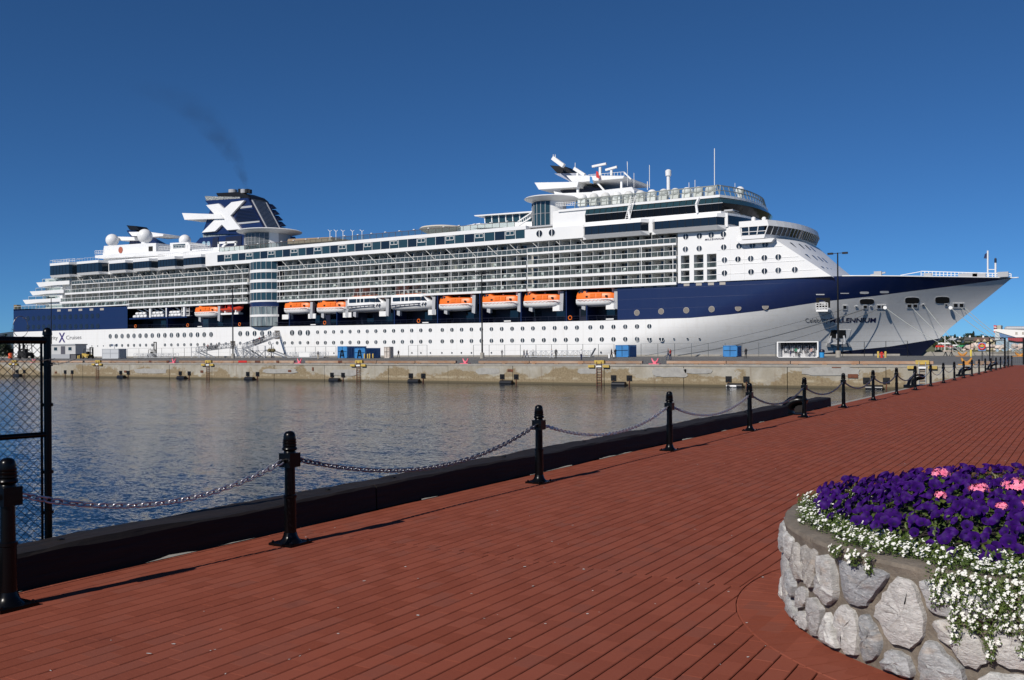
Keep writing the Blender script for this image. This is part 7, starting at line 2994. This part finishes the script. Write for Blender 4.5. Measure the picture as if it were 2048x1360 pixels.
line(hp(1540, 618), cl2 + Vector((0, 0, 0)), .4, .045, ROPE, 'middle pale line from the stem to the cleat behind the gate')
line(hp(1565, 612), cl2 + Vector((.4, 0, 0)), .35, .045, ROPE, 'right pale line from the stem to the cleat behind the gate')
for x, y in ((1463, 623), (940, 622)):
    p = on_hull(*bpx(x, y))
    q = MB()
    q.disc(p + Vector((0, -.6, 0)), (.4, -1, .2), .34, 18, .06)
    o = q.build('rat_guard', WHITE_FLAT, None, loc=p)
    tag(o, 'round white rat guard on the ' + ('mooring line at the stem' if x > 1000 else 'mooring line near the middle bow port'), 'rat guard', 'rat guards')

# ================================================================== people
CLOTH = {}


def cloth(c):
    if c not in CLOTH:
        CLOTH[c] = M('cloth', c, .85)
    return CLOTH[c]


HAIR = M('dark_hair', (.03, .02, .015), .7)
SHOE = M('shoe', (.015, .015, .015), .6)


def person(x, y, z, h, face, top, bottom, lab, pose='stand', hair=HAIR, extra=None):
    """one skinned body; face = heading in radians (0 looks along +x)"""
    s = h / 1.75
    st = {'stand': (.10, -.06, .16, .10), 'walk': (.30, -.28, .30, -.22), 'phone': (.06, -.05, .10, .0)}[pose]
    J = {}
    J['pel'] = (0, 0, .95)
    J['wai'] = (0, 0, 1.10)
    J['che'] = (.01, 0, 1.32)
    J['nec'] = (.01, 0, 1.49)
    J['hd0'] = (.03, 0, 1.58)
    J['hd1'] = (.04, 0, 1.68)
    for sd, sg in (('l', 1), ('r', -1)):
        f = st[0] if sd == 'l' else st[1]
        J['hip' + sd] = (0, sg * .095, .90)
        J['kne' + sd] = (f * .55 + .03, sg * .10, .50)
        J['ank' + sd] = (f, sg * .105, .09)
        J['toe' + sd] = (f + .16, sg * .125, .035)
        J['sho' + sd] = (.0, sg * .19, 1.43)
        a = st[2] if sd == 'r' else st[3]
        J['elb' + sd] = (a * .25 - .02, sg * .25, 1.15)
        J['wri' + sd] = (a * .9 + .05, sg * .23, .92)
        if pose == 'phone' and sd == 'r':
            J['elb' + sd] = (.16, sg * .30, 1.22)
            J['wri' + sd] = (.12, sg * .16, 1.50)
        w = Vector(J['wri' + sd])
        e = Vector(J['elb' + sd])
        d = (w - e).normalized()
        J['han' + sd] = tuple(w + d * .09)
        J['th' + sd] = tuple(w + d * .05 + Vector((.05, -sg * .02, 0)))
    E_ = [('pel', 'wai'), ('wai', 'che'), ('che', 'nec'), ('nec', 'hd0'), ('hd0', 'hd1')]
    for sd in 'lr':
        E_ += [('pel', 'hip' + sd), ('hip' + sd, 'kne' + sd), ('kne' + sd, 'ank' + sd), ('ank' + sd, 'toe' + sd), ('che', 'sho' + sd), ('sho' + sd, 'elb' + sd), ('elb' + sd, 'wri' + sd), ('wri' + sd, 'han' + sd), ('wri' + sd, 'th' + sd)]
    rad = dict(pel=.15, wai=.135, che=.155, nec=.055, hd0=.085, hd1=.095, hip=.10, kne=.065, ank=.045, toe=.035, sho=.07, elb=.045, wri=.033, han=.03, th=.015)
    names = list(J)
    me = bpy.data.meshes.new('body')
    ca, sa = math.cos(face), math.sin(face)
    me.from_pydata([((ca * a - sa * c) * s, (sa * a + ca * c) * s, e * s) for a, c, e in (J[n] for n in names)], [(names.index(a), names.index(c)) for a, c in E_], [])
    o = bpy.data.objects.new('body_tmp', me)
    COL.objects.link(o)
    o.modifiers.new('Skin', 'SKIN')
    for i, n in enumerate(names):
        r = rad[n if n in rad else n[:-1]] * s
        sv = me.skin_vertices[0].data[i]
        sv.radius = (r, r * (.8 if n in ('che', 'wai', 'pel') else 1))
        sv.use_root = (n == 'pel')
    sd_ = o.modifiers.new('Sub', 'SUBSURF')
    sd_.levels = sd_.render_levels = 1
    dg = bpy.context.evaluated_depsgraph_get()
    out = bpy.data.meshes.new_from_object(o.evaluated_get(dg))
    bpy.data.objects.remove(o)
    out.materials.clear()
    for mt in (cloth(top), cloth(bottom), SKIN, hair, SHOE):
        out.materials.append(mt)
    for p in out.polygons:
        c = p.center / s
        lx = ca * c.x + sa * c.y
        ly = -sa * c.x + ca * c.y
        if c.z > 1.50:
            p.material_index = 3 if (c.z > 1.70 or lx < .02) else 2
        elif c.z < .10:
            p.material_index = 4
        elif abs(ly) > .17 and c.z < 1.0 and c.z > .7:
            p.material_index = 2
        elif c.z < .98:
            p.material_index = 1
        else:
            p.material_index = 0
        p.use_smooth = True
    root = thing('person', (x, y, z), lab, 'person', 'people on the pier')
    b_ = bpy.data.objects.new('body', out)
    COL.objects.link(b_)
    b_.parent = root
    if extra == 'bag':
        MB().box(x - .32 * s, x - .02, y - .38, y - .22, z + .25, z + .75).build('white_bag', WHITE_FLAT, root)
    if extra == 'bag2':
        MB().box(x - .42 * s, x - .16, y - .35, y - .2, z + .1, z + .8).build('white_bag', WHITE_FLAT, root)
    return root


BLK, WHT, BEI, NVY, GRY, RDD, GRN, JEA = (.015, .015, .018), (.72, .72, .72), (.42, .36, .27), (.02, .025, .07), (.14, .14, .15), (.32, .03, .03), (.03, .20, .12), (.05, .07, .13)
PPL = [(636, 720, 1.75, 1.6, GRY, BEI, 'person in a dark top and beige trousers left of the blue containers', 'stand', None),
       (797, 715.5, 1.72, 2.9, BLK, BLK, 'dark walking figure right of the off-white container', 'walk', None),
       (1004, 714.2, 1.66, 1.6, GRY, GRY, 'small grey figure just right of the tall lamp post', 'stand', None),
       (1048, 716.2, 1.72, 0.2, BLK, NVY, 'dark figure at the left end of the long ramp', 'walk', None),
       (1054, 716, 1.68, 0.1, GRY, JEA, 'grey figure walking close behind the dark one by the ramp', 'walk', None),
       (1066, 715, 1.66, 1.5, WHT, GRY, 'pale figure standing inside the line of the long ramp', 'stand', None),
       (1103, 717.5, 1.78, 0.2, WHT, WHT, 'figure all in white striding along the pier', 'walk', None),
       (1112, 717.3, 1.80, 1.7, BLK, BLK, 'figure in a black suit beside the one in white', 'stand', None),
       (1162.5, 720.5, 1.74, 1.5, WHT, NVY, 'figure in a pale top and dark trousers near the quay edge', 'stand', None),
       (1223, 717.3, 1.76, 0.3, BLK, BLK, 'left figure of the black-clad pair carrying white bags', 'walk', 'bag2'),
       (1231, 717, 1.76, 2.9, BLK, BLK, 'right figure of the black-clad pair, next to the blue container', 'stand', 'bag'),
       (1336, 720, 1.78, 0.2, GRY, JEA, 'person in grey in the embracing couple', 'walk', None),
       (1341, 719.6, 1.68, 2.9, RDD, NVY, 'person in red in the embracing couple', 'stand', None),
       (1492, 717, 1.74, 2.6, BLK, BLK, 'lone dark figure right of the last blue container', 'stand', None),
       (1581, 715.4, 1.25, 1.6, NVY, NVY, 'short dark figure in front of the second telephone', 'phone', None),
       (1592.5, 714.8, 1.72, 1.6, GRN, BLK, 'figure in a green top at the third telephone', 'phone', None),
       (1597, 716, 1.55, 1.7, WHT, BLK, 'figure in a white shirt in front of the kiosk', 'stand', None),
       (1613, 714.9, 1.74, 1.6, GRY, GRY, 'figure in grey at the fourth telephone', 'phone', None),
       (1623, 714.8, 1.68, 1.6, (.50, .30, .26), JEA, 'figure in a striped top and jeans at the last telephone', 'phone', None)]
for u, v, h, face, top, bot, lab, pose, ex in PPL:
    p = deckp(u, v)
    if 1575 < u < 1630 and u != 1597:
        yk = (d_ := deckp(1595, 715)).y + .45
        p = at(u, v, yk)
    elif u == 1597:
        p = at(u, v, deckp(1595, 715).y - .5)
    person(p.x, p.y, deck_z(p.y), h, face, top, bot, lab, pose, HAIR, ex)
for t, top, lab in ((.25, RDD, 'tiny figure in red on the lower gangway'), (.5, GRY, 'tiny grey figure on the lower gangway')):
    p = g1a.lerp(g1b, t)
    person(p.x, p.y, p.z + .06, 1.7, 0.6, top, BLK, lab, 'walk')
for t, top, lab in ((.25, NVY, 'lowest figure climbing the upper gangway'), (.42, RDD, 'figure in red climbing the upper gangway'), (.55, BLK, 'dark figure high on the upper gangway')):
    p = g2a.lerp(g2b, t)
    person(p.x, p.y, p.z + .06, 1.7, 0.6, top, BLK, lab, 'walk')

# ================================================================== shore at the right, hills at the left
GRASS = M('dry_grass', (.10, .12, .04), .95, col2=(.17, .15, .07), vs=.1)
mb = MB()
mb.add([(-75, 236, .2), (600, 205, .2), (900, 900, 9), (-160, 900, 7), (-75, 234, -4), (600, 203, -4)], [(0, 1, 2, 3), (0, 4, 5, 1)])
tag(mb.build('shore_ground', GRASS, fix=False), kind='structure')
ROCK = M('grey_rock', (.26, .24, .21), .9, col2=(.38, .34, .29), vs=.8, bump=.5, bs=4, bd=.1, rnd=.2)
PALEROCK = M('pale_rock', (.66, .62, .56), .85, col2=(.60, .45, .38), vs=.5, bump=.5, bs=6, bd=.06, rnd=.15)


def rock_mb(q, c, r, rr, sub=2):
    bm = bmesh.new()
    bmesh.ops.create_icosphere(bm, subdivisions=sub, radius=1.0)
    off = Vector((rr.uniform(0, 90), rr.uniform(0, 90), rr.uniform(0, 90)))
    sc_ = Vector((rr.uniform(.8, 1.3), rr.uniform(.8, 1.2), rr.uniform(.6, .95)))
    vs = []
    for v in bm.verts:
        k = 1 + .38 * noise.noise(v.co * 1.3 + off)
        vs.append((c[0] + v.co.x * r * sc_.x * k, c[1] + v.co.y * r * sc_.y * k, c[2] + v.co.z * r * sc_.z * k))
    q.add(vs, [tuple(v.index for v in f.verts) for f in bm.faces])
    bm.free()


KR = random.Random(9)
q = MB()
for i in range(420):
    t = KR.random()
    x = lerp(-75, 60, t)
    y0 = lerp(236, 230, t)
    k = KR.random()
    rock_mb(q, (x, y0 - 5 + 5 * k, -2.2 + 2.7 * k), KR.uniform(.5, 1.1), KR, 1)
tag(q.build('rock_bank', ROCK, fix=False), 'bank of grey boulders along the far shore', 'rocks', kind='stuff')
for i, (u, v, d_px, lab) in enumerate(((1935, 694, 13, 'leftmost pale rounded boulder on the bank behind the pier'), (1951, 691.5, 15, 'pale brown boulder left of the life ring board'), (1975, 693, 13, 'white boulder right of the life ring board'), (1984, 692.5, 12, 'white boulder behind the gate post'),
                                       (1996, 694, 12, 'pinkish boulder seen through the gate'), (2006, 694, 11, 'smaller pinkish boulder beside the thick gate post'), (2029, 692.5, 15, 'large pink boulder right of the thick gate post'), (2042, 693, 12, 'grey boulder at the right edge behind the gate'))):
    p = at(u, v, 205)
    root = thing('pale_boulder', (p.x, 205, p.z - 1), lab, 'boulder', 'pale boulders behind the pier')
    q = MB()
    rock_mb(q, p, d_px * .053, KR, 3)
    q.build('rock', PALEROCK, root, smooth=True, fix=False)
    q = MB()
    a = p + Vector((-d_px * .045, -.4, -d_px * .045))
    rock_mb(q, a, d_px * .026, KR, 2)
    q.build('wedge_stone', PALEROCK, root, smooth=True, fix=False)
mb = MB()
for i in range(60):
    x = lerp(-40, 40, i / 59)
    rock_mb(mb, (x, 204, .55 + KR.uniform(-.2, .3)), KR.uniform(.6, 1.1), KR, 1)
tag(mb.build('rubble_mound', M('mossy_rubble', (.13, .12, .06), .95, col2=(.22, .19, .13), vs=.7), fix=False), 'low mossy rubble mound carrying the pale boulders', 'rubble', kind='stuff')
MB_ = MB().box(-45, 60, 198.5, 199.1, -3, .9)
tag(MB_.build('shore_kerb', CONC), 'low white concrete kerb behind the pier', 'kerb', kind='structure')
# timber planks lying on the pier beyond the bow
p0, p1 = at(1886, 708, 172), at(1908, 710, 172)
bench = thing('plank_trestle', ((p0.x + p1.x) / 2, 172, deck_z(172)), 'low trestle with a pale plank beyond the bow', 'trestle')
MB().box(p0.x, p1.x, 171.7, 172.3, deck_z(172) + .75, deck_z(172) + .95).build('plank', M('pale_plank', (.45, .38, .32), .8), bench)
for xx in (p0.x + .4, p1.x - .4):
    MB().bar((xx - .3, 172, deck_z(172)), (xx, 172, deck_z(172) + .75), .1).build('leg', BLACK_PAINT, bench)
    MB().bar((xx + .3, 172, deck_z(172)), (xx, 172, deck_z(172) + .75), .1).build('leg', BLACK_PAINT, bench)


# houses
def house(u0, u1, vb, ve, vr, Y, wallc, roofc, lab, gables=0):
    a, c = at(u0, vb, Y), at(u1, vb, Y)
    ze, zr = at(u0, ve, Y).z, at(u0, vr, Y).z
    zb_ = a.z - 1
    root = thing('house', ((a.x + c.x) / 2, Y + 5, zb_), lab, 'house', 'houses beyond the pier')
    dep = 10
    MB().box(a.x, c.x, Y, Y + dep, zb_, ze).build('wall', wallc, root)
    q = MB()
    q.prism([(a.x - .5, Y - .5, ze), (a.x - .5, Y + dep + .5, ze), (a.x - .5, Y + dep / 2, zr)], [(c.x + .5, Y - .5, ze), (c.x + .5, Y + dep + .5, ze), (c.x + .5, Y + dep / 2, zr)])
    rf = q.build('roof', roofc, root)
    MB().box(lerp(a.x, c.x, .3), lerp(a.x, c.x, .3) + .45, Y + dep / 2 - .3, Y + dep / 2 + .3, zr - .8, zr + .5).build('chimney', WHITE_FLAT, rf)
    for k in range(gables):
        xm = lerp(a.x, c.x, (k + .5) / gables)
        w = (c.x - a.x) / gables * .34
        q = MB()
        q.prism([(xm - w, Y - .7, ze - .2), (xm + w, Y - .7, ze - .2), (xm, Y - .7, lerp(ze, zr, .55))], [(xm - w, Y + 3, ze - .2), (xm + w, Y + 3, ze - .2), (xm, Y + 3, lerp(ze, zr, .55))])
        q.build('gable', wallc, rf)
    n = max(2, int((c.x - a.x) / 3))
    for k in range(n):
        xm = lerp(a.x, c.x, (k + .5) / n)
        w_ = MB().box(xm - .5, xm + .5, Y - .05, Y + .05, ze - 1.9, ze - .7).build('window', GLASS, root)
        MB().box(xm - .6, xm + .6, Y - .1, Y - .02, ze - 2.0, ze - 1.9).build('sill', WHITE_FLAT, w_)
    return root


CREAM = M('cream_wall', (.62, .54, .36), .8)
BROWNROOF = M('brown_roof', (.20, .12, .09), .9, col2=(.16, .10, .08), vs=1)
DARKROOF = M('dark_roof', (.10, .10, .09), .9)
house(1950, 1989, 692, 682, 674.5, 300, CREAM, BROWNROOF, 'long cream house with a brown roof and small gables', 3)
house(1930, 1947, 690, 681, 674, 330, M('sage_wall', (.34, .34, .24), .8), DARKROOF, 'dark-roofed house left of the brown-roofed one')
house(1912, 1922, 687, 679, 675.5, 360, WHITE_FLAT, DARKROOF, 'small white house among the trees')
house(1897, 1907, 690, 680, 676, 330, WHITE_FLAT, M('white_roof', (.6, .6, .6), .7), 'white-roofed house nearest the bow')
house(1925, 1933, 684, 678, 675, 380, WHITE_FLAT, DARKROOF, 'tiny white house highest on the wooded slope')


# stalls
def stall(u0, u1, vt, vb, Y, col, lab, waves=4):
    a, c = at(u0, vb, Y), at(u1, vb, Y)
    zt_ = at(u0, vt, Y).z
    root = thing('market_stall', ((a.x + c.x) / 2, Y, a.z), lab, 'stall', 'stalls on the far shore')
    q = MB()
    for k in range(waves):
        xa, xb = lerp(a.x, c.x, k / waves), lerp(a.x, c.x, (k + 1) / waves)
        xm = (xa + xb) / 2
        q.prism([(xa, Y, lerp(a.z, zt_, .45)), (xb, Y, lerp(a.z, zt_, .45)), (xb, Y, lerp(a.z, zt_, .75)), (xm, Y, zt_), (xa, Y, lerp(a.z, zt_, .75))],
                [(xa, Y + 3, lerp(a.z, zt_, .45)), (xb, Y + 3, lerp(a.z, zt_, .45)), (xb, Y + 3, lerp(a.z, zt_, .75)), (xm, Y + 3, zt_), (xa, Y + 3, lerp(a.z, zt_, .75))])
    q.build('awning', col, root)
    for k in range(waves + 1):
        xx = lerp(a.x, c.x, k / waves)
        MB().box(xx - .06, xx + .06, Y, Y + .12, 0, lerp(a.z, zt_, .45)).build('pole', GREY_STEEL, root)


stall(1914, 1931, 690, 696.5, 250, M('awning_green', (.02, .30, .10), .7), 'green zigzag awning on the far shore')
stall(1871, 1889, 690, 698, 250, RED, 'red awning stall just right of the bow', 3)
stall(1889, 1906, 691, 698, 248, M('faded_red', (.42, .16, .15), .7), 'faded red awning beside the bright red one', 2)
stall(1876, 1900, 685, 691, 256, WHITE_FLAT, 'white tent tops behind the red awnings', 2)
stall(1904, 1916, 689, 694, 254, WHITE_FLAT, 'small white tent left of the green awning', 2)
p = at(1890, 700, 245)
o = MB().tube([(p.x, 245, 0), (p.x, 245, at(1890, 672, 245).z)], .10, 6).build('pale_mast', WHITE_FLAT, None)
tag(o, 'slim pale mast standing right of the bow', 'mast')

# ferry at the right edge
FYY = 270.0
ferry = thing('ferry', (at(2040, 690, FYY).x, FYY + 6, WZ), 'white ferry with a blue wedge and a red striped funnel at the right edge', 'ferry')
fw = lambda u, v: (at(u, v, FYY).x, at(u, v, FYY).z)


def fpl(name, pts, y0, y1, mat):
    q = MB()
    prism_xz(q, [fw(*p) for p in pts], y0, y1)
    return q.build(name, mat, ferry)


fpl('hull', [(1993, 679), (2120, 680), (2120, 705), (1990, 705)], FYY, FYY + 16, M('ferry_blue_grey', (.30, .42, .52), .5))
fpl('superstructure', [(1991, 658), (2060, 661), (2120, 661), (2120, 680), (2047, 679), (1991, 662.5)], FYY - .4, FYY + 15, WHITE_FLAT)
fpl('blue_wedge', [(1998, 665), (2010, 664.5), (2047, 674.5), (2000, 674.5)], FYY - .2, FYY + .2, M('ferry_blue', (.10, .19, .36), .5))
fpl('stern_house', [(1990, 662.5), (2000, 664), (2000, 680), (1990, 680)], FYY - .1, FYY + 12, M('ferry_pale', (.50, .55, .58), .5))
for k, (c, v0, v1) in enumerate(((RED, 650, 653), (WHITE_FLAT, 653, 654.5), (M('maroon', (.20, .02, .05), .5), 654.5, 658), (WHITE_FLAT, 658, 662), (RED, 662, 664.5))):
    fpl('funnel_stripe', [(1986, v0), (1991.5, v0 + .4), (1991.5, v1 + .4), (1986, v1)], FYY + 2, FYY + 8, c)
fpl('deck_house', [(1992, 650), (2000, 650), (2000, 658.5), (1992, 658)], FYY + 3, FYY + 9, M('house_grey', (.34, .35, .30), .6))
fpl('fender_stripe', [(2016, 674.5), (2120, 676), (2120, 681), (2035, 683), (2016, 680)], FYY - .7, FYY - .45, M('ferry_red', (.32, .04, .05), .5))
for u in (2033, 2046.5, 2060, 2075):
    fpl('window', [(u - 2.2, 664), (u + 2.2, 664), (u + 2.2, 668.6), (u - 2.2, 668.6)], FYY - .5, FYY - .35, BEIGE)
for k in range(7):
    p = at(2016 + k * 5, 656.5, FYY + 4)
    MB().sphere(p, .9, 10, 6, .6).build('deck_boat', GREY_PAINT, ferry)


# trees
def tree(u, vb, vt, Y, wpx, lab, conifer=False, mat=None, dens=1.0, grp='trees beyond the pier'):
    p = at(u, vb, Y)
    top = at(u, vt, Y).z
    w = wpx / FPX * (Y / ray(u, vb)[1])
    zb_ = p.z
    root = thing('tree', (p.x, Y, zb_), lab, 'tree', grp)
    h = top - zb_
    q = MB()
    q.tube([(p.x, Y, zb_ - 1.5), (p.x + .1, Y, zb_ + h * .4), (p.x, Y, zb_ + h * .85)], max(.15, w * .04), 6, r1=.06)
    for k in range(5):
        a = KR.uniform(0, 6.28)
        zz_ = zb_ + h * KR.uniform(.3, .7)
        q.tube([(p.x, Y, zz_), (p.x + math.cos(a) * w * .3, Y + math.sin(a) * w * .3, zz_ + h * .12)], .08, 4)
    q.build('trunk', BARK, root)
    q = MB()
    n = int((420 if not conifer else 340) * dens)
    cl = [(KR.gauss(0, .28), KR.gauss(0, .28), KR.uniform(.25, .95)) for _ in range(9)]
    for i in range(n):
        if conifer:
            t = KR.random() ** .7
            rr = (1 - t) * w * .5 + .15
            a = KR.uniform(0, 6.28)
            k = KR.random() ** .5
            c = Vector((p.x + rr * k * math.cos(a), Y + rr * k * math.sin(a), zb_ + h * (.08 + .92 * t)))
        else:
            b0 = KR.choice(cl)
            c = Vector((p.x + (b0[0] + KR.gauss(0, .13)) * w, Y + (b0[1] + KR.gauss(0, .13)) * w, zb_ + h * min(1.0, max(.12, b0[2] + KR.gauss(0, .09)))))
        L = w * KR.uniform(.05, .10)
        nrm = Vector((KR.gauss(0, 1), KR.gauss(0, 1), KR.gauss(.5, 1))).normalized()
        a_ = nrm.orthogonal().normalized() * L
        b__ = nrm.cross(a_).normalized() * L * .7
        q.add([c - a_, c + b__, c + a_, c - b__], [(0, 1, 2, 3)])
    q.build('crown', mat or TREEG, root, fix=False)


BARK = M('bark', (.06, .045, .03), .9)
TREEG = leaf_mat('tree_leaf', (.025, .042, .014), (.042, .065, .020), (.06, .085, .026))
TREED = leaf_mat('dark_tree_leaf', (.012, .024, .012), (.022, .038, .016), (.03, .05, .02))
TREES = [(1888, 697, 671, 330, 26, 'broad tree directly behind the bow', False), (1898, 695, 672, 350, 20, 'rounded tree right of the bow', False), (1910, 688, 668.5, 380, 10, 'pointed dark conifer left of the houses', True),
         (1920, 692, 674, 385, 24, 'low bushy tree behind the white house', False), (1929, 686, 669, 360, 13, 'round dark tree left of the dark-roofed house', False), (1939, 684, 667, 390, 16, 'tree just left of the tall conifer', False),
         (1947, 684, 662.5, 390, 12, 'tallest conifer on the wooded slope', True), (1954, 682, 669, 380, 12, 'tree right of the tallest conifer', False), (1962, 680, 671, 400, 14, 'small tree behind the brown roof', False), (1975, 680, 672, 400, 18, 'faint low tree behind the right end of the brown roof', False),
         (1905, 696, 683, 300, 30, 'wide shrubby tree under the white-roofed house', False), (1922, 697, 684, 300, 26, 'shrubby tree above the green awning', False), (1940, 697, 685, 295, 22, 'shrubby tree below the dark-roofed house', False), (1876, 698, 682, 300, 24, 'dark shrubby tree hidden partly by the stem', False)]
for u, vb, vt, Y, w, lab, con in TREES:
    tree(u, vb, vt, Y, w, lab, con, TREED if con else TREEG)
for u, vb, vt, Y, w, lab in ((4, 716, 683, 300, 26, 'dark tree at the far left edge beyond the fence'), (15, 716, 669, 310, 26, 'dark round tree touching the ship stern'), (-14, 716, 676, 310, 30, 'dark tree just outside the left edge')):
    tree(u, vb, vt, Y, w, lab, False, TREED, 1.6, 'trees beyond the stern')
mb = MB()
mb.add([(-900, 290, -.2), (-430, 262, -.2), (-330, 400, .5), (-900, 700, 2), (-900, 288, -4), (-430, 260, -4)], [(0, 1, 2, 3), (0, 4, 5, 1)])
tag(mb.build('left_shore', GRASS, fix=False), kind='structure')
# wooded hills; distance haze is mixed into their blue colour
HILL = M('hazy_forest_hill', (.030, .058, .085), .95, col2=(.040, .070, .095), vs=.01)
mb = MB()
nx = 60
vs = []
for i in range(nx + 1):
    x = lerp(-9000, 2500, i / nx)
    base = 165 + 55 * math.sin(i * .35) + 40 * noise.noise(Vector((i * .45, 2.2, 0)))
    base *= interp(x, [(-9000, 1.0), (-4300, 1.0), (-1500, .55), (0, .12), (2500, .1)])
    y = 4200
    vs += [(x, y, WZ - 1), (x, y + 500, base * .7), (x, y + 1000, base), (x, y + 2200, WZ - 1)]
mb.add(vs, [(i * 4 + j, (i + 1) * 4 + j, (i + 1) * 4 + j + 1, i * 4 + j + 1) for i in range(nx) for j in range(3)])
tag(mb.build('hills', HILL, fix=False, smooth=True), kind='structure')

# ================================================================== smoke from the funnel
SPX = [(494, 379), (484, 350), (468, 318), (443, 280), (415, 245), (375, 212), (325, 183), (270, 165)]
SR_ = [1.0, 1.9, 3.4, 5.2, 7.0, 9.4, 12.0, 13.8]
sp3 = [at(u, v, 198) for u, v in SPX]
base_p = sp3[0].copy()
m = bpy.data.materials.new('funnel_smoke')
m.use_nodes = True
nt = m.node_tree
nt.nodes.remove(nt.nodes['Principled BSDF'])
pv = nd(nt, 'ShaderNodeVolumePrincipled')
pv.inputs['Color'].default_value = (.06, .06, .065, 1)
g = nd(nt, 'ShaderNodeNewGeometry')
s3 = nd(nt, 'ShaderNodeSeparateXYZ')
nt.links.new(g.outputs['Position'], s3.inputs[0])
zlo_, zhi_ = sp3[0].z, sp3[-1].z
tz = math_n(nt, 'DIVIDE', math_n(nt, 'SUBTRACT', s3.outputs[2], zlo_), zhi_ - zlo_)


def curve_node(vals):
    c = nd(nt, 'ShaderNodeFloatCurve')
    cv = c.mapping.curves[0]
    pts = [((p.z - zlo_) / (zhi_ - zlo_), v) for p, v in zip(sp3, vals)]
    while len(cv.points) < len(pts):
        cv.points.new(.5, .5)
    for q_, (a, b__) in zip(cv.points, pts):
        q_.location = (a, b__)
    c.mapping.update()
    nt.links.new(tz, c.inputs['Value'])
    return c.outputs[0]


xspan = sp3[0].x - sp3[-1].x
cx_n = math_n(nt, 'SUBTRACT', sp3[0].x, math_n(nt, 'MULTIPLY', curve_node([(sp3[0].x - p.x) / xspan for p in sp3]), xspan))
rad_n = math_n(nt, 'MULTIPLY', curve_node([r / 14 for r in SR_]), 14)
dx = math_n(nt, 'SUBTRACT', s3.outputs[0], cx_n)
dy = math_n(nt, 'SUBTRACT', s3.outputs[1], 198.0)
rr = math_n(nt, 'DIVIDE', math_n(nt, 'SQRT', math_n(nt, 'ADD', math_n(nt, 'MULTIPLY', dx, dx), math_n(nt, 'MULTIPLY', dy, dy))), rad_n)
fall = math_n(nt, 'MAXIMUM', math_n(nt, 'SUBTRACT', 1.0, math_n(nt, 'MULTIPLY', rr, rr)), 0.0)
nz = ramp(nt, pos_noise(nt, .22, 4, .65), [(.36, 0.0), (.66, 1.0)])
dens = math_n(nt, 'MULTIPLY', math_n(nt, 'MULTIPLY', fall, nz), math_n(nt, 'MULTIPLY', curve_node([1.0, .78, .48, .29, .155, .075, .03, .0]), .19))
nt.links.new(dens, pv.inputs['Density'])
nt.links.new(pv.outputs[0], nt.nodes['Material Output'].inputs['Volume'])
q = MB()
ringN = 12
vs, fs = [], []
for p, r in zip(sp3, SR_):
    for j in range(ringN):
        a = 6.2832 * j / ringN
        vs.append((p.x + r * 1.25 * math.cos(a), p.y + r * 1.25 * math.sin(a), p.z))
for i in range(len(sp3) - 1):
    for j in range(ringN):
        fs.append((i * ringN + j, i * ringN + (j + 1) % ringN, (i + 1) * ringN + (j + 1) % ringN, (i + 1) * ringN + j))
fs += [tuple(range(ringN - 1, -1, -1)), tuple((len(sp3) - 1) * ringN + j for j in range(ringN))]
q.add(vs, fs)
o = q.build('smoke_plume', m, None)
tag(o, 'thin dark smoke plume drifting left from the funnel', 'smoke', kind='stuff')
